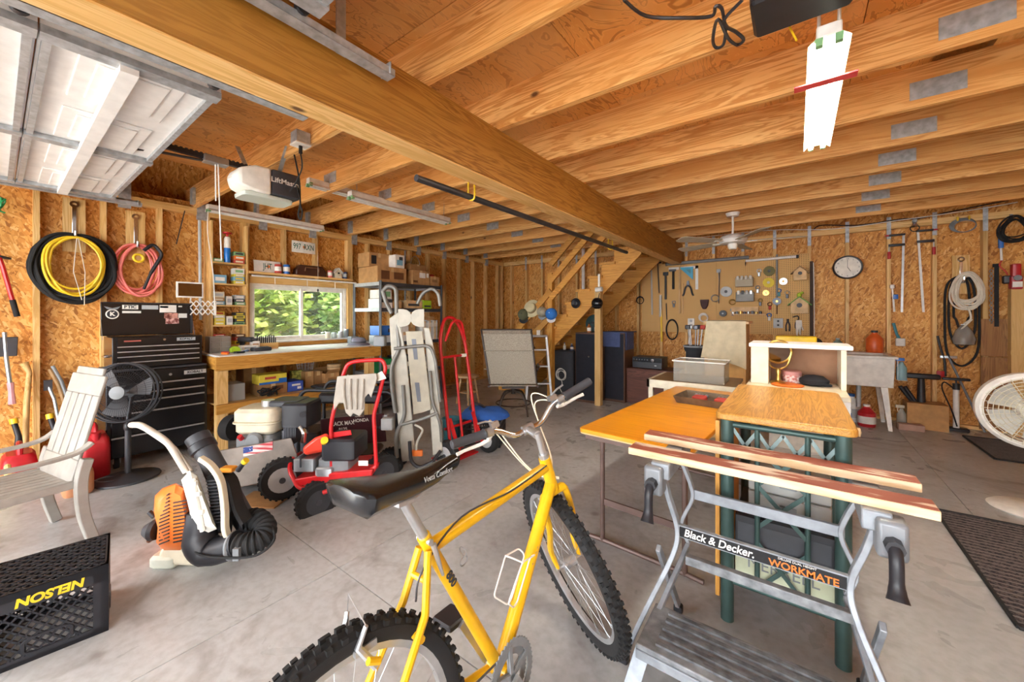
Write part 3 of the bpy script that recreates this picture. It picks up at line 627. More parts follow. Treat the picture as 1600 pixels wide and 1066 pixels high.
# ================================================================== MILK CRATE
def crate():
    t = thing('milk_crate', 'upside-down black milk crate with yellow lettering, on the floor beside the white chair', 'crate', (-2.352, .29, 0), math.radians(-8))
    # local: front face at x=0 running to -y, depth to -x
    w, d, h = .33, .33, .285; T = .012; k = MB()
    for x in (-T/2, -d+T/2):
        k.bb((x-T/2, -w, 0), (x+T/2, 0, .018)).bb((x-T/2, -w, h-.03), (x+T/2, 0, h))
    for y in (-T/2, -w+T/2): k.bb((-d, y-T/2, 0), (0, y+T/2, .018)).bb((-d, y-T/2, h-.03), (0, y+T/2, h))
    for x in (-T, -d+T):
        for y in (-T, -w+T): k.box((x, y, h/2), (2*T, 2*T, h))
    k.build('frame', 'black_plastic', t)
    def face(pfun, W_):
        m = MB()
        m.add(*_slab(pfun, 0, W_, .215, h)).add(*_slab(pfun, 0, W_, 0, .03))
        m.add(*_slab(pfun, .0, .045, 0, h)).add(*_slab(pfun, W_-.045, W_, 0, h))
        n = 9
        for i in range(-4, n):
            for sg in (1, -1):
                a = .045+i*.034; pts = []
                z0, z1 = .03, .215; u0 = a if sg > 0 else a+.185; u1 = a+.185 if sg > 0 else a
                # clip to the opening
                def cl(u, z, uu, zz):
                    if u < .045: f = (.045-u)/(uu-u); return .045, z+(zz-z)*f
                    if u > W_-.045: f = (W_-.045-u)/(uu-u); return W_-.045, z+(zz-z)*f
                    return u, z
                if max(u0, u1) <= .045 or min(u0, u1) >= W_-.045: continue
                p0 = cl(u0, z0, u1, z1); p1 = cl(u1, z1, u0, z0)
                m.bar(pfun(p0[0], p0[1], .005), pfun(p1[0], p1[1], .005), .006, .010, pfun(0, 0, 1)-pfun(0, 0, 0))
        # grip: rounded ring near the floor edge (the crate stands on its rim)
        ring = [pfun(W_/2+.062*max(-1, min(1, 1.25*math.cos(a))), .062+.030*max(-1, min(1, 1.15*math.sin(a))), .004) for a in [2*PI*q/24 for q in range(24)]]
        m.tube(ring, .008, 6, True)
        return m
    def _slab(pfun, u0, u1, z0, z1):
        return [pfun(u, z, s) for s in (0, .006) for u, z in ((u0, z0), (u1, z0), (u1, z1), (u0, z1))], [(0, 1, 2, 3), (7, 6, 5, 4), (0, 4, 5, 1), (1, 5, 6, 2), (2, 6, 7, 3), (3, 7, 4, 0)]
    sides = (lambda u, z, s: Vector((-s, -u, z)), lambda u, z, s: Vector((-d+s, -u, z)), lambda u, z, s: Vector((-u, -s, z)), lambda u, z, s: Vector((-u, -w+s, z)))
    for f in sides: face(f, .33).build('lattice_side', 'black_plastic', t, smooth=False)
    g = MB()
    for i in range(-9, 10):
        for sg in (1, -1):
            a = i*.034; p = []
            x0, x1 = -d+.012, -.012; y0 = -w/2+a-sg*.15; y1 = -w/2+a+sg*.15
            if max(y0, y1) < -w+.02 or min(y0, y1) > -.02: continue
            def cl(x, y, xx, yy):
                if y > -.014: f = (-.014-y)/(yy-y); return x+(xx-x)*f, -.014
                if y < -w+.014: f = (-w+.014-y)/(yy-y); return x+(xx-x)*f, -w+.014
                return x, y
            q0 = cl(x0, y0, x1, y1); q1 = cl(x1, y1, x0, y0)
            g.bar((q0[0], q0[1], h-.006), (q1[0], q1[1], h-.006), .005, .010)
    for i in range(6): g.bb((-d+.05+.046*i-.003, -w+.01, h-.004), (-d+.05+.046*i+.003, -.01, h+.001))
    g.build('lattice_base', 'black_plastic', t, smooth=False)
    text('printed_name', 'NELSON', .046, 'yellow_plastic', t, (.0015, -w/2+.01, .243), axes((0, -1, 0), (0, 0, -1)), bold=.002, shear=.15)
crate()
# ================================================================== BACKPACK LEAF BLOWER
def blower():
    loc = onZ(318, 872); d0 = depth_of(loc)
    t = thing('leaf_blower', 'orange and white backpack leaf blower with ribbed black hose, on the floor', 'leaf blower', loc, YAW)
    k = d0/FPX
    def P(u, v, y=0): d = d0+y; return Vector(((u-800)/FPX*d-(318-800)/FPX*d0, y, CAMH+(HZ-v)/FPX*d))
    b = MB()
    b.loft([[P(u, v, y) for u, v in ((248, 868), (262, 882), (302, 884), (352, 872), (372, 862), (366, 852), (300, 858), (254, 856))] for y in (-.10, .12)])
    b.build('base_plate', 'cream', t, bevel=.01)
    MB().rbox((P(278, 862).x, -.01, P(278, 862).z), (.14, .2, .07), .03).build('fuel_tank', plain('tank_white', 'dfe2d2', .4), t)
    # engine cowl
    def hull(pts, y0, y1, yk):
        rings = []; c = Vector((sum(p[0] for p in pts)/len(pts), sum(p[1] for p in pts)/len(pts)))
        for y, s in ((y0, .72), (y0+yk, .96), ((y0+y1)/2, 1.0), (y1-yk, .96), (y1, .72)):
            rings.append([P(c.x+(u-c.x)*s, c.y+(v-c.y)*s, y) for u, v in pts])
        return MB().loft(rings)
    cow = hull([(240, 800), (242, 775), (254, 763), (275, 755), (288, 762), (297, 800), (297, 848), (282, 862), (256, 862), (244, 848), (246, 825)], -.15, .15, .04).build('engine_cowl', 'orange_plastic', t)
    sl = MB()
    for i in range(14):
        v = 772+i*5.6
        sl.bar(P(249+max(0, 7-i), v+6, -.153+abs(i-7)*.003), P(264, v, -.155), .006, .006, (0, 1, 0))
        if i < 12: sl.bar(P(271, v+14, -.155), P(291, v+10, -.150), .006, .006, (0, 1, 0))
    sl.build('vent_slots', 'black_plastic', cow)
    MB().lathe([(.05, 0), (.055, .02), (.03, .06)], 16, P(246, 828, -.02), (-1, -.1, 0)).build('starter_cover', 'dark_grey', t)
    MB().cyl(P(240, 826, -.03), P(228, 832, -.05), .014).build('pull_cord_guide', 'black_plastic', t); MB().cyl(P(241, 808, -.03), P(233, 800, -.03), .012).build('spark_plug_cap', 'black_plastic', t)
    MB().rbox(P(237, 838, -.02), (.02, .05, .05), .008).build('air_filter', 'brown', t)
    hull([(283, 750), (297, 735), (308, 742), (338, 822), (340, 828), (296, 848), (296, 800)], -.17, .17, .03).build('fan_housing', plain('housing_white', 'e6e5dd', .4), t)
    rb = MB().tube([P(302, 748, -.172), P(308, 790, -.178), P(317, 830, -.175)], .012, 8)
    for u, v in ((303, 755), (309, 772), (313, 800)): rb.box(P(u, v, -.178), (.03, .015, .02))
    rb.build('housing_rib', 'white_plastic', t)
    MB().tube(bend([P(291, 738, -.05), P(262, 690, -.07), P(220, 664, -.09), P(204, 664, 0), P(220, 664, .05), P(266, 695, .03), P(298, 738, .02)], .05), .016, 10).build('carry_frame', 'tan_plastic', t)
    MB().tube([P(308, 682, .12), P(330, 720, .09), P(345, 750, .08), P(392, 830, .02)], [.062, .055, .06, .05], 18).build('blower_tube', 'dark_grey', t)
    MB().lathe([(.06, 0), (.068, .01), (.068, .05), (.06, .06)], 18, P(313, 692, .115), P(325, 712, .1)-P(313, 692, .115)).build('tube_nozzle', 'black_plastic', t)
    el = MB().tube(catmull([P(318, 800, -.10), P(312, 842, -.12), P(330, 862, -.13), P(372, 850, -.13)], 6), [.07]*6+[.075]*6+[.065]*7, 16); el.build('outlet_elbow', 'black_plastic', t)
    pts = catmull([P(366, 852, -.13), P(390, 850, -.13), P(408, 842, -.10), P(414, 826, -.04), P(402, 812, .02), P(388, 812, .02)], 12)
    MB().tube(pts, [.058 if i % 4 < 2 else .048 for i in range(len(pts))], 16).build('flexible_hose', 'black_rubber', t)
    MB().torus(P(366, 853, -.13), .062, .010, P(380, 850, -.13)-P(360, 854, -.13), 20, 6).box(P(370, 866, -.19), (.03, .02, .06)).build('hose_clamp', 'grey', t)
    MB().tube(catmull([P(298, 848, -.16), P(310, 866, -.2), P(350, 872, -.21), P(400, 868, -.19), P(428, 845, -.13), P(424, 822, -.06), P(408, 808, 0)], 6), .006, 6).build('throttle_cable', 'black_rubber', t)
    # back pad, frame and harness
    hull([(322, 745), (340, 735), (356, 760), (366, 800), (362, 832), (338, 834), (330, 800)], -.10, .16, .03).build('back_pad', 'dark_cloth', t)
    bf = MB(); sweep(bf, catmull([P(313, 716, -.12), P(330, 728, -.14), P(345, 752, -.15), P(351, 790, -.15), P(352, 825, -.15), P(356, 838, -.14)], 5), .035, .022, (0, 1, 0)); bf.build('back_frame', 'cream', t, bevel=.004)
    gr = MB()
    for i in range(14): gr.bar(P(322+i*.9, 752+5*i, -.135), P(342+i*.6, 750+5*i, -.135), .006, .006, (0, 1, 0))
    gr.build('cooling_fins', 'black_plastic', t)
    hs = MB(); sweep(hs, catmull([P(345, 735, .02), P(362, 752, -.04), P(372, 790, -.06), P(385, 815, -.08)], 5), .07, .02, (0, 1, 0)); hs.build('shoulder_strap', 'black_rubber', t)
    MB().rbox(P(357, 733, -.02), (.07, .05, .025), .008).build('strap_buckle', plain('buckle_orange', 'e8962a', .4), t)
    MB().cyl(P(372, 735, -.05), P(382, 722, -.06), .014, .011).build('throttle_grip', 'black_plastic', t); MB().cyl(P(381, 723, -.06), P(385, 719, -.062), .016).build('throttle_knob', 'yellow_plastic', t)
blower()
# ================================================================== RESIN LAWN CHAIR
def lawn_chair():
    # the chair faces along the wall towards the open door; seen from its side
    leg = onZ(134, 845); t = thing('resin_chair', 'white resin garden chair with slotted tall back', 'chair', leg, math.radians(102))
    def P(u, v, y=0): w = onX(u, v, leg.x); return Vector((w.y-leg.y, y, w.z))      # local x = along the wall, y = away from the camera
    m = plain('resin_white', 'a09c95', .5); W0, W1 = 0, .46
    def slab(mb, a, b, y0, y1, th=.018):
        A, B = Vector(a), Vector(b); n = Vector((-(B-A).z, 0, (B-A).x)).normalized()*th
        mb.add([A+Vector((0, y0, 0)), B+Vector((0, y0, 0)), B+n+Vector((0, y0, 0)), A+n+Vector((0, y0, 0)), A+Vector((0, y1, 0)), B+Vector((0, y1, 0)), B+n+Vector((0, y1, 0)), A+n+Vector((0, y1, 0))],
               [(0, 1, 2, 3), (4, 7, 6, 5), (0, 4, 5, 1), (1, 5, 6, 2), (2, 6, 7, 3), (3, 7, 4, 0)])
    lo, hi = P(118, 748), P(176, 578); bk = MB()
    def back(a, b, y0, y1): slab(bk, lo.lerp(hi, a), lo.lerp(hi, b), y0, y1)
    back(-.05, .16, W0, W1); back(.74, .93, W0, W1); back(.93, 1.0, W0+.05, W1-.05)
    for i in range(5): back(.16, .74, W0+.095*i, W0+.095*i+(.08 if i < 4 else .08))
    bk.build('backrest', m, t, bevel=.006)
    f0, f1 = P(118, 752), P(118, 752)+Vector((-.44, 0, .02)); se = MB()
    for i in range(8): slab(se, f0, f1, W0+.005+.058*i, W0+.005+.058*i+.046, .02)
    se.bb((f1.x, W0-.02, f0.z-.035), (f0.x, W0+.012, f0.z+.01)).bb((f1.x, W1-.012, f0.z-.035), (f0.x, W1+.02, f0.z+.01)).bb((f0.x-.06, W0, f0.z-.03), (f0.x+.03, W1, f0.z)).bb((f1.x-.02, W0, f1.z-.05), (f1.x+.03, W1, f1.z))
    se.build('seat', m, t, bevel=.006)
    for y in (W0-.035, W1+.035):
        q = P(140, 690)+Vector((0, y, 0)); a = MB()
        sweep(a, catmull([q, q+Vector((-.07, 0, -.045)), q+Vector((-.22, 0, -.06)), q+Vector((-.42, 0, -.055)), q+Vector((-.48, 0, -.09))], 5), .055, .018, (0, 1, 0)); a.build('armrest', m, t, bevel=.004)
        l = MB(); sweep(l, catmull([P(132, 715)+Vector((0, y, 0)), P(122, 752)+Vector((0, y, 0)), P(126, 800)+Vector((0, y, 0)), Vector((.02, y, .002))], 5), .05, .05, (0, 1, 0)); l.build('leg', m, t, bevel=.005)
        l = MB(); sweep(l, catmull([q+Vector((-.47, 0, -.07)), Vector((f1.x+.01, y, f1.z)), Vector((f1.x-.03, y, .002))], 5), .05, .05, (0, 1, 0)); l.build('leg', m, t, bevel=.005)
lawn_chair()
# ================================================================== PEDESTAL FAN
def pedestal_fan():
    loc = onZ(200, 748); t = thing('pedestal_fan', 'black oscillating pedestal fan in front of the black tool chest', 'fan', loc, YAW)
    d0 = depth_of(loc); k = d0/FPX
    hz = CAMH+(HZ-613)*k
    MB().lathe([(.20, 0), (.205, .006), (.20, .016), (.06, .028), (.03, .05)], 32).build('base', 'dark_grey', t)
    MB().torus((-.09, -.06, .02), .09, .006, (0, 0, 1), 24, 6, 1, .6).build('base_inlay', 'grey', t)
    MB().cyl((0, 0, .02), (0, 0, .42), .020).build('pole', 'dark_grey', t); MB().cyl((0, 0, .42), (0, 0, hz-.2), .013).build('pole_extension', 'dark_steel', t); MB().lathe([(.022, 0), (.028, .02), (.026, .05), (.018, .06)], 14, (0, 0, .40)).build('height_collar', 'black_plastic', t)
    head = Vector((-.03, 0, hz)); ax = Vector((.25, -1, .12)).normalized()
    MB().cyl((0, 0, hz-.22), (0, .03, hz-.05), .014).lathe([(.05, 0), (.07, .04), (.06, .13), (.03, .16)], 16, head-ax*.05, -ax).build('motor_housing', 'black_plastic', t)
    q = Vector((0, 0, 1)).rotation_difference(ax); R = .235; cg = MB()
    for z, rr in ((-.05, R), (.05, R)): cg.tube([head+q @ Vector((rr*math.cos(2*PI*i/40), rr*math.sin(2*PI*i/40), z)) for i in range(40)], .006, 6, True)
    cg.tube([head+q @ Vector((R*math.cos(2*PI*i/40), R*math.sin(2*PI*i/40), 0)) for i in range(40)], .012, 6, True)
    for rr, z in ((.08, .075), (.13, .072), (.185, .066)): cg.tube([head+q @ Vector((rr*math.cos(2*PI*i/36), rr*math.sin(2*PI*i/36), z)) for i in range(36)], .0018, 4, True)
    for i in range(72):
        a = 2*PI*i/72; c, s_ = math.cos(a), math.sin(a)
        cg.tube([head+q @ Vector((r*c, r*s_, z)) for r, z in ((.05, .08), (.14, .076), (.2, .07), (R, .05))], .0014, 4)
        cg.tube([head+q @ Vector((r*c, r*s_, z)) for r, z in ((.06, -.075), (.18, -.07), (R, -.05))], .0014, 4)
    cg.build('cage', 'black_plastic', t)
    MB().lathe([(.05, .076), (.052, .085), (.03, .092), (.0, .094)], 20, head, ax).build('cage_badge', 'grey', t)
    bl = MB()
    for i in range(3):
        a0 = 2*PI*i/3+.5; rings = []
        for r in (.03, .08, .14, .2):
            w = .5*(1-.25*(r/.2)); rings.append([head+q @ Vector((r*math.cos(a0+u*w), r*math.sin(a0+u*w), -.03*u+.005)) for u in (-1, -.4, .3, 1)] + [head+q @ Vector((r*math.cos(a0+u*w), r*math.sin(a0+u*w), -.03*u+.001)) for u in (1, .3, -.4, -1)])
        bl.loft(rings)
    bl.build('blades', plain('fan_blade_grey', '6a6d72', .3, **{'Alpha': 1.0}), t)
pedestal_fan()
# ================================================================== OVERHEAD DOORS, OPENER, CEILING LIGHTS
def garage_door(name, label, x0, x1, y1, z, n, opener):
    t = sroot(name, label); wm = plain('door_white', 'f2f2f2', .5, var=.03)
    sl = (y1+1.75)/n if n > 3 else .53
    for i in range(n):
        b = y1-.53*i; a = b-.525
        s = MB().bb((x0, a, z), (x1, b, z+.03)).build('door_section', wm, t)
        pn = 4
        for j in range(pn):
            xa = x0+(x1-x0)*(j+.12)/pn; xb = x0+(x1-x0)*(j+.88)/pn
            MB().bb((xa, a+.10, z-.010), (xb, b-.10, z)).bb((xa+.05, a+.15, z-.018), (xb-.05, b-.15, z-.009)).build('raised_panel', wm, s, bevel=.008)
        st = MB()
        for yy in (a+.02, b-.02): st.bb((x0, yy-.012, z-.022), (x1, yy+.012, z))
        st.build('edge_rail', 'galvanised', s)
        for xx in (x0+.03, (x0+x1)/2, x1-.03):
            MB().bb((xx-.035, a, z-.03), (xx+.035, b, z-.002)).build('stile', 'galvanised', s)
        MB().cyl((x0-.06, b-.04, z+.005), (x0, b-.04, z+.005), .006).lathe([(.024, -.012), (.024, .012)], 12, (x0-.05, b-.04, z+.005), (1, 0, 0)).build('roller', 'dark_steel', s)
        MB().cyl((x1+.06, b-.04, z+.005), (x1, b-.04, z+.005), .006).lathe([(.024, -.012), (.024, .012)], 12, (x1+.05, b-.04, z+.005), (1, 0, 0)).build('roller', 'dark_steel', s)
        MB().bb((x0+.02, a+.2, z-.055), (x1-.02, a+.255, z-.018)).build('strut', wm, s)
    return t
d1 = garage_door('door_1', 'white panelled overhead garage door, raised, at the upper left', -4.72, -2.12, .62, 2.36, 4, True)
d2 = garage_door('door_2', 'white panelled overhead garage door, raised, over the photographer', -1.38, 1.30, .70, 2.44, 4, False)
def track(label, x, y1, z, side):
    t = thing('door_track', label, 'door track', (x, -.3, z), group='overhead door tracks')
    inv(t).bb((x-.028, YF, z-.002), (x+.028, y1, z+.002)).bb((x-.028, YF, z), (x-.024, y1, z+.055)).bb((x+.024, YF, z), (x+.028, y1, z+.03)).build('rail', 'galvanised', t)
    for y in (y1-.22, y1-1.35):
        inv(t).bb((x+side*.03-.003, y-.02, z), (x+side*.03+.003, y+.02, JZ0+.2)).build('hanger', 'galvanised', t)
    inv(t).bb((x-.035, y1-.03, z+.0), (x+.035, y1-.025, z+.05)).build('end_stop', 'galvanised', t)
    return t
track('overhead door track ending beside the big beam, on the door opener side', -2.02, .95, 2.345, 1)
track('overhead door track along the left stud wall, above the coiled hoses', -4.80, .80, 2.33, -1)
track('overhead door track fixed to the near face of the big beam', -1.46, 1.06, 2.40, -1)
def opener():
    t = thing('door_opener', 'white and black garage door opener motor hung from the joists', 'door opener', (-3.19, 1.18, 2.27))
    L = Vector(t.location); m = MB()
    rings = []
    for y, sx, z0, z1 in ((-.20, .05, .02, .05), (-.17, .10, -.02, .10), (-.08, .125, -.05, .135), (.02, .13, -.055, .14), (.22, .13, -.05, .13)):
        rings.append([Vector((sx*c, y, z0 if s < 0 else z1)) for c, s in ((1, -1), (1, 1), (-1, 1), (-1, -1))])
    MB().loft(rings[:4]).build('motor_cover', 'white_plastic', t, bevel=.03)
    MB().rbox((0, .12, .045), (.262, .2, .185), .02).build('control_housing', 'dark_grey', t)
    MB().rbox((0, .02, -.066), (.22, .34, .03), .05).build('lamp_lens', clear('opener_lens', 'e8f0ea', .3, .7), t)
    for c, sz, dz in (('LiftMaster', .052, .06),): text('printed_name', c, sz, 'white_paint', t, (.1325, .12, dz), axes((0, 1, 0), (0, 0, 1)), bold=.001)
    MB().bb((-.016, -.95, .12), (.016, .1, .15)).build('rail', 'black_plastic', t)
    ch = MB()
    for i in range(34): ch.box((0, -.93+i*.026, .155), (.012, .014, .010))
    ch.build('chain', 'dark_steel', t)
    MB().rbox((0, -.28, .125), (.07, .14, .05), .01).build('trolley', 'steel', t)
    a = MB(); a.bar((0, -.30, .11), (-.05, -.62, .10), .03, .008); sweep(a, catmull([(-.05, -.60, .10), (-.06, -.70, .09), (-.05, -.77, .16)], 5), .03, .008, (1, 0, 0)); a.build('door_arm', 'black_plastic', t)
    MB().bar((0, -.1, .15), (-.16, -.1, .33), .03, .004).build('mounting_bracket', 'galvanised', t); MB().bar((0, .12, .15), (.14, .12, .33), .03, .004).build('mounting_bracket', 'galvanised', t)
    # emergency release cord
    MB().tube([(-.0, -.28, .10), (.01, -.28, -.15)], .004, 5).tube([(.02, -.27, .10), (.05, -.26, -.55)], .004, 5).build('release_cord', 'white_plastic', t)
    MB().tube(catmull([(.132, .19, .06), (.15, .21, -.06), (.14, .20, -.16), (.155, .21, -.20), (.17, .215, -.14), (.15, .21, -.08), (.145, .205, .10), (.30, .10, .22)], 6), .006, 6).build('power_cord', 'black_rubber', t)
opener()
ob = thing('ceiling_outlet', 'white outlet box on a joist above the door opener', 'outlet', (-2.73, 1.25, 2.50))
MB().bb((-.05, -.05, .0), (.05, .05, .012)).build('cover_plate', 'white_plastic', ob, bevel=.003); MB().bb((-.045, -.045, .012), (.045, .045, .09)).build('box', 'galvanised', ob)
MB().cyl((0, 0, -.05), (0, 0, 0), .012).tube(catmull([(0, 0, -.05), (.0, .01, -.14), (-.12, .03, -.20), (-.30, .06, -.24)], 6), .005, 6).build('plug', 'black_rubber', ob)
def shoplight(label, a, b, lit, housing='white_paint', w=.13, parts=True):
    a, b = Vector(a), Vector(b); d = (b-a); Ln = d.length; c = (a+b)/2
    t = thing('shop_light', label, 'light', c, group='fluorescent shop lights'); t.rotation_euler.z = math.atan2(d.y, d.x)
    MB().bb((-Ln/2, -w*.3, .012), (Ln/2, w*.3, .06)).build('channel', housing, t, bevel=.006)
    MB().add([(-Ln/2, -w/2, -.01), (Ln/2, -w/2, -.01), (Ln/2, -w*.3, .014), (-Ln/2, -w*.3, .014), (-Ln/2, w/2, -.01), (Ln/2, w/2, -.01), (Ln/2, w*.3, .014), (-Ln/2, w*.3, .014)], [(0, 1, 2, 3), (5, 4, 7, 6), (2, 3, 7, 6)]).build('reflector', housing, t)
    key = 'lamp_tube_%d' % lit; tube = M['white_plastic'] if not lit else MATS.get(key) or emis(key, 'fff6e6', float(lit))
    for y in (-.03, .03):
        MB().cyl((-Ln/2+.03, y, -.004), (Ln/2-.03, y, -.004), .0125).build('tube', tube, t)
    for x in (-Ln/2+.015, Ln/2-.015):
        for y in (-.03, .03): MB().bb((x-.012, y-.012, -.016), (x+.012, y+.012, .014)).build('socket', 'green_box', t)
    return t
s1 = shoplight('white shop light hung along the top of the left wall, over the wall shelves', (-4.98, 1.33, 2.45), (-4.98, 2.56, 2.45), False)
MB().tube(catmull([(-.6, .0, .03), (-.62, -.05, -.25), (-.60, -.15, -.7), (-.6, -.19, -1.05)], 6), .005, 6).build('cord', 'white_plastic', s1)
s2 = shoplight('white shop light hung under the joists at the middle of the left bay', (-3.31, 1.95, 2.43), (-3.31, 3.2, 2.43), 0)
MB().tube([(-.55, 0, .05), (-.56, 0, .3)], .003, 4).tube([(.55, 0, .05), (.56, 0, .3)], .003, 4).build('hanging_chain', 'steel', s2)
s3 = shoplight('white shop light behind the hanging one, tucked up between joists near the left wall', (-3.62, 1.72, 2.55), (-3.62, 2.9, 2.55), 0, w=.10)
s4 = shoplight('lit shop light hanging from the ceiling by cords, with a red strap', (.10, 1.90, 2.40), (.10, 3.10, 2.40), 24, w=.13)
for o in s4.children:
    if o.name.startswith('tube'): pass
MB().tube([(-.56, .03, .06), (-.60, .03, .25), (-.60, .02, .4)], .006, 6).tube([(-.58, -.03, .06), (-.62, -.03, .25), (-.61, -.02, .4)], .006, 6).build('hanging_cord', 'white_plastic', s4)
MB().bb((-.32, -.11, -.022), (-.27, .11, -.016)).build('strap', plain('strap_red', 'd8494c', .6), s4)
MB().tube(catmull([(-.62, .10, .02), (-.60, .13, .14), (-.56, .07, .2), (-.5, .05, .3)], 6), .004, 6).build('power_cord', 'yellow_plastic', s4)
# pipe slung under the ceiling
pp = thing('hanging_pipe', 'grey steel pipe slung under the joists by yellow cord', 'pipe', (-1.78, 3.1, 2.15))
inv(pp).cyl((-1.80, 1.48, 2.15), (-1.76, 4.85, 2.15), .021, n=14).build('pipe', 'dark_steel', pp)
for y in (1.94, 4.37): inv(pp).tube(catmull([(-1.78, y, 2.125), (-1.755, y, 2.15), (-1.77, y+.01, 2.3), (-1.79, y, 2.53), (-1.80, y-.01, 2.3), (-1.81, y, 2.15), (-1.78, y, 2.125)], 5), .006, 6).build('cord_loop', 'yellow_plastic', pp)
# loose cable hanging under the near joists
cc = [(975, 0), (1010, 25), (1070, 28), (1112, 25), (1118, 10), (1128, 14), (1134, 40), (1150, 50), (1162, 62), (1152, 70), (1138, 60), (1122, 30), (1114, 60), (1118, 74), (1130, 70), (1134, 45), (1132, 30), (1160, 0)]
ca = onZ(1118, 40, 2.50)
k = one('loose_cable', MB().tube([onZ(u, v, 2.50+.01*(i % 2))-ca for i, (u, v) in enumerate(cc)], .006, 6) if False else MB().tube(catmull([onZ(u, v, 2.50+.012*(i % 2))-ca for i, (u, v) in enumerate(cc)], 5), .0065, 6), 'dark_steel', 'grey cable tied in a loop, hanging under the joists above the bicycle', 'cable', ca)
bx = thing('ceiling_speaker', 'black box fixed up under the joists beside the lit shop light', 'speaker', onZ(1252, 8, 2.45))
MB().rbox((0, 0, .04), (.30, .22, .08), .02).build('body', 'black_plastic', bx); MB().bb((-.12, -.112, .01), (.12, -.108, .07)).build('grille', 'dark_grey', bx)
# ================================================================== LEFT WALL: HOSES, TOOLS, TOOL CHEST
def coil(t, name, mat, c, ry, rz, n, r, seed, wob=.03, dx=.05):
    rnd = random.Random(seed)
    for i in range(n):
        cy, cz = c[1]+rnd.uniform(-wob, wob), c[2]+rnd.uniform(-wob*1.6, wob*.3); a, b = ry*rnd.uniform(.86, 1.06), rz*rnd.uniform(.88, 1.06)
        x0 = c[0]+rnd.uniform(0, dx); ph = rnd.uniform(0, 6.28)
        inv(t).tube([(x0+.012*math.sin(2*q+ph), cy+a*math.cos(q)*(1+.04*math.sin(3*q+ph)), cz+(c[2]+rz-cz-b)*(1 if math.sin(q) > .4 else .6)+b*math.sin(q)) for q in [2*PI*k/40 for k in range(40)]], r, 7, True).build(name, mat, t)
def wrench_hook(label, x, y, z):
    t = thing('wrench_hook', label, 'hook', (x, y, z), group='hooks bent from wrenches')
    MB().bb((-.01, -.07, -.35), (.0, .07, .14)).build('backing_board', PINE['z'], t)
    MB().bb((.0, -.014, -.20), (.010, .014, .08)).build('handle', 'chrome', t, bevel=.003)
    MB().lathe([(.03, 0), (.03, .012), (.014, .012), (.014, 0), (.03, 0)], 16, (0, 0, .085), (1, 0, 0), cap=False).build('wrench_head', 'chrome', t)
    MB().tube(catmull([(.005, 0, -.19), (.03, 0, -.225), (.085, 0, -.22), (.10, 0, -.17)], 5), .012, 8).build('hook_arm', 'chrome', t)
    return t
wrench_hook('chrome wrench hook holding the black hose', XL+.0, .436, 2.27); wrench_hook('chrome wrench hook holding the pink hose', XL+.0, .842, 2.24)
h1 = thing('hose_coil', 'thick coil of black rubber hose hung on the left wall', 'hose', (XL+.05, .436, 1.44)); coil(h1, 'hose_loop', 'black_rubber', (XL+.025, .44, 1.77), .235, .30, 9, .0135, 3, .045, .06)
h2 = thing('hose_coil', 'coil of yellow hose inside the black hose coil', 'hose', (XL+.09, .436, 1.54)); coil(h2, 'hose_loop', 'yellow_plastic', (XL+.10, .44, 1.79), .165, .25, 4, .0105, 5, .025, .02)
h3 = thing('hose_coil', 'coil of pink air hose hung beside the black hose', 'hose', (XL+.05, .842, 1.55)); coil(h3, 'hose_loop', 'pink', (XL+.03, .845, 1.80), .155, .24, 8, .0105, 8, .034, .07)
wd = thing('spray_wand', 'black pressure washer gun tucked into the pink hose', 'spray gun', (XL+.13, .86, 1.7))
inv(wd).cyl((XL+.13, .93, 1.76), (XL+.13, .88, 1.60), .012).build('lance', 'black_plastic', wd); inv(wd).tube(bend([(XL+.13, .88, 1.98), (XL+.13, .95, 2.06), (XL+.13, 1.02, 1.96), (XL+.13, .93, 1.76)], .04), .016, 8).build('grip', 'black_plastic', wd); inv(wd).torus((XL+.15, .84, 1.90), .035, .012, (1, 0, 0)).build('hose_end', 'yellow_plastic', wd)
tw = one('twine', MB().tube([(0, 0, 0), (.0, -.02, -.3), (0, .03, -.55)], .003, 5).tube([(0, .01, 0), (0, .05, -.3), (0, .045, -.6)], .003, 5), 'rope', 'white twine dangling through the yellow and black hoses', 'twine', (XL+.14, .44, 2.03))
# bolt cutter
bc = thing('bolt_cutter', 'red-handled bolt cutter hung at the left edge of the wall', 'bolt cutter', (XL+.06, .05, 1.32))
inv(bc).tube([(XL+.06, -.02, 2.0), (XL+.06, .04, 1.75), (XL+.06, .09, 1.47)], [.012, .015, .015], 8).build('handle', 'red_paint', bc); inv(bc).cyl((XL+.06, .09, 1.47), (XL+.06, .115, 1.33), .018).build('grip', 'black_rubber', bc); inv(bc).torus((XL+.07, .03, 1.82), .05, .008, (0, .2, 1)).build('holder_ring', 'black_plastic', bc)
# hanging hatchet, saw and machete at the frame's edge
ht = thing('hanging_hatchet', 'dark hatchet with a grey handle and pink grip, hung low on the left wall', 'hatchet', (XL+.05, .07, .8))
inv(ht).prism([(-.02, 1.0), (.115, 1.0), (.12, 1.16), (-.02, 1.16)], XL+.045, XL+.06, 'yz').build('head', 'dark_steel', ht, bevel=.004); inv(ht).tube([(XL+.05, .05, 1.2), (XL+.05, .06, .98), (XL+.05, .08, .75)], .014, 8).build('handle', 'steel', ht); inv(ht).tube([(XL+.05, .08, .78), (XL+.05, .085, .70), (XL+.05, .09, .60)], [.020, .017, .022], 8).build('grip', plain('grip_pink', 'd8a0a8', .6), ht)
rp = thing('cable_clutter', 'green cord bundle on a bracket above the bolt cutter', 'cord', (XL+.05, .02, 2.25))
rnd = random.Random(4)
MB().tube(catmull([(rnd.uniform(0, .05), rnd.uniform(-.04, .05), rnd.uniform(-.07, .07)) for _ in range(16)], 4), .007, 6).build('cord', 'green_plastic', rp)
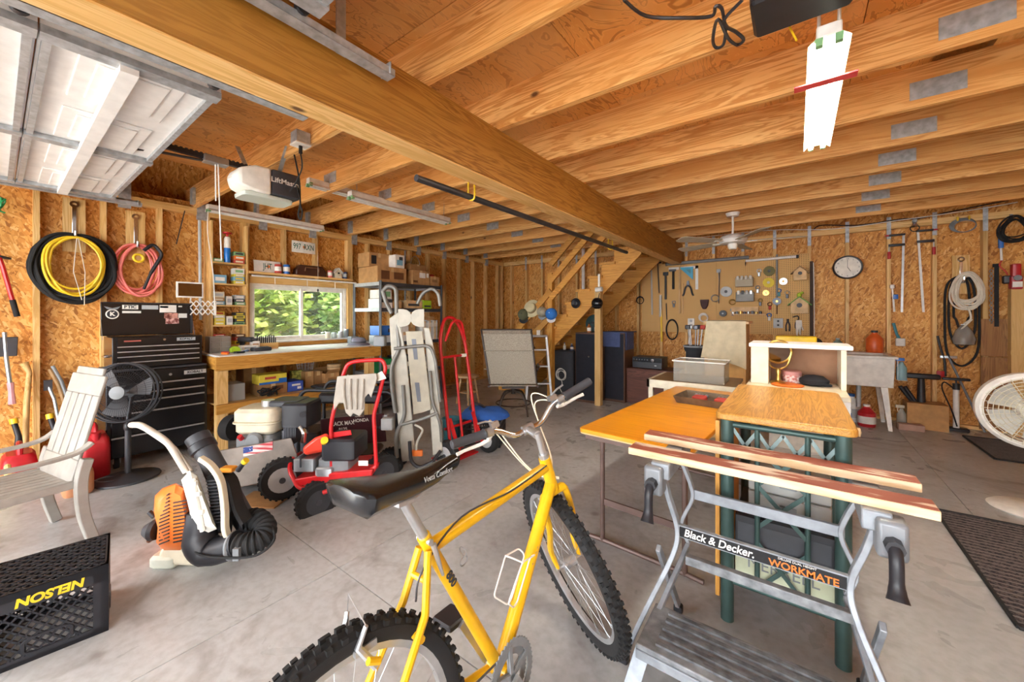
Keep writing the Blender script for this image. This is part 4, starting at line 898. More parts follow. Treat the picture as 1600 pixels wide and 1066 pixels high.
# tool handles leaning in the wall's corner
for i, (u0, v0, u1, v1, r, m, lab, nm) in enumerate((
    (43, 572, 40, 690, .018, 'light_wood', 'pale wooden axe handle standing against the left wall', 'axe_handle'),
    (78, 577, 118, 680, .014, 'old_wood', 'rusty brown bar leaning on the left wall', 'steel_bar'),
    (82, 572, 122, 668, .013, 'grey', 'grey wooden handle leaning beside the rusty bar', 'shovel_shaft'),
    (75, 602, 98, 690, .012, 'steel', 'steel pipe wrench handle leaning between gas cans and wall', 'pipe_wrench'))):
    a = onX(u0, v0, XL+.03); b = onX(u1, v1, XL+.14); t = thing(nm, lab, 'tool', (b.x, b.y, 0))
    e = b+(b-a)*(max(b.z, .02)/max(.02, (a.z-b.z))); e.z = .004
    pts = [a, a.lerp(b, .25)+Vector((0, .014, 0)), b, e]
    if nm == 'axe_handle': inv(t).tube([a+Vector((0, -.02, .03)), a+Vector((0, .01, -.06)), a.lerp(b, .5), b, e], [.028, .017, .019, .019, .018], 10).build('handle', PINE['z'], t)
    else: inv(t).tube(pts, r, 8).build('handle', m, t)
    if nm == 'pipe_wrench': inv(t).box(a, (.03, .05, .09)).build('jaw', 'dark_steel', t)
# gas cans
def gas_can(label, u, v, w, d, h, mat, spout, rz=0, flat=False):
    p = onZ(u, v); t = thing('fuel_can', label, 'fuel can', p, math.radians(90)+rz, group='fuel cans by the left wall')
    rings = []
    for z, s in ((0, .9), (.02, 1), (h*.7, 1), (h*.88, .93), (h, .72)):
        rr = []
        for sx, sy, a0 in ((1, 1, 0), (-1, 1, 90), (-1, -1, 180), (1, -1, 270)):
            for q in range(4):
                a = math.radians(a0+30*q); rr.append(Vector((sx*(w/2*s-.04)+.04*math.cos(a), sy*(d/2*s-.04)+.04*math.sin(a), z)))
        rings.append(rr)
    MB().loft(rings).build('body', mat, t)
    MB().tube(bend([(-w*.30, 0, h-.02), (-w*.30, 0, h+.07), (w*.22, 0, h+.07), (w*.30, 0, h-.03)], .05), .017, 8).build('handle', mat, t)
    MB().cyl((w*.36, 0, h-.05), (w*.40, 0, h+.02), .028).build('neck', mat, t)
    if spout:
        MB().tube([(w*.40, 0, h+.02), (w*.46, 0, h+.10), (w*.50+.04, .02, h+.20)], [.024, .018, .017], 10).build('spout', 'black_plastic', t); MB().cyl((w*.50+.038, .02, h+.195), (w*.50+.05, .024, h+.235), .024).build('spout_cap', 'yellow_plastic', t)
    MB().bb((-w*.2, -d/2-.004, h*.3), (w*.25, -d/2, h*.6)).build('moulded_panel', mat, t, bevel=.003)
gas_can('tall red fuel can behind the white chair, next to the tool chest', 147, 744, .26, .17, .36, 'red_plastic', False, -PI/2)
gas_can('red fuel can with a yellow-capped spout, nearest the left wall studs', 30, 758, .30, .18, .26, 'red_plastic', True, PI/2)
gas_can('red fuel can with an upright yellow-capped spout, middle of the row', 88, 748, .30, .165, .27, 'red_plastic', True, PI/2)
gas_can('faded orange fuel can half hidden by the chair', 120, 768, .28, .16, .20, plain('faded_orange', 'cf8f66', .6), False, -PI/2)
gas_can('pale yellow oil jug at the left edge of the picture', 12, 782, .22, .14, .17, plain('pale_yellow', 'e6d28c', .5), False, -PI/2)
# ---- tool chest
def tool_cabinet():
    t = thing('tool_cabinet', 'black rolling tool cabinet with silver drawer edges', 'tool chest', (-4.95, .93, 0))
    y0, y1, x0, x1 = .565, 1.265, -5.2, -4.70
    inv(t).bb((x0, y0, .10), (x1-.02, y1, .85)).build('body', 'black_gloss', t, bevel=.006)
    zs = [.11, .30, .50, .60, .67, .745]
    for i in range(5):
        d = inv(t).bb((x1-.022, y0+.03, zs[i]), (x1, y1-.03, zs[i+1]-.012)).build('drawer', 'black_gloss', t, bevel=.003)
        inv(t).bb((x1-.002, y0+.03, zs[i+1]-.026), (x1+.012, y1-.03, zs[i+1]-.014)).build('drawer_pull', 'aluminium', d)
    inv(t).bb((x1-.022, y0+.03, .745), (x1, y1-.03, .84)).build('header_panel', 'black_gloss', t)
    inv(t).cyl((x1, .98, .79), (x1+.006, .98, .79), .012).build('lock', 'chrome', t)
    inv(t).bb((x1, 1.08, .775), (x1+.002, 1.25, .812)).build('badge', 'light_grey', t); text('printed_name', 'KOBALT', .032, 'black_plastic', t, Vector((x1+.003, 1.165, .793))-Vector(t.location), axes((0, 1, 0), (0, 0, 1)), bold=.001)
    inv(t).bb((x0, y0+.01, .85), (x1+.005, y1-.01, .862)).build('top_tray', 'dark_grey', t)
    for yy in (y0+.07, y1-.07):
        for xx in (x0+.06, x1-.08):
            c = inv(t).lathe([(.048, -.016), (.05, 0), (.048, .016)], 18, (xx, yy, .05), (0, 1, 0)).build('caster', 'black_rubber', t); inv(t).bb((xx-.03, yy-.025, .05), (xx+.03, yy-.019, .10)).bb((xx-.03, yy+.019, .05), (xx+.03, yy+.025, .10)).bb((xx-.03, yy-.025, .094), (xx+.03, yy+.025, .10)).build('caster_fork', 'galvanised', c)
tool_cabinet()
def top_chest():
    t = thing('tool_chest', 'black top tool chest with raised lid covered in stickers', 'tool chest', (-4.98, .92, .863))
    y0, y1, x0, x1 = .61, 1.24, -5.2, -4.76
    inv(t).bb((x0, y0, .863), (x1-.02, y1, 1.145)).build('body', 'black_gloss', t, bevel=.005)
    zs = [.872, .935, .985, 1.03, 1.075]
    for i in range(4):
        d = inv(t).bb((x1-.022, y0+.03, zs[i]), (x1, y1-.03, zs[i+1]-.010)).build('drawer', 'black_gloss', t); inv(t).bb((x1-.002, y0+.03, zs[i+1]-.018), (x1+.010, y1-.03, zs[i+1]-.010)).build('drawer_pull', 'aluminium', d)
    inv(t).bb((x1-.022, y0+.03, 1.078), (x1, y1-.03, 1.14)).build('header_panel', 'black_gloss', t)
    inv(t).bb((x1, y0+.07, 1.105), (x1+.003, y0+.18, 1.117)).build('caution_strip', plain('strip_red', 'b0584a', .6), t)
    inv(t).cyl((x1, .95, 1.115), (x1+.006, .95, 1.115), .010).build('lock', 'chrome', t)
    inv(t).bb((x1, 1.04, 1.098), (x1+.002, 1.18, 1.128)).build('badge', 'light_grey', t); text('printed_name', 'KOBALT', .026, 'black_plastic', t, Vector((x1+.003, 1.11, 1.113))-Vector(t.location), axes((0, 1, 0), (0, 0, 1)), bold=.001)
    lx = -5.12; lid = inv(t).bb((lx-.02, y0-.03, 1.15), (lx, y1, 1.465)).build('lid', 'black_gloss', t, bevel=.005)
    inv(t).bb((lx, y0-.03, 1.455), (lx+.03, y1, 1.465)).bb((lx, y1-.01, 1.15), (lx+.03, y1, 1.465)).build('lid_rim', 'black_plastic', t)
    def sticker(a, b, z0, z1, mat): return inv(t).bb((lx, a, z0), (lx+.0015, b, z1)).build('sticker', mat, lid)
    sticker(.72, .83, 1.40, 1.44, 'paper'); text('sticker_print', 'RTIC', .040, 'black_plastic', lid, Vector((lx+.0025, .775, 1.42))-Vector(t.location), axes((0, 1, 0), (0, 0, 1)), bold=.0015)
    sticker(.855, .975, 1.40, 1.44, 'light_grey'); inv(t).lathe([(.045, 0), (.045, .0015)], 28, (lx, .655, 1.352), (1, 0, 0)).build('sticker', 'paper', lid); inv(t).lathe([(.036, 0), (.036, .0022)], 28, (lx, .655, 1.352), (1, 0, 0)).build('sticker', 'black_plastic', lid)
    text('sticker_print', 'K', .052, 'paper', lid, Vector((lx+.003, .655, 1.352))-Vector(t.location), axes((0, 1, 0), (0, 0, 1)), bold=.002)
    inv(t).prism([(.60, 1.425), (.655, 1.408), (.71, 1.425), (.69, 1.40), (.655, 1.388), (.62, 1.40)], lx, lx+.0015, 'yz').build('sticker', 'grey', lid)
    sticker(.72, .85, 1.362, 1.382, 'white_soft'); sticker(.985, 1.115, 1.37, 1.445, 'paper'); sticker(.99, 1.05, 1.415, 1.435, 'blue_box'); sticker(1.13, 1.16, 1.425, 1.44, 'white_soft')
    ph = two('photo_red', '6a2a1c', 'd89a8a', (30, 30, 30), .4, .6); sticker(1.02, 1.125, 1.31, 1.365, ph); sticker(1.03, 1.135, 1.255, 1.315, two('photo_pink', '7a3630', 'e8b8b0', (34, 34, 34), .4, .6)); sticker(1.13, 1.20, 1.315, 1.36, 'white_soft')
    for yy in (y0-.03, y1+.003): inv(t).bar((-5.02, yy, 1.12), (lx, yy, 1.30), .012, .003, (0, 1, 0)).build('lid_stay', 'steel', t)
    inv(t).tube(bend([(-4.93, y0-.004, .98), (-4.93, y0-.04, .98), (-4.83, y0-.04, .98), (-4.83, y0-.004, .98)], .02), .009, 8).build('side_handle', 'chrome', t)
top_chest()
# extending mirror, conduit, rod
mr = thing('extending_mirror', 'white framed shaving mirror on a scissor bracket, beside the wall shelves', 'mirror', (-5.05, 1.29, 1.40))
inv(mr).bb((-4.98, 1.08, 1.52), (-4.965, 1.30, 1.68)).build('frame', 'white_plastic', mr, bevel=.004); inv(mr).bb((-4.965, 1.095, 1.535), (-4.963, 1.285, 1.665)).build('glass', plain('mirror_glass', '8a8078', .05, 1.0, .02), mr)
sc = inv(mr)
for i in range(4):
    ya = 1.21+.05*i
    for z in (1.375, 1.455): sc.bar((-5.05, ya, z-.03), (-5.05, ya+.05, z+.04), .010, .004, (1, 0, 0)).bar((-5.046, ya, z+.04), (-5.046, ya+.05, z-.03), .010, .004, (1, 0, 0))
sc.build('scissor_arm', 'white_plastic', mr); inv(mr).bb((-5.06, 1.41, 1.34), (-5.04, 1.43, 1.50)).build('wall_bracket', 'white_plastic', mr); inv(mr).bar((-5.05, 1.21, 1.47), (-4.98, 1.2, 1.54), .012, .004).build('mirror_post', 'white_plastic', mr)
one('conduit_pipe', MB().tube([(0, 0, 0), (0, -.01, 1.1)], .016, 10), 'light_grey', 'white plastic conduit standing on the wall beside the extending mirror', 'pipe', (XL+.016, 1.36, 1.29))
one('thin_rod', MB().tube([(0, 0, 0), (.0, .07, .37)], .005, 6), 'dark_steel', 'thin dark rod hanging from the top plate over the mirror', 'rod', (XL+.004, 1.155, 2.10))
# ---- shelves between the studs
COLN = {'yellow_box': 'yellow', 'green_box': 'green', 'blue_box': 'light blue', 'red_box': 'red', 'cardboard': 'brown', 'paper': 'white', 'white_soft': 'white', 'light_grey': 'grey', 'dark_grey': 'dark grey', 'orange_plastic': 'orange', 'cream': 'cream', 'brown': 'dark brown'}
su = thing('wall_shelf_rack', 'narrow pine shelves built between two studs of the left wall', 'shelf', (XL, 1.61, 1.0))
SZ = [1.945, 1.705, 1.46, 1.232, 1.0]
for z in SZ: inv(su).bb((sh+.002, 1.452, z-.018), (XL+.085, 1.775, z)).build('shelf', PINE['y'], su, smooth=False)
inv(su).bb((XL, 1.435, .96), (XL+.085, 1.452, 2.4)).bb((XL, 1.775, .96), (XL+.085, 1.792, 2.4)).build('side_board', PINE['z'], su, smooth=False)
NTH = ('top', 'second', 'third', 'fourth', 'bench-level'); HT_ = ('bottom', 'second', 'third', 'fourth', 'fifth')
def small_box(name, label, loc, d, mat, group, stripe='paper', rz=0):
    t = thing(name, label, 'box', loc, rz, group)
    MB().bb((-d[0]/2, -d[1]/2, 0), (d[0]/2, d[1]/2, d[2])).build('carton', mat, t, bevel=.0015)
    MB().bb((d[0]/2, -d[1]*.36, d[2]*.28), (d[0]/2+.0012, d[1]*.36, d[2]*.72)).build('printed_label', stripe, t)
    MB().bb((-d[0]*.48, -d[1]/2+.002, d[2]), (d[0]*.48, -d[1]*.36, d[2]+.001)).build('tuck_flap', stripe, t)
    return t
def stack(si, y, w, items, pos, d=.11):
    z = SZ[si]
    for i, (h, c, s) in enumerate(items):
        small_box('carton', '%s carton, %s in its stack at the %s of the %s wall shelf' % (COLN.get(c, c), 'alone' if len(items) == 1 else HT_[i], pos, NTH[si]), (XL+.02, y+random.uniform(-.004, .004), z), (d, w, h), M[c], 'cartons on the wall shelves', s); z += h+.001
stack(0, 1.505, .095, [(.04, 'green_box', 'paper')], 'near end'); stack(0, 1.71, .105, [(.045, 'red_box', 'cream'), (.045, 'orange_plastic', 'paper'), (.045, 'green_box', 'dark_grey')], 'far end')
stack(1, 1.52, .125, [(.095, 'blue_box', 'paper')], 'near end'); stack(1, 1.71, .105, [(.04, 'yellow_box', 'paper'), (.045, 'blue_box', 'yellow_box'), (.03, 'yellow_box', 'paper'), (.065, 'white_soft', 'green_box')], 'far end')
stack(2, 1.515, .10, [(.04, 'blue_box', 'paper'), (.04, 'cardboard', 'cream'), (.065, 'cream', 'light_grey')], 'near end'); stack(2, 1.61, .055, [(.10, 'paper', 'light_grey')], 'middle'); stack(2, 1.715, .10, [(.035, 'green_box', 'paper'), (.035, 'dark_grey', 'paper'), (.045, 'light_grey', 'paper')], 'far end')
stack(3, 1.515, .10, [(.035, 'yellow_box', 'paper'), (.04, 'yellow_box', 'cream'), (.035, 'cream', 'paper'), (.038, 'yellow_box', 'red_box')], 'near end'); stack(3, 1.61, .055, [(.10, 'white_soft', 'light_grey')], 'middle'); stack(3, 1.715, .10, [(.03, 'green_box', 'dark_grey'), (.04, 'dark_grey', 'yellow_box'), (.035, 'yellow_box', 'dark_grey'), (.035, 'dark_grey', 'yellow_box')], 'far end')
stack(4, 1.515, .11, [(.05, 'dark_grey', 'paper'), (.04, 'brown', 'red_box'), (.035, 'red_box', 'paper')], 'near end'); stack(4, 1.715, .10, [(.045, 'yellow_box', 'dark_grey'), (.04, 'red_box', 'cream'), (.035, 'brown', 'cream')], 'far end')
bt = thing('blue_bottle', 'tall bottle of bright blue liquid with a red top on the top wall shelf', 'bottle', (XL+.04, 1.60, SZ[0]))
MB().lathe([(.03, 0), (.032, .01), (.032, .17), (.029, .2)], 16).build('body', plain('bottle_blue', '2277d0', .25), bt); MB().lathe([(.0325, .17), (.0325, .28), (.02, .30)], 16).build('label_band', 'paper', bt); MB().lathe([(.012, .30), (.012, .33), (.045, .335), (.045, .35), (.012, .355)], 14).build('cap', 'red_plastic', bt)
# ---- ledge over the window
lg = thing('window_ledge', 'pine ledge over the window carrying plates, mugs and a birdhouse', 'shelf', (XL, 2.46, 1.84))
inv(lg).bb((sh+.002, WY0-.04, 1.845), (XL+.10, WY1+.03, 1.868)).build('board', PINE['y'], lg, smooth=False)
MB().cyl((XL+.12, WY0-.02, 1.815), (XL+.12, WY1+.06, 1.815), .011).build('curtain_rod', 'white_paint', wn)
for yy in (2.07, 2.46, 2.84): MB().tube([(XL+.12, yy, 1.805), (XL+.12, yy+.003, 1.72)], .004, 6).build('curtain_hook', 'white_plastic', wn)
MB().tube([(XL+.125, 2.60, 2.2), (XL+.125, 2.60, 1.70)], .002, 4).build('pull_string', 'rope', wn); MB().lathe([(.003, 0), (.012, -.02), (.004, -.045)], 10, (XL+.125, 2.60, 1.70)).build('string_bell', 'black_plastic', wn)
def plate(label, y, z, x, s, rot=0, tilt=0):
    t = thing('licence_plate', label, 'licence plate', (x, y, z), rot=(0, tilt, 0), group='car number plates on the left wall')
    MB().rbox((0, 0, .076), (.003, .305, .152), .001).build('plate', 'paper', t)
    text('plate_characters', s, .105, plain('plate_green', '2e6e5a', .5), t, (.003, 0, .078), axes((0, 1, 0), (0, 0, 1)), bold=.001, sx=.62)
    MB().lathe([(.020, 0), (.020, .001)], 16, (.002, .008, .08), (1, 0, 0)).build('orange_emblem', 'orange_plastic', t)
    return t
plate('white car number plate reading 997 RXN nailed above the window', 2.47, 2.175, XL+.004, '997  RXN'); plate('white car number plate with green letters leaning on the window ledge', 2.03, 1.87, XL+.02, 'JHT', 0, -.15)
def mug(label, y, m, stripe, x=XL+.06, z=1.868, s=1.0, base=None):
    t = thing('tin_can', label, 'can', (x, y, z), group='cans on the window ledge')
    MB().lathe([(.036*s, 0), (.038*s, .004), (.038*s, .11*s), (.036*s, .114*s), (.033*s, .112*s)], 18).build('body', m, t); MB().lathe([(.0386*s, .03*s), (.0386*s, .085*s)], 18, cap=False).build('label_band', stripe, t); MB().lathe([(.035*s, .1142*s), (.0, .1146*s)], 18).build('lid', 'steel', t)
mug('red and white can on the ledge, next to the leaning number plate', 2.13, 'red_box', 'paper'); mug('blue and white can on the ledge, middle of the near group', 2.23, 'blue_plastic', 'paper', s=1.05); mug('pink can on the ledge left of the little birdhouse', 2.80, 'pink', 'paper', s=.85); mug('dark blue can at the end of the ledge', 3.02, 'denim', 'light_grey', s=.85)
bc2 = thing('carry_case', 'brown tool case with a moulded handle on the window ledge', 'case', (XL+.03, 2.54, 1.868))
MB().prism([(-.2, 0), (.2, 0), (.2, .07), (.15, .14), (-.15, .14), (-.2, .07)], -.05, .05, 'yz').build('body', plain('case_brown', '4a2a1e', .4), bc2, bevel=.012); MB().tube(bend([(.055, -.09, .06), (.07, -.09, .11), (.07, .09, .11), (.055, .09, .06)], .03), .010, 8).build('handle', 'brown', bc2)
def birdhouse(label, loc, w, d, h, wall, roof, ax='x', rz=0, deep=None):
    t = thing('birdhouse', label, 'birdhouse', loc, rz, 'birdhouses')
    MB().prism([(-w/2, 0), (w/2, 0), (w/2, h*.65), (0, h), (-w/2, h*.65)], -d/2, d/2, 'yz').build('body', wall, t, bevel=.002)
    r = MB(); 
    for s in (-1, 1): r.bar((0, s*w*.68, h*.50), (0, 0, h*1.02), d*1.35, .012, (0, -s, 1))
    r.v = [tuple(p) for p in r.v]; r.build('roof', roof, t)
    MB().lathe([(w*.16, 0), (w*.16, .002)], 16, (d/2, 0, h*.5), (1, 0, 0)).build('entrance_hole', 'black_plastic', t); MB().cyl((d/2, 0, h*.28), (d/2+.03, 0, h*.28), .004).build('perch', 'light_wood', t)
    return t
birdhouse('small white birdhouse on the window ledge', (XL+.055, 2.91, 1.868), .09, .08, .14, 'cream', 'tan_plastic')
# ================================================================== WORKBENCH AND WHAT IS ON AND UNDER IT
BT = .945
wbn = thing('workbench', 'long pine workbench with a white top under the window', 'workbench', (-4.9, 2.15, 0))
inv(wbn).bb((XL+.01, 1.30, BT-.02), (-4.50, 3.09, BT)).build('bench_top', plain('bench_white', 'd6d2cc', .5, var=.08), wbn, bevel=.003)
inv(wbn).bb((-4.535, 1.275, .80), (-4.497, 3.10, BT-.012)).build('front_rail', STAIR['y'], wbn, smooth=False)
inv(wbn).bb((XL+.02, 1.30, .80), (-4.54, 1.338, BT-.021)).build('end_rail', STAIR['x'], wbn, smooth=False)
MB().bb((XL, 1.81, BT+.002), (XL+.035, 3.05, BT+.05)).build('ledger_board', STAIR['y'], wl, smooth=False)
for y in (1.34, 2.98):
    inv(wbn).bb((-4.63, y-.045, 0), (-4.54, y+.045, .80)).build('leg', PINE['z'], wbn, smooth=False); inv(wbn).bb((XL+.03, y-.045, 0), (XL+.12, y+.045, BT-.02)).build('leg', PINE['z'], wbn, smooth=False)
inv(wbn).bb((-4.54, 1.28, .375), (-4.502, 3.05, .465)).build('shelf_rail', STAIR['y'], wbn, smooth=False)
inv(wbn).bb((XL+.02, 1.30, .445), (-4.54, 3.05, .463)).build('lower_shelf', PINE['y'], wbn, smooth=False)
SH = .465
def carton(name, label, c, d, mat='cardboard', rz=0, tape=True, prints=(), group=None, open_=False):
    t = thing(name, label, 'box', c, rz, group)
    MB().bb((-d[0]/2, -d[1]/2, 0), (d[0]/2, d[1]/2, d[2])).build('carton', mat, t, bevel=.002)
    if tape: MB().bb((-d[0]/2-.0008, -.022, d[2]*.7), (d[0]/2+.0008, .022, d[2]+.0012)).build('tape', plain('parcel_tape', 'd2b07c', .4), t)
    if open_:
        for s in (-1, 1): MB().bar((d[0]/2*s, 0, d[2]), (d[0]/2*s+.06*s, 0, d[2]+.05), .003, d[1]*.9, (0, 1, 0)).build('flap', mat, t)
    for (a, b, z0, z1, m) in prints: MB().bb((d[0]/2, a*d[1], z0*d[2]), (d[0]/2+.0015, b*d[1], z1*d[2])).build('print', m, t)
    return t
G = 'boxes stored under the workbench'
def under(name, label, u0, u1, v0, v1, x, mat, z=None, **k):
    """box seen from u0..u1, v0..v1 whose front stands in the plane X = x"""
    a, b = onX(u0, v1, x), onX(u1, v1, x); top = onX((u0+u1)/2, v0, x).z; z = SH if z is None else z
    dd = k.pop('deep', .24); return carton(name, label, (x-dd/2, (a.y+b.y)/2, z), (dd, b.y-a.y, max(.03, top-z)), mat, group=G, **k)
under('storage_box', 'clear plastic box at the near end of the lower bench shelf', 356, 383, 600, 622, -4.62, clear('box_clear', 'd8d8d4', .25, .45), tape=False)
b1 = under('carton', 'brown printed carton under the yellow one on the bench shelf', 404, 449, 600, 616, -4.66, 'cardboard_dark', prints=((-.4, -.1, .25, .7, 'brown'), (-.05, .35, .45, .8, 'brown')))
def on_top(name, label, u0, u1, x, z0, h, mat, dd=.2, **k):
    a, b = onX(u0, 590, x), onX(u1, 590, x); return carton(name, label, (x-dd/2, (a.y+b.y)/2, z0), (dd, b.y-a.y, h), mat, group=G, **k)
zt = SH+onX(426, 600, -4.66).z-SH
on_top('carton', 'yellow and blue carton resting on the brown printed one', 405, 448, -4.67, zt+.001, .105, 'yellow_box', tape=False, prints=((-.5, .5, 0, .22, 'blue_plastic'), (.2, .5, .2, .5, 'blue_plastic'), (-.3, .1, .5, .75, 'red_box')))
under('carton', 'deep blue carton with white lettering on the bench shelf', 450, 474, 596, 612, -4.66, plain('carton_blue', '3a55b0', .6), tape=False, prints=((-.25, .3, .55, .75, 'paper'), (.1, .35, .2, .45, 'paper')))
under('carton', 'large brown carton behind the yellow one under the bench', 381, 412, 572, 610, -4.95, 'cardboard_dark')
under('carton', 'camouflage patterned carton behind the deep blue one', 456, 473, 579, 603, -4.91, two('camo', '6f7a34', 'c8cc6a', (28, 28, 28), .42, .58), tape=False, deep=.06)
under('carton', 'tall brown carton, the nearer of two under the bench middle', 477, 490, 581, 600, -4.80, 'cardboard', deep=.16); under('carton', 'tall brown carton, the farther of two under the bench middle', 491, 504, 580, 599, -4.80, 'cardboard_dark', deep=.16)
under('carton', 'open brown carton under the far end of the bench', 508, 530, 583, 604, -4.72, 'cardboard', open_=True, prints=((-.3, .3, .3, .6, 'cardboard_dark'),))
rt = thing('wooden_tub', 'round wooden tub on the open carton under the bench', 'tub', onX(522, 579, -4.80)); rt.location.z = max(rt.location.z, SH+.17)
MB().lathe([(.07, 0), (.08, .01), (.085, .08), (.075, .082)], 20).build('tub', 'light_wood', rt); MB().torus((0, 0, .045), .084, .004).build('hoop', 'old_wood', rt)
bk = onX(477, 580, -5.10); wbk = thing('wire_basket', 'white plastic lattice basket at the back of the bench shelf', 'basket', (bk.x, bk.y, .62)); m = MB()
for i in range(16):
    a = 2*PI*i/16; m.tube([(.075*math.cos(a), .075*math.sin(a), 0), (.105*math.cos(a), .105*math.sin(a), .16)], .003, 4)
for j in range(5): m.torus((0, 0, .04*j), .075+.0075*j, .003, n=20, m=4)
m.build('lattice', 'white_soft', wbk, smooth=False); MB().lathe([(.0, 0), (.075, 0), (.076, .004)], 16).build('base', 'white_soft', wbk)
wbk.location.z = SH+.12; carton('carton', 'flat brown carton under the lattice basket', (bk.x, bk.y, SH), (.18, .26, .118), 'cardboard_dark', group=G)
cb = thing('cable_tangle', 'tangle of black cables beside the clear box on the bench shelf', 'cables', (-4.60, 1.76, SH)); rnd = random.Random(11)
MB().tube(catmull([(rnd.uniform(-.05, .05), rnd.uniform(-.10, .11), rnd.uniform(.01, .09)) for _ in range(22)], 4), .007, 6).build('cable', 'black_rubber', cb)
dt_ = thing('tray', 'flat dark tray in front of the tall cartons on the bench shelf', 'tray', (-4.64, 2.42, SH)); MB().rbox((0, 0, .012), (.2, .28, .024), .02).build('tray', 'dark_grey', dt_); MB().rbox((0, 0, .028), (.16, .22, .01), .02).build('inset', 'black_plastic', dt_)
# on the bench top
def bench(u, v, x): p = onX(u, v, x); return Vector((x, p.y, BT))
org = thing('parts_organiser', 'grey see-through drawer organiser at the near end of the bench top', 'organiser', (-5.02, 1.44, BT))
MB().rbox((0, 0, .085), (.16, .19, .17), .006).build('case', plain('organiser_grey', '9d968f', .35), org)
for j in range(3):
    for i in range(2): MB().rbox((.083, -.045+.09*i, .03+.054*j), (.012, .08, .046), .004).build('drawer', clear('drawer_clear', 'b8b0a8', .2, .6), org)
for i, (y, x, m_, lab, nm) in enumerate(((1.42, -4.72, 'red_plastic', 'red screwdriver lying at the near bench corner', 'screwdriver'), (1.52, -4.66, 'black_plastic', 'black screwdriver on the bench beside the green tape', 'screwdriver'), (1.62, -4.78, 'blue_plastic', 'blue handled screwdriver behind the green tape', 'screwdriver'), (1.38, -4.62, 'orange_plastic', 'orange screwdriver nearest the bench front edge', 'screwdriver'))):
    t = thing(nm, lab, 'screwdriver', (x, y, BT), .4+i, 'screwdrivers on the bench'); MB().tube([(-.05, 0, .012), (.04, 0, .012), (.05, 0, .012)], [.010, .012, .006], 8).build('handle', m_, t); MB().cyl((.05, 0, .012), (.14, 0, .012), .003, n=6).build('shaft', 'steel', t)
gt = thing('tape_measure', 'lime green tape measure on the bench top', 'tape measure', bench(367, 545, -4.85)); MB().prism([(-.045, 0), (.045, 0), (.045, .04), (.02, .062), (-.02, .062), (-.045, .04)], -.03, .03, 'yz').build('case', 'lime', gt, bevel=.008); MB().bb((.0, .045, .003), (.012, .06, .008)).build('blade_tip', 'yellow_plastic', gt)
tb = thing('power_drill', 'dark cordless drill lying at the back of the bench', 'drill', (-5.05, 1.72, BT), .6); MB().cyl((-.09, 0, .12), (.07, 0, .12), .03).build('motor_body', 'dark_grey', tb); MB().cyl((.07, 0, .12), (.12, 0, .12), .018, .012).build('chuck', 'black_plastic', tb); MB().bar((-.05, 0, .11), (-.06, 0, .03), .032, .04).build('grip', 'black_plastic', tb); MB().rbox((-.055, 0, .02), (.10, .07, .04), .01).build('battery', 'yellow_plastic', tb)
small_box('carton', 'white printed carton lying on the bench beside the tape measure', bench(388, 545, -4.98), (.12, .16, .06), 'paper', 'cartons on the bench top', 'light_grey'); small_box('carton', 'small white carton standing next to the drill block', bench(398, 543, -5.02), (.06, .08, .10), 'white_soft', 'cartons on the bench top', 'cardboard')
db = thing('drill_bit_block', 'wooden block bristling with dark drill bits on the bench', 'drill block', bench(415, 540, -5.06)); MB().bb((-.05, -.12, 0), (.05, .12, .07)).build('block', PINE['y'], db); 
for i in range(10):
    for j in range(2): MB().cyl((-.022+.045*j, -.10+.022*i, .07), (-.022+.045*j, -.10+.022*i, .13+.01*((i*3+j) % 4)), .006, n=6).build('drill_bit', 'black_plastic', db)
ft = thing('battery_charger', 'flat dark charger on the bench in front of the drill block', 'charger', bench(408, 547, -4.80)); MB().rbox((0, 0, .02), (.12, .18, .04), .015).build('body', 'dark_grey', ft); MB().rbox((0, .03, .042), (.06, .08, .008), .01).build('cradle', 'black_plastic', ft)
for i, (u, lab) in enumerate(((512, 'white candle jar at the near end of the window sill row'), (522, 'glass jar second in the window sill row'), (532, 'grey tin third in the window sill row'), (541, 'tall grey tin at the far end of the window sill row'))):
    p = onX(u, 530, XL+.02); t = thing('sill_jar', lab, 'jar', (XL+.02, p.y, WZ0+.018), group='jars on the window sill'); h = (.085, .075, .085, .12)[i]
    MB().lathe([(.030, 0), (.032, .004), (.032, h*.9), (.029, h)], 16).build('body', ('cream', clear('jar_glass', 'dfe6e2', .1, .4), 'light_grey', 'grey')[i], t); MB().lathe([(.033, h*.9), (.033, h+.006), (.0, h+.007)], 16).build('lid', ('white_soft', 'steel', 'steel', 'steel')[i], t)
ha = thing('bucket_hat', 'grey bucket hat lying at the far end of the bench top', 'hat', (-4.70, 2.90, BT)); MB().lathe([(.14, 0), (.145, .006), (.095, .035), (.085, .085), (.06, .10), (.0, .104)], 24).build('hat', plain('hat_grey', '807e8c', .9), ha); MB().lathe([(.097, .035), (.094, .05)], 24, cap=False).build('hat_band', 'dark_grey', ha)
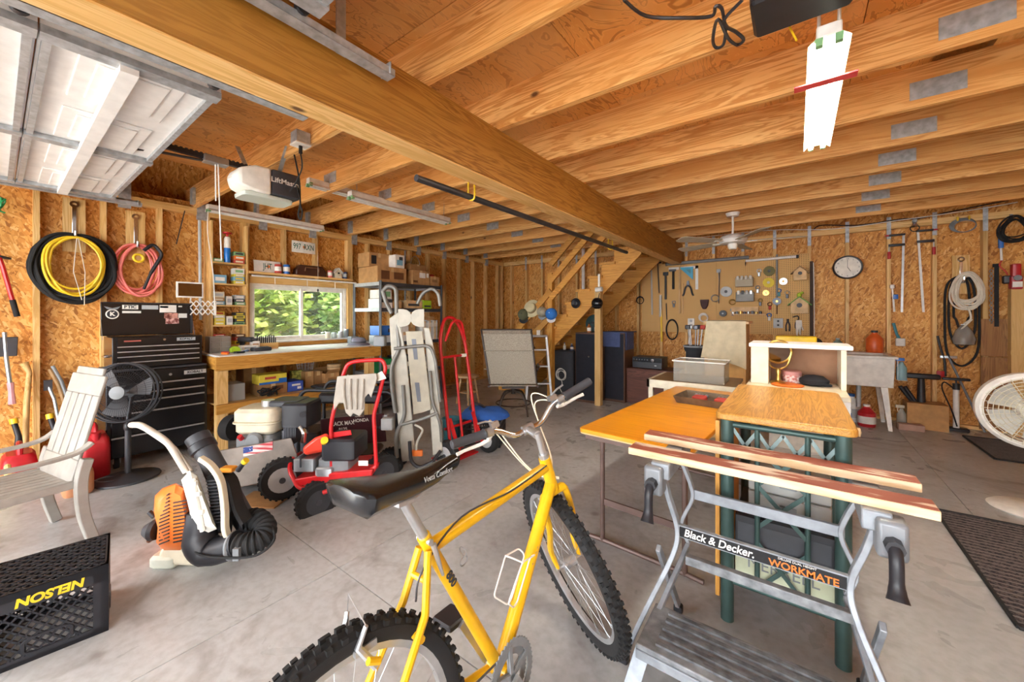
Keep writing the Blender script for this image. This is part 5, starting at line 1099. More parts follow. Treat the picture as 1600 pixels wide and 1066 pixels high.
# ================================================================== METAL SHELVING RACK
RK = thing('shelving_rack', 'grey metal shelving rack with five shelves between bench and corner', 'shelving', (-4.86, 3.72, 0))
ry0, ry1, rx0, rx1 = 3.15, 4.27, -5.22, -4.58; RZ = [.12, .52, .96, 1.44, 1.80]
for x in (rx0, rx1):
    for y in (ry0, ry1): inv(RK).bb((x-.02, y-.004, 0), (x+.02, y+.004, 1.82)).bb((x-.004 if x < -5 else x-.004, y-.02, 0), (x+.004, y+.02, 1.82)).build('post', 'grey' if y == ry0 else 'dark_grey', RK)
for z in RZ:
    s = inv(RK).bb((rx0, ry0, z-.012), (rx1, ry1, z)).build('shelf', 'grey', RK)
    for a, b in (((rx1, ry0, z-.045), (rx1+.004, ry1, z+.004)), ((rx0-.004, ry0, z-.045), (rx0, ry1, z+.004)), ((rx0, ry0-.004, z-.045), (rx1, ry0, z+.004)), ((rx0, ry1, z-.045), (rx1, ry1+.004, z+.004))): inv(RK).bb(a, b).build('shelf_edge', 'dark_grey' if a[0] == rx1 else 'light_grey', s)
RG = 'boxes on the metal shelving rack'
def rbx(label, y0, y1, z, h, x1, dd, mat='cardboard', **k): return carton('carton', label, (x1-dd/2, (y0+y1)/2, z+.004), (dd, y1-y0-.004, h), mat, group=RG, **k)
top = RZ[4]
rbx('large brown carton with black print at the near end of the rack top', 3.13, 3.62, top, .22, -4.62, .46, prints=((-.38, -.1, .2, .75, 'brown'), (.05, .4, .25, .7, 'brown')))
rbx('amber carton with black symbols standing behind the large one on the rack top', 3.12, 3.45, top+.226, .20, -4.80, .28, prints=((-.4, -.15, .2, .8, 'black_plastic'),)); rbx('white and blue toy carton on top of the large carton', 3.44, 3.60, top+.226, .19, -4.64, .16, 'paper', tape=False, prints=((-.35, .3, .2, .6, 'blue_box'), (-.1, .3, .6, .85, 'dark_grey')))
rbx('brown carton with white shipping labels on the rack top', 3.73, 4.06, top, .22, -4.62, .36, prints=((-.1, .25, .5, .85, 'paper'), (.32, .45, .55, .85, 'paper'), (-.45, -.2, .15, .3, 'brown'))); rbx('flat brown carton stacked on the labelled carton', 3.72, 4.02, top+.226, .09, -4.66, .30, 'cardboard_dark')
rbx('small brown carton at the corner end of the rack top', 4.08, 4.26, top, .15, -4.62, .26, prints=((-.3, .3, .4, .7, 'cardboard_dark'),))
one('red_cap_box', MB().rbox((0, 0, .02), (.12, .12, .04), .02), 'red_box', 'flat red box lying on the small corner carton', 'box', (-4.75, 4.17, top+.155), bevel=.004)
rbx('white and black tool carton on the second rack shelf', 3.17, 3.36, RZ[3], .13, -4.60, .3, 'paper', tape=False, prints=((-.5, .5, .6, .95, 'dark_grey'),)); rbx('brown carton under the white tool carton side, second rack shelf', 3.38, 3.52, RZ[3], .10, -4.60, .3, 'cardboard'); rbx('white carton with green picture on the second rack shelf', 3.17, 3.36, RZ[3]+.135, .12, -4.62, .24, 'white_soft', tape=False, prints=((-.4, .4, .2, .8, 'green_box'),))
rbx('long tan carton at the middle of the second rack shelf', 3.62, 3.92, RZ[3], .12, -4.62, .3, 'light_wood', tape=False, prints=((-.4, .3, .3, .6, 'dark_grey'),)); rbx('lime yellow tool case on the second rack shelf', 3.94, 4.10, RZ[3], .13, -4.62, .2, 'lime', tape=False, prints=((-.4, .4, .2, .4, 'dark_grey'),))
rbx('blue plastic case on the third rack shelf', 3.17, 3.50, RZ[2]+.10, .13, -4.62, .24, 'blue_plastic', tape=False, prints=((-.1, .1, .3, .7, 'black_plastic'),)); rbx('grey carton under the blue case on the third rack shelf', 3.17, 3.50, RZ[2], .095, -4.60, .28, 'light_grey', tape=False, prints=((.0, .4, .2, .9, 'green_box'), (.1, .45, .75, .98, 'red_box'))); rbx('white carton on the third rack shelf beside the blue case', 3.53, 3.66, RZ[2], .22, -4.62, .24, 'white_soft', tape=False, prints=((-.3, .3, .4, .6, 'light_wood'),)); rbx('tan carton on the third rack shelf, behind the folded exerciser', 3.67, 3.80, RZ[2], .28, -4.64, .24, 'cardboard')
for i in range(9): 
    y = 3.93+.034*i; t = thing('binder', 'thin %s binder, number %d in the row on the third rack shelf' % (('white', 'tan', 'grey')[i % 3], i+1) if False else '%s folder standing %s from the exerciser in the rack row' % (('white', 'tan', 'grey')[i % 3], ('first', 'second', 'third', 'fourth', 'fifth', 'sixth', 'seventh', 'eighth', 'ninth')[i]), 'folder', (-4.72, y, RZ[2]+.004), group='folders on the rack shelf')
    MB().bb((-.11, -.015, 0), (.11, .015, .30-.01*(i % 2))).build('cover', ('white_soft', 'light_wood', 'light_grey')[i % 3], t); MB().bb((.11, -.008, .2), (.1115, .008, .26)).build('spine_label', 'paper', t)
rbx('brown carton lying over the folders on the rack', 3.98, 4.2, RZ[2]+.308, .05, -4.66, .2, 'cardboard')
for i, (y0, y1, h, m_, lab) in enumerate(((3.2, 3.45, .2, 'green_plastic', 'green cordless tool case on the fourth rack shelf'), (3.5, 3.8, .22, 'dark_grey', 'dark grey tool case on the fourth rack shelf'), (3.85, 4.2, .18, 'light_grey', 'light grey case at the corner end of the fourth rack shelf'), )): rbx(lab, y0, y1, RZ[1], h, -4.62, .3, m_, tape=False, prints=((-.3, .3, .3, .6, 'paper'),))
for i, (y0, y1, h, m_, lab) in enumerate(((3.2, 3.6, .28, 'black_plastic', 'black crate on the lowest rack shelf'), (3.65, 4.2, .26, 'brown', 'dark brown carton on the lowest rack shelf'))): rbx(lab, y0, y1, RZ[0], h, -4.62, .35, m_, tape=False)
sd = thing('desk_speaker', 'small grey and silver radio at the bench end of the rack', 'radio', (-4.50, 3.26, RZ[2]+.0)); sd.location = (-5.0, 3.0, BT); MB().rbox((0, 0, .05), (.10, .12, .10), .01).build('body', 'grey', sd); MB().rbox((.052, 0, .055), (.006, .09, .06), .004).build('front_panel', 'light_grey', sd)
# ================================================================== FAR END OF THE LEFT WALL
nt = thing('landing_net', 'fishing landing net with a steel hoop hung on the left wall', 'fishing net', (XL+.02, 4.36, 1.55)); a = onX(738, 440, XL+.02)
hoop = [(XL+.02, 4.33+.10*math.cos(q), 2.20+.16*math.sin(q)-(.06*max(0, -math.sin(q))**2)) for q in [2*PI*k/28 for k in range(28)]]
inv(nt).tube(hoop, .006, 6, True).build('hoop', 'steel', nt); inv(nt).cyl((XL+.02, 4.335, 2.0), (XL+.02, 4.345, 1.52), .010).build('handle', 'aluminium', nt)
m = inv(nt)
for i in range(-4, 5):
    w = math.sqrt(max(0, 1-(i/5)**2)); m.tube([(XL+.015, 4.33+.02*i, 2.2+.15*w), (XL+.012, 4.33+.02*i, 2.2-.15*w)], .0012, 4).tube([(XL+.015, 4.33-.10*w, 2.2+.03*i), (XL+.012, 4.33+.10*w, 2.2+.03*i)], .0012, 4)
m.build('netting', 'green_box', nt, smooth=False)
one('steel_tube', MB().tube([(0, 0, 0), (0, 0, 1.15)], .014, 10), 'grey', 'grey metal tube fixed upright on the left wall near the landing net', 'pipe', (XL+.014, 4.12, 1.28))
cd = thing('cord_bundle', 'bundle of pale extension cord hung on the left wall above the rack', 'cord', (XL+.03, 3.80, 1.75)); rnd = random.Random(5)
for i in range(7): inv(cd).tube(catmull([(XL+.03+.02*rnd.random(), 3.80+dy+rnd.uniform(-.02, .02), z+rnd.uniform(-.02, .02)) for dy, z in ((0, 2.30), (.06, 2.22), (.05, 2.0), (.0, 1.80), (-.05, 2.0), (-.06, 2.22))], 5, True), .008, 6, True).build('cord_loop', 'white_soft', cd)
inv(cd).torus((XL+.04, 3.80, 2.06), .05, .01, (0, 0, 1)).build('tie', 'grey', cd)
# ================================================================== ENGINES AND WHEELED GEAR
def viewer(u0, v0, z=0.0):
    """base point on the floor, its depth, and a pixel -> local mapper for a thing turned square to the camera"""
    p = onZ(u0, v0, z); d0 = depth_of(p)
    def P(u, v, y=0): d = d0+y; return Vector(((u-800)/FPX*d-(u0-800)/FPX*d0, y, CAMH+(HZ-v)/FPX*d-z))
    return p, d0, P
def wheel_parts(t, c, R, w, ax, tyre='black_rubber', rim='grey', hubr=.45, tread=True):
    ax = Vector(ax).normalized()
    ty = MB().lathe([(R*.62, -w/2), (R*.88, -w/2), (R*.97, -w*.36), (R, 0), (R*.97, w*.36), (R*.88, w/2), (R*.62, w/2)], 28, c, ax).build('wheel', tyre, t)
    if tread:
        m = MB(); q = Vector((0, 0, 1)).rotation_difference(ax)
        for k in range(24):
            a = 2*PI*k/24
            for s in (-1, 1): b = a+.06*s; d = q @ Vector((math.cos(b), math.sin(b), 0)); tn = q @ Vector((-math.sin(b), math.cos(b), 0)); m.box(Vector(c)+d*R*.985+ax*s*w*.26, (R*.10, w*.30, R*.06), Matrix((tn, ax, d)).transposed())
        m.build('tread', tyre, ty, smooth=False)
    MB().lathe([(R*.16, -w*.54), (R*.60, -w*.50), (R*.63, -w*.40), (R*.63, w*.40), (R*.60, w*.50), (R*.16, w*.54)], 20, c, ax).build('rim', rim, ty)
    MB().lathe([(R*.14, -w*.62), (R*.14, w*.62)], 12, c, ax).build('hub', 'dark_steel', ty)
    return ty
def mower():
    p, d0, P = viewer(443, 778); t = thing('engine_cart', 'grey steel wheeled machine with a cream-tanked petrol engine, in front of the bench', 'machine', p, YAW)
    st = plain('machine_steel', '8a8078', .45, .4, .12, 8)
    fr = [(343, 704), (455, 684), (466, 715), (440, 750), (374, 762), (360, 740)]
    b = MB().loft([[P(u, v, y) for u, v in fr] for y in (-.04, .26)]).build('steel_deck', st, t, bevel=.008)
    dq = axes(P(455, 685)-P(350, 706), Vector((0, 0, 1)))
    c = P(402, 703, -.045); MB().add([P(380, 700, -.044), P(426, 690, -.044), P(426, 703, -.044), P(380, 714, -.044)], [(0, 1, 2, 3)]).build('flag_sticker', two('flag_print', 'c23a44', 'efe6e2', (2, 2, 60), .45, .55), b)
    MB().add([P(380, 700, -.0445), P(395, 697, -.0445), P(395, 705, -.0445), P(380, 709, -.0445)], [(0, 1, 2, 3)]).build('flag_canton', two('flag_blue', '24408c', 'c8d0e8', (90, 90, 90), .58, .64), b)
    wheel_parts(t, P(441, 748, -.10), .145, .075, (.55, -.84, 0), rim='light_grey'); wheel_parts(t, P(455, 742, .30)*1.0, .145, .075, (.55, -.84, 0), rim='light_grey')
    MB().cyl(P(441, 748, -.10), P(455, 742, .30), .012).build('axle', 'dark_steel', t)
    # engine
    tk = MB(); q = P(412, 655, .14)
    tk.rbox(q+Vector((0, 0, .045)), (.33, .27, .115), .07, n=4).rbox(q+Vector((0, 0, -.04)), (.31, .25, .09), .06, n=4).rbox(q, (.345, .285, .012), .07, n=4); tk.build('fuel_tank', 'cream', t)
    MB().cyl(P(419, 634, .14), P(419, 629, .14)+Vector((0, 0, .02)), .045).build('fuel_cap', 'aluminium', t)
    MB().rbox(P(472, 645, .16), (.20, .24, .19), .03).build('air_cleaner', 'black_plastic', t); MB().rbox(P(453, 628, .20), (.24, .2, .05), .03).build('air_cleaner_lid', 'dark_grey', t); MB().cyl(P(473, 648, .035), P(473, 648, .02), .022).build('cleaner_knob', 'black_plastic', t)
    fn = MB()
    for i in range(8): fn.bb((P(456, 680, .06).x+.012*i-.05, .04, P(460, 692).z), (P(456, 680, .06).x+.012*i-.044, .22, P(460, 668).z))
    fn.box(P(457, 680, .13), (.09, .12, .10)).build('cylinder_fins', 'dark_steel', t)
    MB().rbox(P(412, 688, .14), (.30, .24, .14), .05).build('crankcase', 'grey', t); MB().lathe([(.06, 0), (.065, .02), (.05, .04), (.02, .045)], 22, P(400, 688, .03), (0, -1, 0)).build('recoil_cover', 'grey', t)
    MB().cyl(P(378, 686, .0), P(374, 682, -.02), .018).build('choke_knob', 'red_plastic', t); MB().lathe([(.10, -.03), (.105, 0), (.10, .05)], 22, P(362, 668, .35), (1, -.2, 0)).build('pulley', 'black_rubber', t)
    MB().tube(bend([P(470, 668, .05), P(476, 676, .02), P(474, 690, .04)], .02), .022, 10).build('exhaust_pipe', 'chrome', t)
    hb = MB().tube(bend([P(358, 705, .02), P(340, 714, -.02), P(326, 716, -.02)], .03), .016, 8).build('tow_bar', plain('bar_ochre', 'b89a58', .5), t)
mower()
def generator():
    p, d0, P = viewer(545, 720); t = thing('generator', 'black frame generator with dark red panel and white lettering, behind the red washer', 'generator', p, YAW)
    for y in (-.02, .46):
        MB().tube(bend([P(468, 720, 0)+Vector((0, y, 0)), P(468, 622, 0)+Vector((0, y, 0)), P(478, 609, 0)+Vector((0, y, 0)), P(612, 612, 0)+Vector((0, y, 0)), P(622, 630, 0)+Vector((0, y, 0)), P(620, 728, 0)+Vector((0, y, 0)), P(480, 730, 0)+Vector((0, y, 0))], .05), .017, 10).build('frame_tube', 'black_plastic', t)
    for u, v in ((470, 640), (612, 613), (618, 722), (482, 726)): MB().cyl(P(u, v)+Vector((0, -.02, 0)), P(u, v)+Vector((0, .46, 0)), .014).build('cross_tube', 'black_plastic', t)
    pts = [P(498, 612, .0), P(514, 622, .0), P(514, 668, .0)]
    MB().rbox((P(545, 628).x, .22, P(545, 624).z), (.62, .40, .10), .05).build('fuel_tank', plain('tank_black', '26262c', .3), t); text('printed_name', 'V', .05, 'grey', t, P(497, 628, .015), axes((1, 0, 0), (0, 0, 1)), shear=.2)
    pn = MB().loft([[P(u, v, y) for u, v in ((500, 655), (600, 646), (604, 690), (504, 700))] for y in (-.005, .12)]).build('control_panel', plain('panel_dark_red', '40141c', .35), t, bevel=.006)
    q = axes(P(600, 646)-P(500, 655), (0, 0, 1))
    text('panel_print', 'BLACK MAX', .052, 'paper', pn, P(534, 662, -.009), q, bold=.001, sx=.8); text('panel_print', '8125', .04, 'paper', pn, P(536, 671, -.009), q, bold=.001); text('panel_print', 'HONDA', .042, 'paper', pn, P(564, 657, -.009), q, bold=.001, sx=.9); text('panel_print', 'POWERED BY', .014, 'paper', pn, P(562, 651, -.009), q)
    for u in (588, 594): MB().cyl(P(u, 668, -.004), P(u, 668, -.016), .014).build('outlet', 'dark_grey', pn)
    MB().rbox(P(490, 690, .22), (.26, .34, .26), .04).build('engine_block', 'dark_steel', t); MB().rbox(P(560, 712, .22), (.40, .36, .14), .04).build('alternator', 'black_plastic', t)
    MB().rbox((P(602, 654, .02)).to_tuple(), (.06, .05, .08), .01).build('voltage_meter', 'light_grey', t)
    wheel_parts(t, P(612, 722, -.06), .13, .07, (0, 1, 0), rim='dark_grey'); wheel_parts(t, P(612, 722, .52)+Vector((0, 0, 0)), .13, .07, (0, 1, 0), rim='dark_grey')
    for y in (.02, .44): MB().bb((P(480, 730).x-.02, y-.02, 0), (P(480, 730).x+.02, y+.02, P(480, 728).z)).build('foot', 'black_rubber', t)
generator()
def washer():
    p, d0, P = viewer(520, 800); t = thing('pressure_washer', 'red pressure washer with tall loop handle and grey plastic accessory panel', 'pressure washer', p, YAW)
    r = .0135; dy = .0
    hd = bend([P(519, 765, .05), P(517, 665, .05), P(521, 645, .05), P(534, 592, .06), P(543, 568, .06), P(560, 564, .06), P(598, 562, .06), P(603, 575, .06), P(589, 630, .06), P(584, 648, .06), P(588, 730, .05), P(570, 752, .05)], .05)
    MB().tube(hd, r, 12).build('handle', 'red_paint', t)
    MB().tube(bend([P(519, 755, .05), P(480, 764, .02), P(466, 762, -.0), P(452, 735, .05), P(455, 718, .14), P(470, 708, .3)], .04), .015, 10).tube(bend([P(588, 728, .05), P(560, 748, .02), P(530, 760, .0), P(505, 770, -.02)], .04), .015, 10).build('base_frame', 'red_paint', t)
    MB().loft([[P(u, v, y) for u, v in ((460, 742), (505, 728), (548, 722), (586, 738), (552, 756), (490, 766))] for y in (.0, .02)] if False else [[P(u, v, .03)+Vector((0, yy, 0)) for u, v in ((460, 748), (520, 738), (584, 732), (582, 742), (520, 752), (466, 758))] for yy in (-.02, .30)]).build('base_plate', 'red_paint', t, bevel=.006)
    pts = [(527, 588), (588, 583), (590, 592), (580, 622), (576, 615), (570, 622), (570, 640), (562, 651), (552, 646), (548, 652), (540, 645), (537, 630), (530, 630), (522, 642), (521, 628)]
    sh_ = MB().loft([[P(u, v, y) for u, v in pts] for y in (.0, .045)]).build('accessory_panel', plain('panel_stone', 'a49b90', .6), t, bevel=.006)
    for i in range(4): MB().tube(catmull([P(538+i*10, 592, -.003), P(537+i*10, 612, -.007), P(541+i*8, 640, -.004)], 5), .008, 6).build('moulded_rib', plain('panel_stone', 'a49b90', .6), sh_)
    MB().prism([(0, 0), (.06, .02), (.03, .07), (-.02, .045)], 0, .004, 'xz').build('paper_tag', 'paper', t, loc=P(590, 596, .03)); MB().prism([(0, 0), (.05, .03), (.04, .0), (.01, -.035)], 0, .004, 'xz').build('paper_tag', 'paper', t, loc=P(533, 592, .03))
    # engine
    MB().loft([[P(u, v, y) for u, v in ((472, 700), (492, 684), (512, 676), (518, 692), (510, 705), (476, 712))] for y in (.04, .26)]).build('engine_shroud', plain('shroud_red', 'd8402c', .35), t, bevel=.02)
    MB().rbox(P(540, 695, .14), (.24, .26, .15), .03).build('fuel_tank', 'black_plastic', t); MB().loft([[P(u, v, y) for u, v in ((516, 676), (548, 672), (550, 680), (518, 685))] for y in (.06, .22)]).build('vent_top', 'red_paint', t, bevel=.005)
    MB().cyl(P(507, 690, .02), P(507, 688, -.005), .024).build('fuel_cap', 'yellow_plastic', t)
    MB().rbox(P(482, 722, .08), (.14, .14, .09), .012).build('muffler', 'steel', t); m = MB()
    for i in range(5): m.bb((P(468, 720, .0).x, -.0+.02*i, P(468, 731).z), (P(468, 720, 0).x+.008, .012+.02*i, P(468, 713).z))
    m.build('muffler_guard', 'dark_steel', t); MB().rbox(P(530, 722, .14), (.22, .2, .12), .03).build('crankcase', 'grey', t); MB().rbox(P(510, 735, .06), (.12, .1, .07), .02).build('pump', 'aluminium', t)
    MB().cyl(P(554, 757, -.02), P(554, 757, -.05), .016).build('water_inlet', 'blue_plastic', t)
    MB().bb((P(560, 722).x-.0, -.0, P(560, 728).z), (P(575, 722).x, .001, P(560, 720).z)).build('warning_label', 'paper', t)
    wheel_parts(t, P(495, 783, -.0), .135, .07, (.75, -.66, 0), rim='dark_grey'); wheel_parts(t, P(588, 738, .20)+Vector((.04, 0, -.0)), .135, .07, (.75, -.66, 0), rim='dark_grey')
    MB().cyl(P(495, 783, 0), P(588, 738, .20), .010).build('axle', 'dark_steel', t)
    for o in t.children:
        pass
washer()
def exerciser():
    p, d0, P = viewer(660, 738); t = thing('folded_exerciser', 'folded upright exercise glider with cream rails and grey tubes', 'exercise machine', p, YAW)
    cr = plain('exerciser_cream', 'b4afa2', .5); gr = plain('exerciser_grey', '76746f', .4, .3)
    MB().loft([[P(u, v, y) for u, v in ((608, 498), (622, 488), (636, 560), (650, 718), (628, 722), (612, 560))] for y in (.02, .10)]).build('side_rail', cr, t, bevel=.008)
    MB().loft([[P(u, v, y) for u, v in ((662, 512), (671, 512), (682, 560), (692, 705), (676, 712), (668, 580))] for y in (.02, .10)]).build('side_rail', cr, t, bevel=.008)
    MB().loft([[P(u, v, y) for u, v in ((634, 518), (660, 517), (674, 640), (660, 645), (646, 648))] for y in (.0, .05)]).build('seat_rail', plain('rail_tan', 'a89f8c', .5), t, bevel=.005)
    for a, b in (((643, 530), (651, 562)), ((648, 598), (656, 628))): MB().add([P(a[0], a[1], -.002), P(a[0]+7, a[1], -.002), P(b[0]+2, b[1], -.002), P(b[0]-4, b[1], -.002)], [(0, 1, 2, 3)]).build('slot', 'dark_steel', t)
    for c, s in (((630, 497), 1), ((655, 497), -1)):
        pts = []
        for k in range(9): a = -PI/2+PI*k/8; pts.append((c[0]+s*14*math.cos(a)*1.0, c[1]+14*math.sin(a)))
        MB().loft([[P(u, v, y) for u, v in [(c[0]-s*8, c[1]-14)]+pts+[(c[0]-s*8, c[1]+14)]] for y in (-.02, .02)]).build('pivot_cover', cr, t, bevel=.004)
    MB().tube(bend([P(598, 455, .06), P(606, 446, .06), P(619, 450, .06), P(620, 505, .04), P(625, 545, .02), P(612, 570, -.0), P(612, 600, 0), P(618, 645, 0)], .06), .019, 10).build('handle_arm', gr, t)
    MB().tube(bend([P(598, 455, .06), P(603, 472, .06), P(612, 490, .05)], .03), .019, 10).build('handle_arm', gr, t)
    MB().tube(bend([P(652, 475, .12), P(660, 458, .12), P(675, 450, .12), P(685, 458, .12), P(688, 478, .12)], .05), .016, 10).build('handle_arm', gr, t)
    MB().tube(bend([P(616, 545, -.02), P(650, 541, -.03), P(672, 540, -.02), P(680, 560, -.02), P(688, 628, -.02)], .05), .014, 10).build('cross_tube', gr, t)
    MB().tube(bend([P(630, 602, -.05), P(633, 650, -.05), P(618, 680, -.04), P(620, 715, -.02)], .06), .017, 10).build('leg_tube', gr, t)
    MB().tube(bend([P(672, 580, -.03), P(676, 630, -.03), P(688, 660, -.03), P(690, 690, 0)], .06), .014, 10).build('leg_tube', gr, t)
    MB().tube(bend([P(625, 664, -.05), P(660, 655, -.05), P(684, 645, -.03)], .03), .014, 10).build('cross_tube', gr, t)
    MB().tube(bend([P(640, 690, -.10), P(642, 722, -.10), P(655, 732, -.12), P(676, 722, -.10)], .05), .015, 10).tube(bend([P(676, 722, -.10), P(688, 705, -.02)], .03), .015, 10).build('floor_foot', 'black_plastic', t)
    MB().tube(catmull([P(648, 664, -.02), P(660, 672, -.03), P(652, 690, -.03), P(650, 706, -.03)], 5), .010, 8).build('linkage', cr, t); MB().rbox(P(652, 708, -.03), (.09, .03, .05), .006).build('latch_block', 'orange_plastic', t)
    MB().rbox(P(594, 533, .1), (.10, .08, .09), .015).build('console', 'grey', t); MB().rbox(P(606, 662, .05), (.10, .08, .1), .012).build('console', 'light_grey', t)
    wheel_parts(t, P(620, 728, -.02), .055, .03, (.4, -.9, 0), rim='dark_grey', tread=False); wheel_parts(t, P(692, 722, .02), .055, .03, (.4, -.9, 0), rim='dark_grey', tread=False)
exerciser()
def hand_truck():
    t = thing('hand_truck', 'bright red loop-handled hand truck with pneumatic tyres', 'hand truck', (-2.56, 2.62, 0))
    a, b = 2.45, 2.80; r = .016
    inv(t).tube(bend([(-2.50, a, .10), (-2.60, a, .75), (-2.66, a+.01, 1.12), (-2.70, (a+b)/2-.07, 1.32), (-2.70, (a+b)/2+.07, 1.32), (-2.66, b-.01, 1.12), (-2.60, b, .75), (-2.50, b, .10)], .14), r, 12).build('frame_loop', 'red_paint', t)
    inv(t).tube(bend([(-2.62, a+.04, 1.1), (-2.60, (a+b)/2-.06, 1.29), (-2.60, (a+b)/2+.06, 1.29), (-2.62, b-.04, 1.1)], .08), r*.8, 10).build('handle_loop', 'red_paint', t)
    for z in (.30, .95): inv(t).cyl((-2.60+.02*(z < .5)-.03*(z > .5), a, z), (-2.60+.02*(z < .5)-.03*(z > .5), b, z), .013).build('cross_bar', 'red_paint', t)
    inv(t).cyl((-2.52, (a+b)/2, .12), (-2.63, (a+b)/2, .95), .012).build('centre_strut', 'red_paint', t)
    inv(t).bb((-2.74, a-.02, .0), (-2.50, b+.02, .012)).build('nose_plate', 'red_paint', t)
    for y in (a+.02, b-.02): inv(t).bar((-2.54, y, .40), (-2.42, y, .13), .03, .02).build('axle_brace', 'red_paint', t)
    inv(t).cyl((-2.43, 2.34, .13), (-2.43, 2.90, .13), .010).build('axle', 'dark_steel', t)
    for y in (2.34, 2.88): wheel_parts(t, Vector((-2.43, y, .13))-Vector(t.location), .13, .07, (0, 1, 0), rim='light_grey', tread=False)
    inv(t).bb((-2.635, b-.09, .935), (-2.61, b-.03, .965)).build('paper_sticker', 'paper', t)
hand_truck()
# stool, blue bag in a crate, bin
so = thing('wooden_stool', 'round light wood stool behind the red hand truck', 'stool', onZ(731, 630)); so.location.z = 0
MB().lathe([(.16, .40), (.17, .405), (.17, .425), (.16, .43)], 26).build('seat', 'light_wood', so)
for i in range(4): a = PI/4+PI/2*i; MB().tube([(.10*math.cos(a), .10*math.sin(a), .405), (.17*math.cos(a), .17*math.sin(a), 0)], [.016, .014], 8).build('leg', 'light_wood', so)
for i in range(4): a = PI/4+PI/2*i; b = a+PI/2; MB().cyl((.14*math.cos(a), .14*math.sin(a), .17), (.14*math.cos(b), .14*math.sin(b), .17), .008).build('stretcher', 'light_wood', so)
def open_crate(name, label, loc, w, d, h, mat, rz=0):
    t = thing(name, label, 'crate', loc, rz); m = MB()
    for z in (0, h-.03): m.bb((-w/2, -d/2, z), (w/2, -d/2+.01, z+.03)).bb((-w/2, d/2-.01, z), (w/2, d/2, z+.03)).bb((-w/2, -d/2, z), (-w/2+.01, d/2, z+.03)).bb((w/2-.01, -d/2, z), (w/2, d/2, z+.03))
    m.bb((-w/2, -d/2, 0), (w/2, d/2, .006))
    for i in range(9):
        x = -w/2+w*i/8; y = -d/2+d*i/8; k = .005
        for yy in (-d/2, d/2-.008): m.bb((max(-w/2, x-k), yy, 0), (min(w/2, x+k), yy+.008, h))
        for xx in (-w/2, w/2-.008): m.bb((xx, max(-d/2, y-k), 0), (xx+.008, min(d/2, y+k), h))
    for z in (.09, .17): m.bb((-w/2, -d/2, z), (w/2, -d/2+.006, z+.012)).bb((-w/2, d/2-.006, z), (w/2, d/2, z+.012)).bb((-w/2, -d/2, z), (-w/2+.006, d/2, z+.012)).bb((w/2-.006, -d/2, z), (w/2, d/2, z+.012))
    m.build('lattice', mat, t, smooth=False); return t
oc = open_crate('storage_crate', 'black plastic crate under the bright blue bag', onZ(757, 690), .40, .36, .26, 'black_plastic', .5)
bg = thing('blue_bag', 'bright blue cloth bag flopped over the black crate', 'bag', (oc.location.x, oc.location.y, .262), .5)
rings = []
for j, (z, s) in enumerate(((0, 1.0), (.015, 1.08), (.05, 1.02), (.09, .75), (.10, .3))): rings.append([Vector((.24*s*math.cos(a)*(1+.06*math.sin(5*a+j)), .20*s*math.sin(a)*(1+.05*math.cos(4*a)), z+.012*math.sin(3*a)*(j > 0))) for a in [2*PI*k/24 for k in range(24)]])
MB().loft(rings).build('bag', 'blue_cloth', bg); MB().tube(catmull([(-.15, -.05, .08), (-.12, -.02, .14), (-.05, 0, .13), (0, .03, .09)], 5), .012, 6).build('strap', 'black_plastic', bg)
tb2 = thing('waste_bin', 'teal plastic bin between hand truck and black crate', 'bin', onZ(706, 690)); MB().lathe([(.085, 0), (.10, .24), (.105, .245), (.098, .25), (.08, .02)], 20, cap=False).lathe([(.0, .005), (.085, .005)], 20).build('bin', 'teal', tb2); MB().torus((0, 0, .245), .103, .006).build('rim', 'teal', tb2)
# flattened carton on the floor
one('flat_carton', MB().bb((-.16, -.12, 0), (.16, .12, .012)), 'cardboard', 'flattened cardboard piece on the floor beside the leaf blower hose', 'cardboard', onZ(412, 782), .6, bevel=.003)
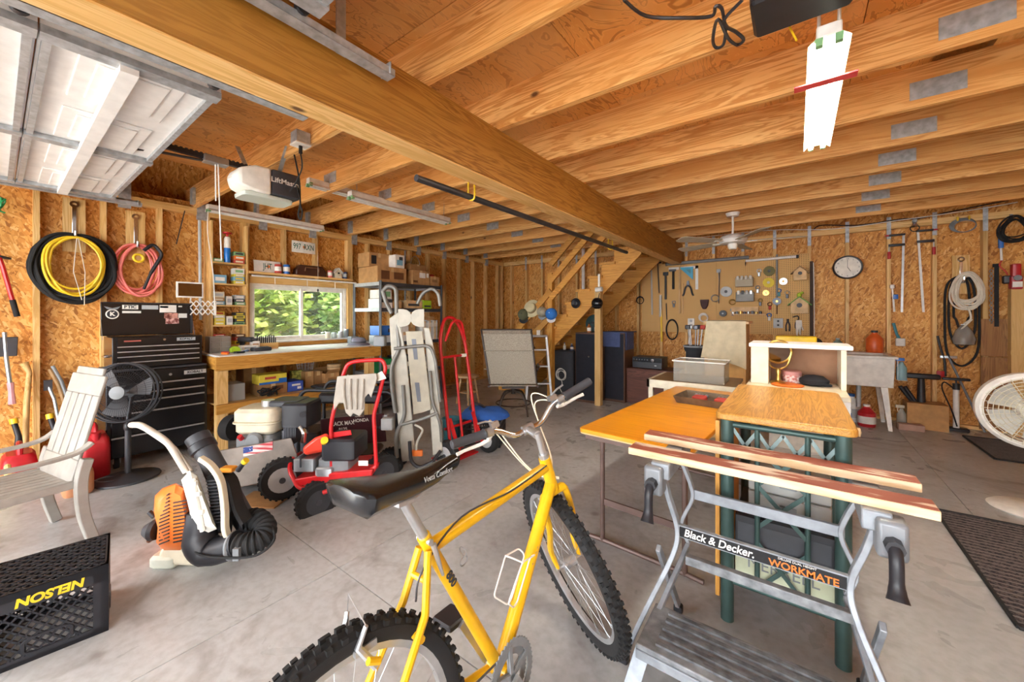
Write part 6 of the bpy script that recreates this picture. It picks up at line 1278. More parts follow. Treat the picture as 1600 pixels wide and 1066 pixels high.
# ================================================================== PATIO SWIVEL CHAIR
def patio_chair():
    p, d0, P = viewer(812, 652); t = thing('patio_chair', 'brown framed swivel patio chair with grey mesh sling', 'chair', p, YAW)
    mesh = two('sling_mesh', '8c8478', 'b6ae9e', (160, 6, 160), .4, .6, .8); fm = plain('bronze_frame', '4a403c', .4, .3)
    rings = []
    prof = [(516, 0.10), (522, .04), (540, .02), (570, -.02), (600, -.06)]
    vs = [P(752+ (v-516)*.16, v, y) for v, y in prof]; ve = [P(830+(v-516)*.10, v, y) for v, y in prof]
    m = MB()
    for a, b in zip(vs, ve): rings.append([a, b, b+Vector((0, .014, 0)), a+Vector((0, .014, 0))])
    m.loft(rings); s = m.build('sling_back', mesh, t)
    for v in (548, 577): MB().cyl(P(757, v, -.02), P(833, v, -.02), .006).build('sling_seam', mesh, s)
    for q in (vs, ve): MB().tube(catmull([x+Vector((0, .006, 0)) for x in q], 4), .014, 8).build('back_tube', fm, t)
    MB().cyl(vs[0]+Vector((-.01, .01, 0)), ve[0]+Vector((.01, .01, 0)), .016).build('top_tube', fm, t)
    sz = P(800, 603).z; x0, x1 = P(766, 603).x, P(838, 603).x
    MB().loft([[(x0, -.04, sz), (x1, -.04, sz), (x1, -.04, sz+.012), (x0, -.04, sz+.012)], [(x0, .42, sz-.01), (x1, .42, sz-.01), (x1, .42, sz+.005), (x0, .42, sz+.005)]]).build('sling_seat', mesh, t)
    for x, s_ in ((x0-.015, -1), (x1+.015, 1)):
        MB().tube(bend([(x, -.05, sz), (x, .42, sz-.01), (x, .50, sz-.03)], .04), .014, 8).build('seat_tube', fm, t)
        MB().tube(bend([(x, .0, sz+.21), (x+.02*s_, .06, sz+.24), (x+.03*s_, .36, sz+.24), (x+.02*s_, .44, sz+.20), (x, .42, sz)], .06), .016, 8).build('armrest', fm, t)
    cx = (x0+x1)/2; MB().bb((cx-.15, .02, sz-.045), (cx+.15, .34, sz-.02)).build('swivel_plate', fm, t); MB().cyl((cx, .18, sz-.14), (cx, .18, sz-.03), .03).build('swivel_post', fm, t)
    for i in range(4):
        a = PI/4+PI/2*i; c, s_ = math.cos(a), math.sin(a)
        MB().tube(catmull([(cx+.02*c, .18+.02*s_, sz-.10), (cx+.16*c, .18+.16*s_, sz-.13), (cx+.24*c, .18+.24*s_, .16), (cx+.27*c, .18+.27*s_, .004)], 5), .013, 8).build('leg', fm, t)
    MB().torus((cx, .18, .15), .235, .009, n=36, m=6).build('foot_ring', fm, t)
patio_chair()
# ================================================================== STAIRCASE
def stairs():
    t = thing('staircase', 'open pine staircase climbing to the loft along the back wall', 'stairs', (-3.0, 5.9, 0))
    Y0, Y1 = 5.42, 6.32; x0 = -4.30; rise, run = .193, .197; n = 13
    for y in (Y0, Y1):
        th = .038
        pts = []
        pts.append((x0+.02, 0)); pts.append((x0, 0))
        poly = [(x0-.02, .0)]
        for i in range(n): poly += [(x0-.02+run*i, rise*(i+1)-.03), (x0-.02+run*(i+1), rise*(i+1)-.03)]
        xe = x0-.02+run*n; poly += [(xe, rise*n-.30), (x0+.27, 0)]
        inv(t).prism(poly, y, y+th, 'xz').build('stringer', STAIR['x'], t, smooth=False)
    for i in range(n): inv(t).bb((x0-.045+run*i, Y0-.03, rise*(i+1)-.03), (x0-.02+run*(i+1)+.02, Y1+.06, rise*(i+1)+.006)).build('tread', STAIR['y'], t, smooth=False)
    for x, z1 in ((-3.20, 2.02), (-3.74, 1.36)): inv(t).bb((x-.045, Y0-.09, 0), (x+.045, Y0-.002, z1)).build('newel_post', STAIR['z'], t, smooth=False)
    inv(t).bb((-2.42, Y0-.09, 0), (-2.33, Y0-.002, 1.72)).build('support_post', PINE['z'], t, smooth=False)
    k = rise/run
    for dz, xa, xb in ((.62, -3.92, -3.16), (1.04, -3.16, -2.42), (.78, -3.16, -2.20), (.50, -3.16, -1.85), (.22, -3.92, -3.20)):
        za = (xa-x0)*k+dz; zb = (xb-x0)*k+dz
        inv(t).bar((xa, Y0-.112, za), (xb, Y0-.112, zb), .038, .09).build('handrail', STAIR['x'], t, smooth=False)
stairs()
# hats on the stair rail
def cap(label, u, v, m, brim, r=.10, kind='cap'):
    p = onY(u, v, 5.285); t = thing('sun_hat' if kind != 'cap' else 'baseball_cap', label, 'hat', p, group='hats on the stair rail'); t.rotation_euler = (1.35, 0, .15)
    if kind == 'cap':
        MB().lathe([(r, 0), (r*1.02, .02), (r*.85, .07), (r*.45, .10), (0, .108)], 22).build('crown', m, t); MB().prism([(r*.7*math.cos(a)*1.2, -r*.75-r*.75*math.sin(a)) for a in [PI*q/10 for q in range(11)]], -.002, .006, 'xy').build('bill', brim, t); MB().ball((0, 0, .109), .008, 8, 5).build('button', brim, t)
    else:
        MB().lathe([(r*1.55, -.012), (r*1.57, -.006), (r*1.1, .008), (r*.92, .02), (r*.85, .08), (r*.5, .10), (0, .102)], 26).build('crown', m, t); MB().lathe([(r*.955, .02), (r*.93, .04)], 26, cap=False).build('band', brim, t)
cap('dark olive cap at the low end of the stair rail', 819, 492, plain('olive', '5e5e44', .9), 'dark_cloth'); cap('wide pale straw sun hat on the stair rail', 831, 482, plain('straw', 'c9bc96', .9), 'old_wood', .095, 'hat'); cap('grey cap between straw hat and blue cap on the rail', 848, 488, plain('cap_grey', 'a39a86', .9), 'grey', .085); cap('bright blue and white cap on the newel post', 862, 491, plain('cap_blue', '3478cc', .9), 'white_soft', .095)
hb = thing('bicycle_helmet', 'black round helmet hung on the stair support post', 'helmet', onY(933, 474, 5.25)); MB().ball((0, 0, 0), (.085, .07, .085), 18, 10).build('shell', 'black_gloss', hb); MB().torus((0, -.02, -.05), .06, .010, (0, 0, 1)).build('rim', 'black_plastic', hb); MB().tube([(0, .03, .06), (.0, .08, .15)], .006, 6).build('strap', 'dark_cloth', hb)
sp = thing('round_speaker', 'black round cone hung on the staircase stringer', 'speaker', onY(900, 474, 5.39)); MB().lathe([(.075, 0), (.08, .012), (.065, .02), (.03, -.0), (.028, .01), (0, .014)], 24, (0, 0, 0), (0, -1, 0)).build('cone', 'black_plastic', sp); MB().torus((0, -.012, 0), .072, .008, (0, 1, 0)).build('surround', 'black_rubber', sp)
th = thing('thermometer', 'white tube lamp on the stair support post', 'lamp', onY(936, 438, 5.30)); MB().rbox((0, 0, 0), (.035, .03, .19), .012).build('body', 'white_plastic', th); MB().cyl((-.05, 0, -.14), (.05, 0, -.13), .035).build('paper_roll', 'white_soft', th)
# aluminium step ladder
sl = thing('step_ladder', 'aluminium step ladder standing by the lower stairs', 'ladder', onZ(842, 626)); pz = depth_of(sl.location); sl.rotation_euler.z = YAW
for x in (-.20, .20): MB().bar((x, 0, .0), (x*.62, .10, 1.02), .03, .06).build('front_rail', 'aluminium', sl); MB().bar((x, .42, .0), (x*.62, .14, 1.0), .02, .03).build('rear_rail', 'aluminium', sl)
for i, z in enumerate((.27, .54, .80)): MB().bb((-.19+.02*i, .015+.028*i, z-.02), (.19-.02*i, .10+.028*i, z)).build('step', 'aluminium', sl)
MB().rbox((0, .12, 1.01), (.27, .14, .03), .01).build('top_cap', 'light_grey', sl); MB().rbox((.0, .10, 1.06), (.06, .03, .09), .006).build('paint_tag', 'paper', sl)
# ================================================================== BLACK CABINETS AND STEREO UNDER THE STAIRS
def cabinet(label, u0, u1, v0, v1, m, front, cat='cabinet', name='speaker_cabinet', Y=None, dd=.38, side=None):
    p = onZ((u0+u1)/2, v1); Y = p.y; a, b = onY(u0, v1, Y), onY(u1, v1, Y); h = onY((u0+u1)/2, v0, Y).z; w = b.x-a.x
    t = thing(name, label, cat, ((a.x+b.x)/2, Y+dd/2, 0)); MB().bb((-w/2, -dd/2, 0), (w/2, dd/2, h)).build('case', side or m, t, bevel=.005)
    MB().bb((-w/2+.015, -dd/2-.012, .04), (w/2-.015, -dd/2, h-.02)).build('front_panel', front, t, bevel=.003); return t, h, w
spk = plain('grille_cloth', '20222c', .9)
c1, h1_, w1_ = cabinet('tall black fronted loudspeaker standing under the stairs', 899, 931, 520, 629, plain('walnut_side', '5a3a28', .5), spk); MB().lathe([(.012, 0), (.012, .003)], 12, (.06, -.203, h1_*.66), (0, -1, 0)).build('badge', 'chrome', c1)
c2, h2_, w2_ = cabinet('tall loudspeaker with walnut side, draped with a denim cloth', 944, 976, 520, 628, plain('walnut_side', '5a3a28', .5), spk, dd=.42)
c3, h3_, w3_ = cabinet('low dark cabinet in the shadow under the stairs', 866, 896, 548, 618, plain('cab_dark', '2a2b30', .6), 'dark_grey', dd=.35)
cl = thing('denim_cloth', 'blue denim cloth draped over the walnut sided loudspeaker', 'cloth', (c2.location.x, c2.location.y, h2_)); w = w2_/2+.02
m = MB(); m.bb((-w, -.235, 0), (w+.02, .225, .012)).bb((-w, -.245, -.22), (w-.08, -.233, .012)).bb((w+.0, -.235, -.26), (w+.014, .10, .012)).bb((-w-.012, -.235, -.10), (-w, .15, .012)); m.build('cloth', 'denim', cl, bevel=.008)
rd = thing('round_tray', 'dark teal round lid standing on the tall loudspeaker', 'lid', (c1.location.x-.0, c1.location.y+.10, h1_), rot=(-.15, 0, 0)); MB().lathe([(.13, 0), (.14, .012), (.13, .03), (.02, .045)], 26, (0, 0, .142), (0, -1, 0)).build('lid', plain('lid_teal', '2e4a4c', .4), rd); MB().cyl((0, -.04, .142), (0, -.07, .142), .02).build('knob', 'black_plastic', rd)
def bottle(label, x, y, z, r, h, m, capm, cat='bottle', group='bottles and cans on the black cabinets'):
    t = thing('bottle', label, cat, (x, y, z), group=group); MB().lathe([(r*.95, 0), (r, .01), (r, h*.58), (r*.45, h*.74), (r*.4, h*.88)], 14).build('body', m, t); MB().lathe([(r*.46, h*.88), (r*.46, h), (0, h+.001)], 12).build('cap', capm, t); MB().lathe([(r*1.02, h*.15), (r*1.02, h*.5)], 14, cap=False).build('label_band', 'paper' if m != 'cardboard' else 'yellow_box', t); return t
bottle('amber bottle in front of the dark round lid', c1.location.x-.0, c1.location.y-.06, h1_, .032, .15, plain('amber', 'b0662a', .3), 'black_plastic'); bottle('slim dark bottle at the right of the loudspeaker top', c1.location.x+.11, c1.location.y-.06, h1_, .018, .16, 'dark_grey', 'light_grey')
bottle('blue and white can on the low dark cabinet', c3.location.x+.06, c3.location.y, h3_, .03, .11, 'denim', 'steel'); bottle('small white bottle at the left of the low dark cabinet', c3.location.x-.08, c3.location.y, h3_, .024, .12, 'white_soft', 'blue_plastic'); bottle('dark green bottle behind the blue and white can', c3.location.x+.12, c3.location.y+.08, h3_, .026, .16, plain('bottle_green', '28442c', .3), 'black_plastic')
rc = thing('cable_coil', 'coil of white cable hung in front of the low dark cabinet', 'cable', onY(877, 585, c3.location.y-.22)); rnd = random.Random(2)
for i in range(6): MB().torus((rnd.uniform(-.015, .015), rnd.uniform(-.02, .0), rnd.uniform(-.02, .02)), .085*rnd.uniform(.9, 1.1), .006, (rnd.uniform(-.2, .2), 1, rnd.uniform(-.2, .2)), 28, 6).build('cable_loop', 'white_soft', rc)
rk = MB().tube(catmull([(0, 0, -.09), (.02, -.01, -.16), (-.03, 0, -.22), (.01, 0, -.3)], 5), .006, 6).build('cable_end', 'white_soft', rc)
con, hc_, wc_ = cabinet('reddish brown record console cabinet against the pegboard wall', 979, 1058, 578, 634, wood('console_wood', 'x', '6e4030', '4e2a20', '5e3428', knots=False), wood('console_wood', 'x', '6e4030', '4e2a20', '5e3428', knots=False), name='console_cabinet', dd=.45)
rcv = thing('stereo_receiver', 'black stereo receiver with round dials on the record console', 'stereo', (con.location.x-.08, con.location.y, hc_)); MB().rbox((0, 0, .09), (.44, .32, .16), .006).build('case', 'dark_grey', rcv); MB().bb((-.21, -.166, .10), (.21, -.160, .165)).build('display', 'black_gloss', rcv); MB().lathe([(.028, 0), (.024, .02), (0, .021)], 18, (.09, -.165, .132), (0, -1, 0)).build('volume_dial', 'chrome', rcv)
for i in range(6): MB().cyl((-.19+.04*i, -.166, .135), (-.19+.04*i, -.176, .135), .009).build('button', 'dark_steel', rcv)
MB().rbox((.13, -.166, .055), (.03, .012, .015), .003).build('switch', 'light_grey', rcv)
for x in (-.17, .17): MB().cyl((x, -.1, 0), (x, -.1, .012), .02).cyl((x, .1, 0), (x, .1, .012), .02).build('foot', 'black_rubber', rcv)
# ================================================================== PEGBOARD
def pegmat():
    m, nt, b = _new('pegboard'); L = nt.links; v = coords(nt, (1, 1, 1), rnd=False)
    sx = N(nt, 'ShaderNodeSeparateXYZ'); L.new(v, sx.inputs[0]); ds = []
    for ax in ('X', 'Z'):
        mu = N(nt, 'ShaderNodeMath', operation='MULTIPLY'); mu.inputs[1].default_value = 1/.0254; L.new(sx.outputs[ax], mu.inputs[0]); fr = N(nt, 'ShaderNodeMath', operation='FRACT'); L.new(mu.outputs[0], fr.inputs[0]); su = N(nt, 'ShaderNodeMath', operation='SUBTRACT'); su.inputs[1].default_value = .5; L.new(fr.outputs[0], su.inputs[0]); p = N(nt, 'ShaderNodeMath', operation='POWER'); p.inputs[1].default_value = 2; L.new(su.outputs[0], p.inputs[0]); ds.append(p.outputs[0])
    ad = N(nt, 'ShaderNodeMath', operation='ADD'); L.new(ds[0], ad.inputs[0]); L.new(ds[1], ad.inputs[1])
    L.new(ramp(nt, ad.outputs[0], [(.025, rgb('4e3418')), (.04, rgb('d8ac6c'))]), b.inputs['Base Color']); b.inputs['Roughness'].default_value = .7; return m
PEG = pegmat()
pb = thing('pegboard', 'tan pegboard panel covering the stud wall behind the tables', 'pegboard', (-1.0, YB-.01, 1.2))
PA, PB_ = bw0 = onY(1003, 530, YB), onY(1266, 410, YB); px0, px1, pz0, pz1 = PA.x, PB_.x, 1.06, 2.22
for i in range(2):
    a = px0+(px1-px0)*i/2; b = px0+(px1-px0)*(i+1)/2; inv(pb).bb((a+.001, YB-.008, pz0), (b-.001, YB-.001, pz1)).build('board', PEG, pb, smooth=False)
PY = YB-.012
def bw(u, v, off=.012): return onY(u, v, YB-off)
GP = 'tools hung on the pegboard'
def hung(name, label, cat, u, v, off=.0085): return thing(name, label, cat, bw(u, v, off), group=GP)
k_ = depth_of(bw(1140, 450))/FPX     # metres per pixel on the pegboard
def ring(label, u, v, R, r, m, name='wire_coil', n=3, sx=1, sz=1):
    t = hung(name, label, 'coil', u, v, .03)
    for i in range(n): MB().torus((.003*i, -.006*i, -.004*i), R*(1-.05*i), r, (0, 1, .05*i), 26, 6, sx, sz).build('loop', m, t)
    return t
def spool(label, u, v, R, m, core='black_plastic', d=.05):
    t = hung('spool', label, 'spool', u, v, .0085); MB().lathe([(R, 0), (R, .006), (R*.62, .008), (R*.62, d-.008), (R, d-.006), (R, d)], 22, (0, 0, 0), (0, -1, 0)).build('flange', m, t); MB().lathe([(R*.28, 0), (R*.28, d+.002)], 14, (0, 0, 0), (0, -1, 0)).build('core', core, t); return t
spool('olive green wire spool at the upper right of the pegboard', 1202, 424, .060, plain('olive_wire', '6b6530', .6)); spool('yellow rimmed tape spool under the olive spool', 1201, 442, .060, 'yellow_box', 'cream'); spool('silver and yellow spool right of the yellow tape', 1224, 440, .042, 'steel', 'yellow_plastic'); spool('white spool with black centre in the middle of the pegboard', 1135, 456, .068, 'light_grey'); spool('brass coloured small spool below the yellow tape', 1197, 458, .035, 'brass', 'paper'); spool('black round spool low on the pegboard', 1130, 490, .042, 'black_plastic', 'light_grey'); spool('dark reel with a handle on the right of the pegboard', 1214, 471, .045, 'dark_steel', 'brass')
ring('thin black cable coil at the left of the pegboard', 1000, 469, .055, .005, 'black_rubber'); ring('big loop of black belt hanging low on the pegboard', 1050, 515, .10, .008, 'black_rubber', 'drive_belt', 2, .8, 1.45); ring('brass wire ring near the pegboard middle', 1144, 472, .035, .004, 'brass')
ring('white cable coil beside the outlet plate', 1099, 496, .055, .008, 'white_soft', 'cable_coil', 4); ring('silver hose clamp ring next to the white spool', 1117, 466, .045, .005, 'steel', 'hose_clamp', 2)
def tool(name, label, cat, u0, v0, u1, v1, r, m, head=None, hm='dark_steel', taper=1.0, off=.03):
    a, b = bw(u0, v0, off), bw(u1, v1, off); t = thing(name, label, cat, b, group=GP); A = a-b
    MB().tube([A, A*.5, Vector((0, 0, 0))], [r, r, r*taper], 8).build('handle', m, t)
    if head: MB().box(A+Vector(head[0]), head[1]).build('head', hm, t, bevel=.003)
    return t
tool('long_file', 'grey hanging rule at the left of the pegboard', 'ruler', 1018, 432, 1019, 492, .011, 'light_grey', off=.018); tool('ball_hammer', 'black handled pick hammer at the top left of the pegboard', 'hammer', 1028, 418, 1030, 458, .008, 'black_plastic', ((0, 0, .0), (.10, .02, .025))); tool('hatchet', 'black hatchet with wide head beside the steel hammer', 'hatchet', 1040, 435, 1040, 468, .015, 'black_plastic', ((0, 0, .01), (.07, .02, .05)), 'black_plastic'); tool('framing_hammer', 'black gripped claw hammer next to the hatchet', 'hammer', 1052, 428, 1052, 452, .016, 'black_rubber', ((-.01, 0, .01), (.09, .03, .028)), 'dark_steel'); tool('wooden_mallet', 'wooden handled hammer in the pegboard upper left', 'hammer', 1062, 425, 1062, 490, .011, 'light_wood', ((.02, 0, .01), (.10, .03, .03)))
tool('caulking_gun', 'clear tube of sealant hung below the hatchet', 'sealant', 1032, 466, 1032, 495, .020, clear('sealant_clear', 'e6e6e0', .2, .6)); tool('yellow_level', 'yellow level standing below the sealant tube', 'level', 1033, 492, 1034, 534, .013, 'yellow_plastic'); tool('pry_bar', 'thin black pry bar beside the drive belt', 'pry bar', 1041, 478, 1042, 500, .007, 'black_plastic'); tool('wood_dowel', 'thin pale wooden dowel right of the hammers', 'dowel', 1067, 450, 1067, 490, .006, 'light_wood')
tool('long_rod', 'long thin black rod beside the white spool', 'rod', 1124, 432, 1123, 474, .006, 'dark_steel'); tool('mirror_stick', 'inspection mirror on a stick near the pegboard top', 'mirror', 1123, 428, 1124, 440, .006, 'grey', ((0, 0, .02), (.05, .01, .05)), 'light_grey'); tool('wood_handle_tool', 'brown handled tool under the dark reel', 'tool', 1214, 478, 1214, 491, .006, 'brown')
sq = hung('framing_square', 'white framing square at the top of the pegboard', 'square', 1080, 418); MB().bb((-.30, -.006, -.02), (.30*k_/k_*.30, -.001, .018)).bb((.055, -.006, -.31), (.09, -.001, .018)).build('blade', 'white_paint', sq)
sp2 = hung('speed_square', 'bright blue triangular speed square on the pegboard', 'square', 1072, 420, .03); MB().prism([(-.09, .02), (.09, .02), (.09, -.16)], -.008, 0, 'xz').build('blade', plain('square_blue', '2f9cc0', .4), sp2); MB().prism([(.0, -.012), (.062, -.012), (.062, -.075)], -.009, -.008, 'xz').build('cutout', 'teal', sp2)
sc_ = hung('tin_snips', 'black handled tin snips hung upside down on the pegboard', 'snips', 1075, 450, .03)
for s in (-1, 1): MB().tube(catmull([(0, 0, .04), (s*.035, 0, .0), (s*.05, 0, -.07), (s*.07, 0, -.11)], 5), .012, 8).build('handle', 'black_plastic', sc_)
MB().prism([(-.02, .03), (.02, .03), (.012, .10), (-.012, .10)], -.01, .0, 'xz').build('jaw', 'dark_steel', sc_)
for i, (u, v, c, lab) in enumerate(((1101, 474, 'brown', 'dark leather pouch hung in the pegboard middle'),)):
    t = hung('leather_pouch', lab, 'pouch', u, v, .03); MB().prism([(-.055, .05), (.055, .05), (.045, -.03), (.02, -.08), (-.02, -.08), (-.045, -.03)], -.03, 0, 'xz').build('pouch', plain('leather', '4a2c2c', .7), t, bevel=.01); MB().bb((-.05, -.034, .02), (.05, -.03, .05)).build('flap', plain('leather', '4a2c2c', .7), t)
for i, (u, v, lab) in enumerate(((1163, 441, 'clear parts bin near the pegboard top'), (1164, 464, 'grey parts tray full of hardware below the clear bin'))):
    t = hung('parts_bin', lab, 'bin', u, v, .06); MB().rbox((0, 0, 0), (.20, .09, .12), .01).build('bin', clear('bin_clear', 'd8ccb0', .3, .5) if i == 0 else plain('bin_grey', '83827c', .4), t); 
    for j in range(4): MB().rbox((-.07+.046*j, -.03, .055), (.03, .04, .05), .006).build('packet', ('paper', 'dark_grey', 'light_grey', 'steel')[j] if i else 'tan_plastic', t)
ws = thing('peg_shelf', 'tan wooden box shelf crowded with small parts on the pegboard', 'shelf', bw(1170, 487, .10)); MB().bb((-.24, -.08, -.05), (.22, .095, -.035)).build('shelf_board', 'light_wood', ws); MB().bb((-.23, .0, -.035), (.12, .09, .07)).build('box', 'light_wood', ws)
for i in range(8): MB().lathe([(.02, 0), (.02, .03+.006*(i % 3)), (.0, .035+.006*(i % 3))], 10, (-.20+.05*i, -.055, -.035)).build('small_jar', ('steel', 'grey', 'brass', 'dark_steel')[i % 4], ws)
op = hung('outlet_plate', 'white double outlet plate low on the pegboard', 'outlet', 1080, 505, .01); MB().rbox((0, -.006, 0), (.085, .012, .13), .004).build('plate', 'white_plastic', op); 
for z in (-.03, .03): MB().rbox((0, -.014, z), (.034, .006, .034), .006).build('socket', 'light_grey', op)
MB().tube(catmull([(0, -.03, -.03), (-.01, -.05, -.12), (-.03, -.04, -.30), (-.06, -.05, -.42)], 6), .006, 6).build('plugged_cord', 'white_soft', op)
op2 = hung('switch_plate', 'grey steel switch box at the right of the pegboard', 'switch', 1216, 505, .01); MB().rbox((0, -.02, 0), (.10, .04, .12), .004).build('box', 'light_grey', op2); 
for z in (-.025, .025): MB().rbox((0, -.043, z), (.02, .01, .02), .003).build('toggle', 'black_plastic', op2)
def trap(label, u, v): t = hung('hook_tool', label, 'tool', u, v, .03); return t
for i, (u, v, lab, m1, m2) in enumerate(((1186, 426, 'silver caster wheel pair near the olive spool', 'light_grey', 'steel'), (1184, 452, 'small grey pulley below the silver casters', 'grey', 'steel'), (1188, 472, 'bunch of keys and hooks under the parts tray', 'brass', 'dark_steel'), (1203, 478, 'red brown chain link hung beside the keys', 'brown', 'red_box'), (1230, 460, 'cluster of steel hooks right of the dark reel', 'steel', 'dark_steel'), (1217, 457, 'small blue driver hung above the dark reel', 'blue_plastic', 'teal'), (1053, 475, 'small steel clamp left of the pegboard dowel', 'steel', 'dark_steel'), (1202, 495, 'blue tape roll on the pegboard shelf edge', 'blue_plastic', 'paper'), (1145, 487, 'blue screw packet under the brass ring', 'blue_box', 'blue_plastic'))):
    t = hung('hardware', lab, 'hardware', u, v, .02); MB().torus((0, -.01, .02), .022, .006, (0, 1, 0), 16, 6).build('ring', m1, t); MB().rbox((0, -.012, -.025), (.03, .02, .05), .008).build('body', m2, t)
pl = hung('pliers', 'black handled pliers hung near the lower right of the pegboard', 'pliers', 1231, 505, .02)
for s in (-1, 1): MB().tube(catmull([(s*.006, 0, .05), (s*.004, 0, .02), (s*.018, 0, -.03), (s*.016, 0, -.10)], 5), .008, 8).build('handle', 'black_plastic', pl)
hk = hung('s_hook', 'black bent iron hook right of the pliers', 'hook', 1243, 505, .02); MB().tube(catmull([(-.03, 0, .07), (.02, 0, .085), (.03, 0, .05), (0, 0, .0), (.0, 0, -.06), (.03, 0, -.09), (.05, 0, -.07)], 5), .007, 6).build('rod', 'black_plastic', hk)
gl = hung('white_glove', 'white cotton glove hung at the lower right of the pegboard', 'glove', 1248, 512, .02); MB().prism([(-.03, .09), (.03, .09), (.035, .02), (.05, -.03), (.035, -.035), (.025, -.0), (.02, -.09), (.005, -.09), (0, -.03), (-.01, -.10), (-.025, -.09), (-.03, 0)], -.012, 0, 'xz').build('glove', 'white_soft', gl, bevel=.004)
bh = birdhouse('wooden birdhouse with brown flat roof at the top right of the pegboard', bw(1250, 438, .08), .15, .11, .19, 'light_wood', 'old_wood', rz=-PI/2); bh2 = birdhouse('wooden birdhouse with green roof and parrot on the pegboard', bw(1249, 490, .09), .20, .13, .23, 'light_wood', plain('roof_green', '5f9a3a', .6), rz=-PI/2)
MB().ball((0, .0, .26), (.03, .03, .035), 12, 8).ball((0.01, .03, .29), (.018, .02, .02), 10, 6).build('carved_parrot', plain('parrot_green', 'b8cc3c', .5), bh2)
pv = thing('conduit_length', 'grey conduit lying in brackets along the pegboard top', 'pipe', bw(1100, 408, .06)); a, b = bw(1042, 413, .06)-pv.location, bw(1170, 402, .06)-pv.location; MB().cyl(a, b, .026).build('pipe', 'grey', pv); MB().cyl(a-Vector((.02, 0, 0)), a, .03).build('end_cap', 'dark_steel', pv)
for u in (1048, 1165): q = bw(u, 412, .03)-pv.location; MB().tube([q+Vector((0, .02, .06)), q+Vector((0, -.035, -.035)), q+Vector((0, -.07, .01))], .005, 6).build('bracket', 'black_plastic', pv)
pv2 = thing('white_pipe', 'white plastic pipe beside the grey conduit over the pegboard', 'pipe', bw(1205, 404, .05)); a, b = bw(1165, 408, .05)-pv2.location, bw(1244, 401, .05)-pv2.location; MB().cyl(a, b, .02).build('pipe', 'white_paint', pv2); MB().cyl(b, b+Vector((.03, 0, 0)), .024).build('coupling', 'black_plastic', pv2)
one('vertical_conduit', MB().cyl((0, 0, 0), (0, 0, .75), .012), 'grey', 'thin grey conduit running down the pegboard right side', 'pipe', bw(1214, 478, .03) + Vector((0, 0, .0)))
ch = thing('cheek_strip', 'dark wooden strip with a white cable at the pegboard right edge', 'wood strip', bw(1268, 500, .02)); MB().bb((-.02, -.02, -.55), (.02, .018, .82)).build('strip', plain('dark_strip', '3c2618', .7), ch); MB().tube([(.028, -.02, -.5), (.03, -.02, .1), (.022, -.02, .8)], .006, 6).build('cable', 'white_soft', ch)
for o in list(COL.objects):
    if o.get('group') == GP and o.type == 'EMPTY': o.scale = (1.18, 1.0, 1.18)
# ceiling fan
cf = thing('ceiling_fan', 'white ceiling fan with pale blades near the pegboard', 'ceiling fan', onY(1145, 376, 5.1)); cz = JZ0-cf.location.z
MB().cyl((0, 0, .03), (0, 0, cz), .012).build('downrod', 'white_paint', cf); MB().lathe([(.06, cz-.04), (.075, cz), (.0, cz)], 18).build('canopy', 'white_paint', cf); MB().lathe([(.06, -.04), (.13, -.03), (.15, .01), (.12, .05), (.05, .07)], 26).build('motor', 'white_paint', cf); MB().lathe([(.04, -.10), (.055, -.06), (.05, -.04)], 18).build('switch_housing', 'white_plastic', cf)
for i in range(5):
    a = 2*PI*i/5+.2; r = Matrix.Rotation(a, 3, 'Z') @ Matrix.Rotation(.2, 3, 'X'); m = MB(); m.X = r.to_4x4(); m.prism([(.18, -.055), (.66, -.075), (.70, -.05), (.70, .05), (.66, .075), (.18, .055)], -.015, -.008, 'xy'); b_ = m.build('blade', plain('fan_blade_tan', 'b8ac98', .5), cf); m = MB(); m.X = r.to_4x4(); m.bb((.10, -.015, -.022), (.24, .015, -.015)); m.build('blade_iron', 'white_paint', b_)
# ================================================================== TABLES AND CART
OAK = wood('oak_top', 'y', 'd8a24e', 'b07a30', 'c48e3c', 1.6, .35, knots=False); YTOP = wood('maple_veneer', 'x', 'e0981f', 'd0861a', 'd88e1c', .5, .3, knots=False)
def folding_table():
    t = thing('folding_table', 'low folding table with glossy amber top and brown steel legs', 'table', (-1.0, 1.98, 0), math.radians(-4))
    w, L, z = .60, 1.72, .70
    o = [(.03*math.cos(a)+cx, .03*math.sin(a)+cy) for cx, cy, a0 in ((w-.03, L-.03, 0), (.03, L-.03, 90), (.03, .03, 180), (w-.03, .03, 270)) for a in [math.radians(a0+30*q) for q in range(4)]]
    MB().prism(o, z-.022, z, 'xy').build('tabletop', YTOP, t, bevel=.003); MB().prism([(x*.998+.0007, y*.999+.001) for x, y in o], z-.028, z-.0215, 'xy').build('edge_band', 'light_wood', t)
    MB().bb((.03, .03, z-.06), (w-.03, .05, z-.028)).bb((.03, .05, z-.06), (.05, L-.05, z-.028)).bb((w-.05, .05, z-.06), (w-.03, L-.05, z-.028)).bb((.03, L-.05, z-.06), (w-.03, L-.03, z-.028)).build('apron', 'brown_metal', t)
    for y in (.16, L-.16):
        for x in (.07, w-.07): MB().cyl((x, y, .012), (x, y, z-.04), .014).build('leg', 'brown_metal', t)
        MB().tube(bend([(-.02, y, .014), (.07, y, .02), (w-.07, y, .02), (w+.02, y, .014)], .03), .013, 8).build('foot_bar', 'brown_metal', t); MB().bb((.07, y-.006, .23), (w-.07, y+.006, .265)).build('leg_brace', 'brown_metal', t)
    return t
folding_table()
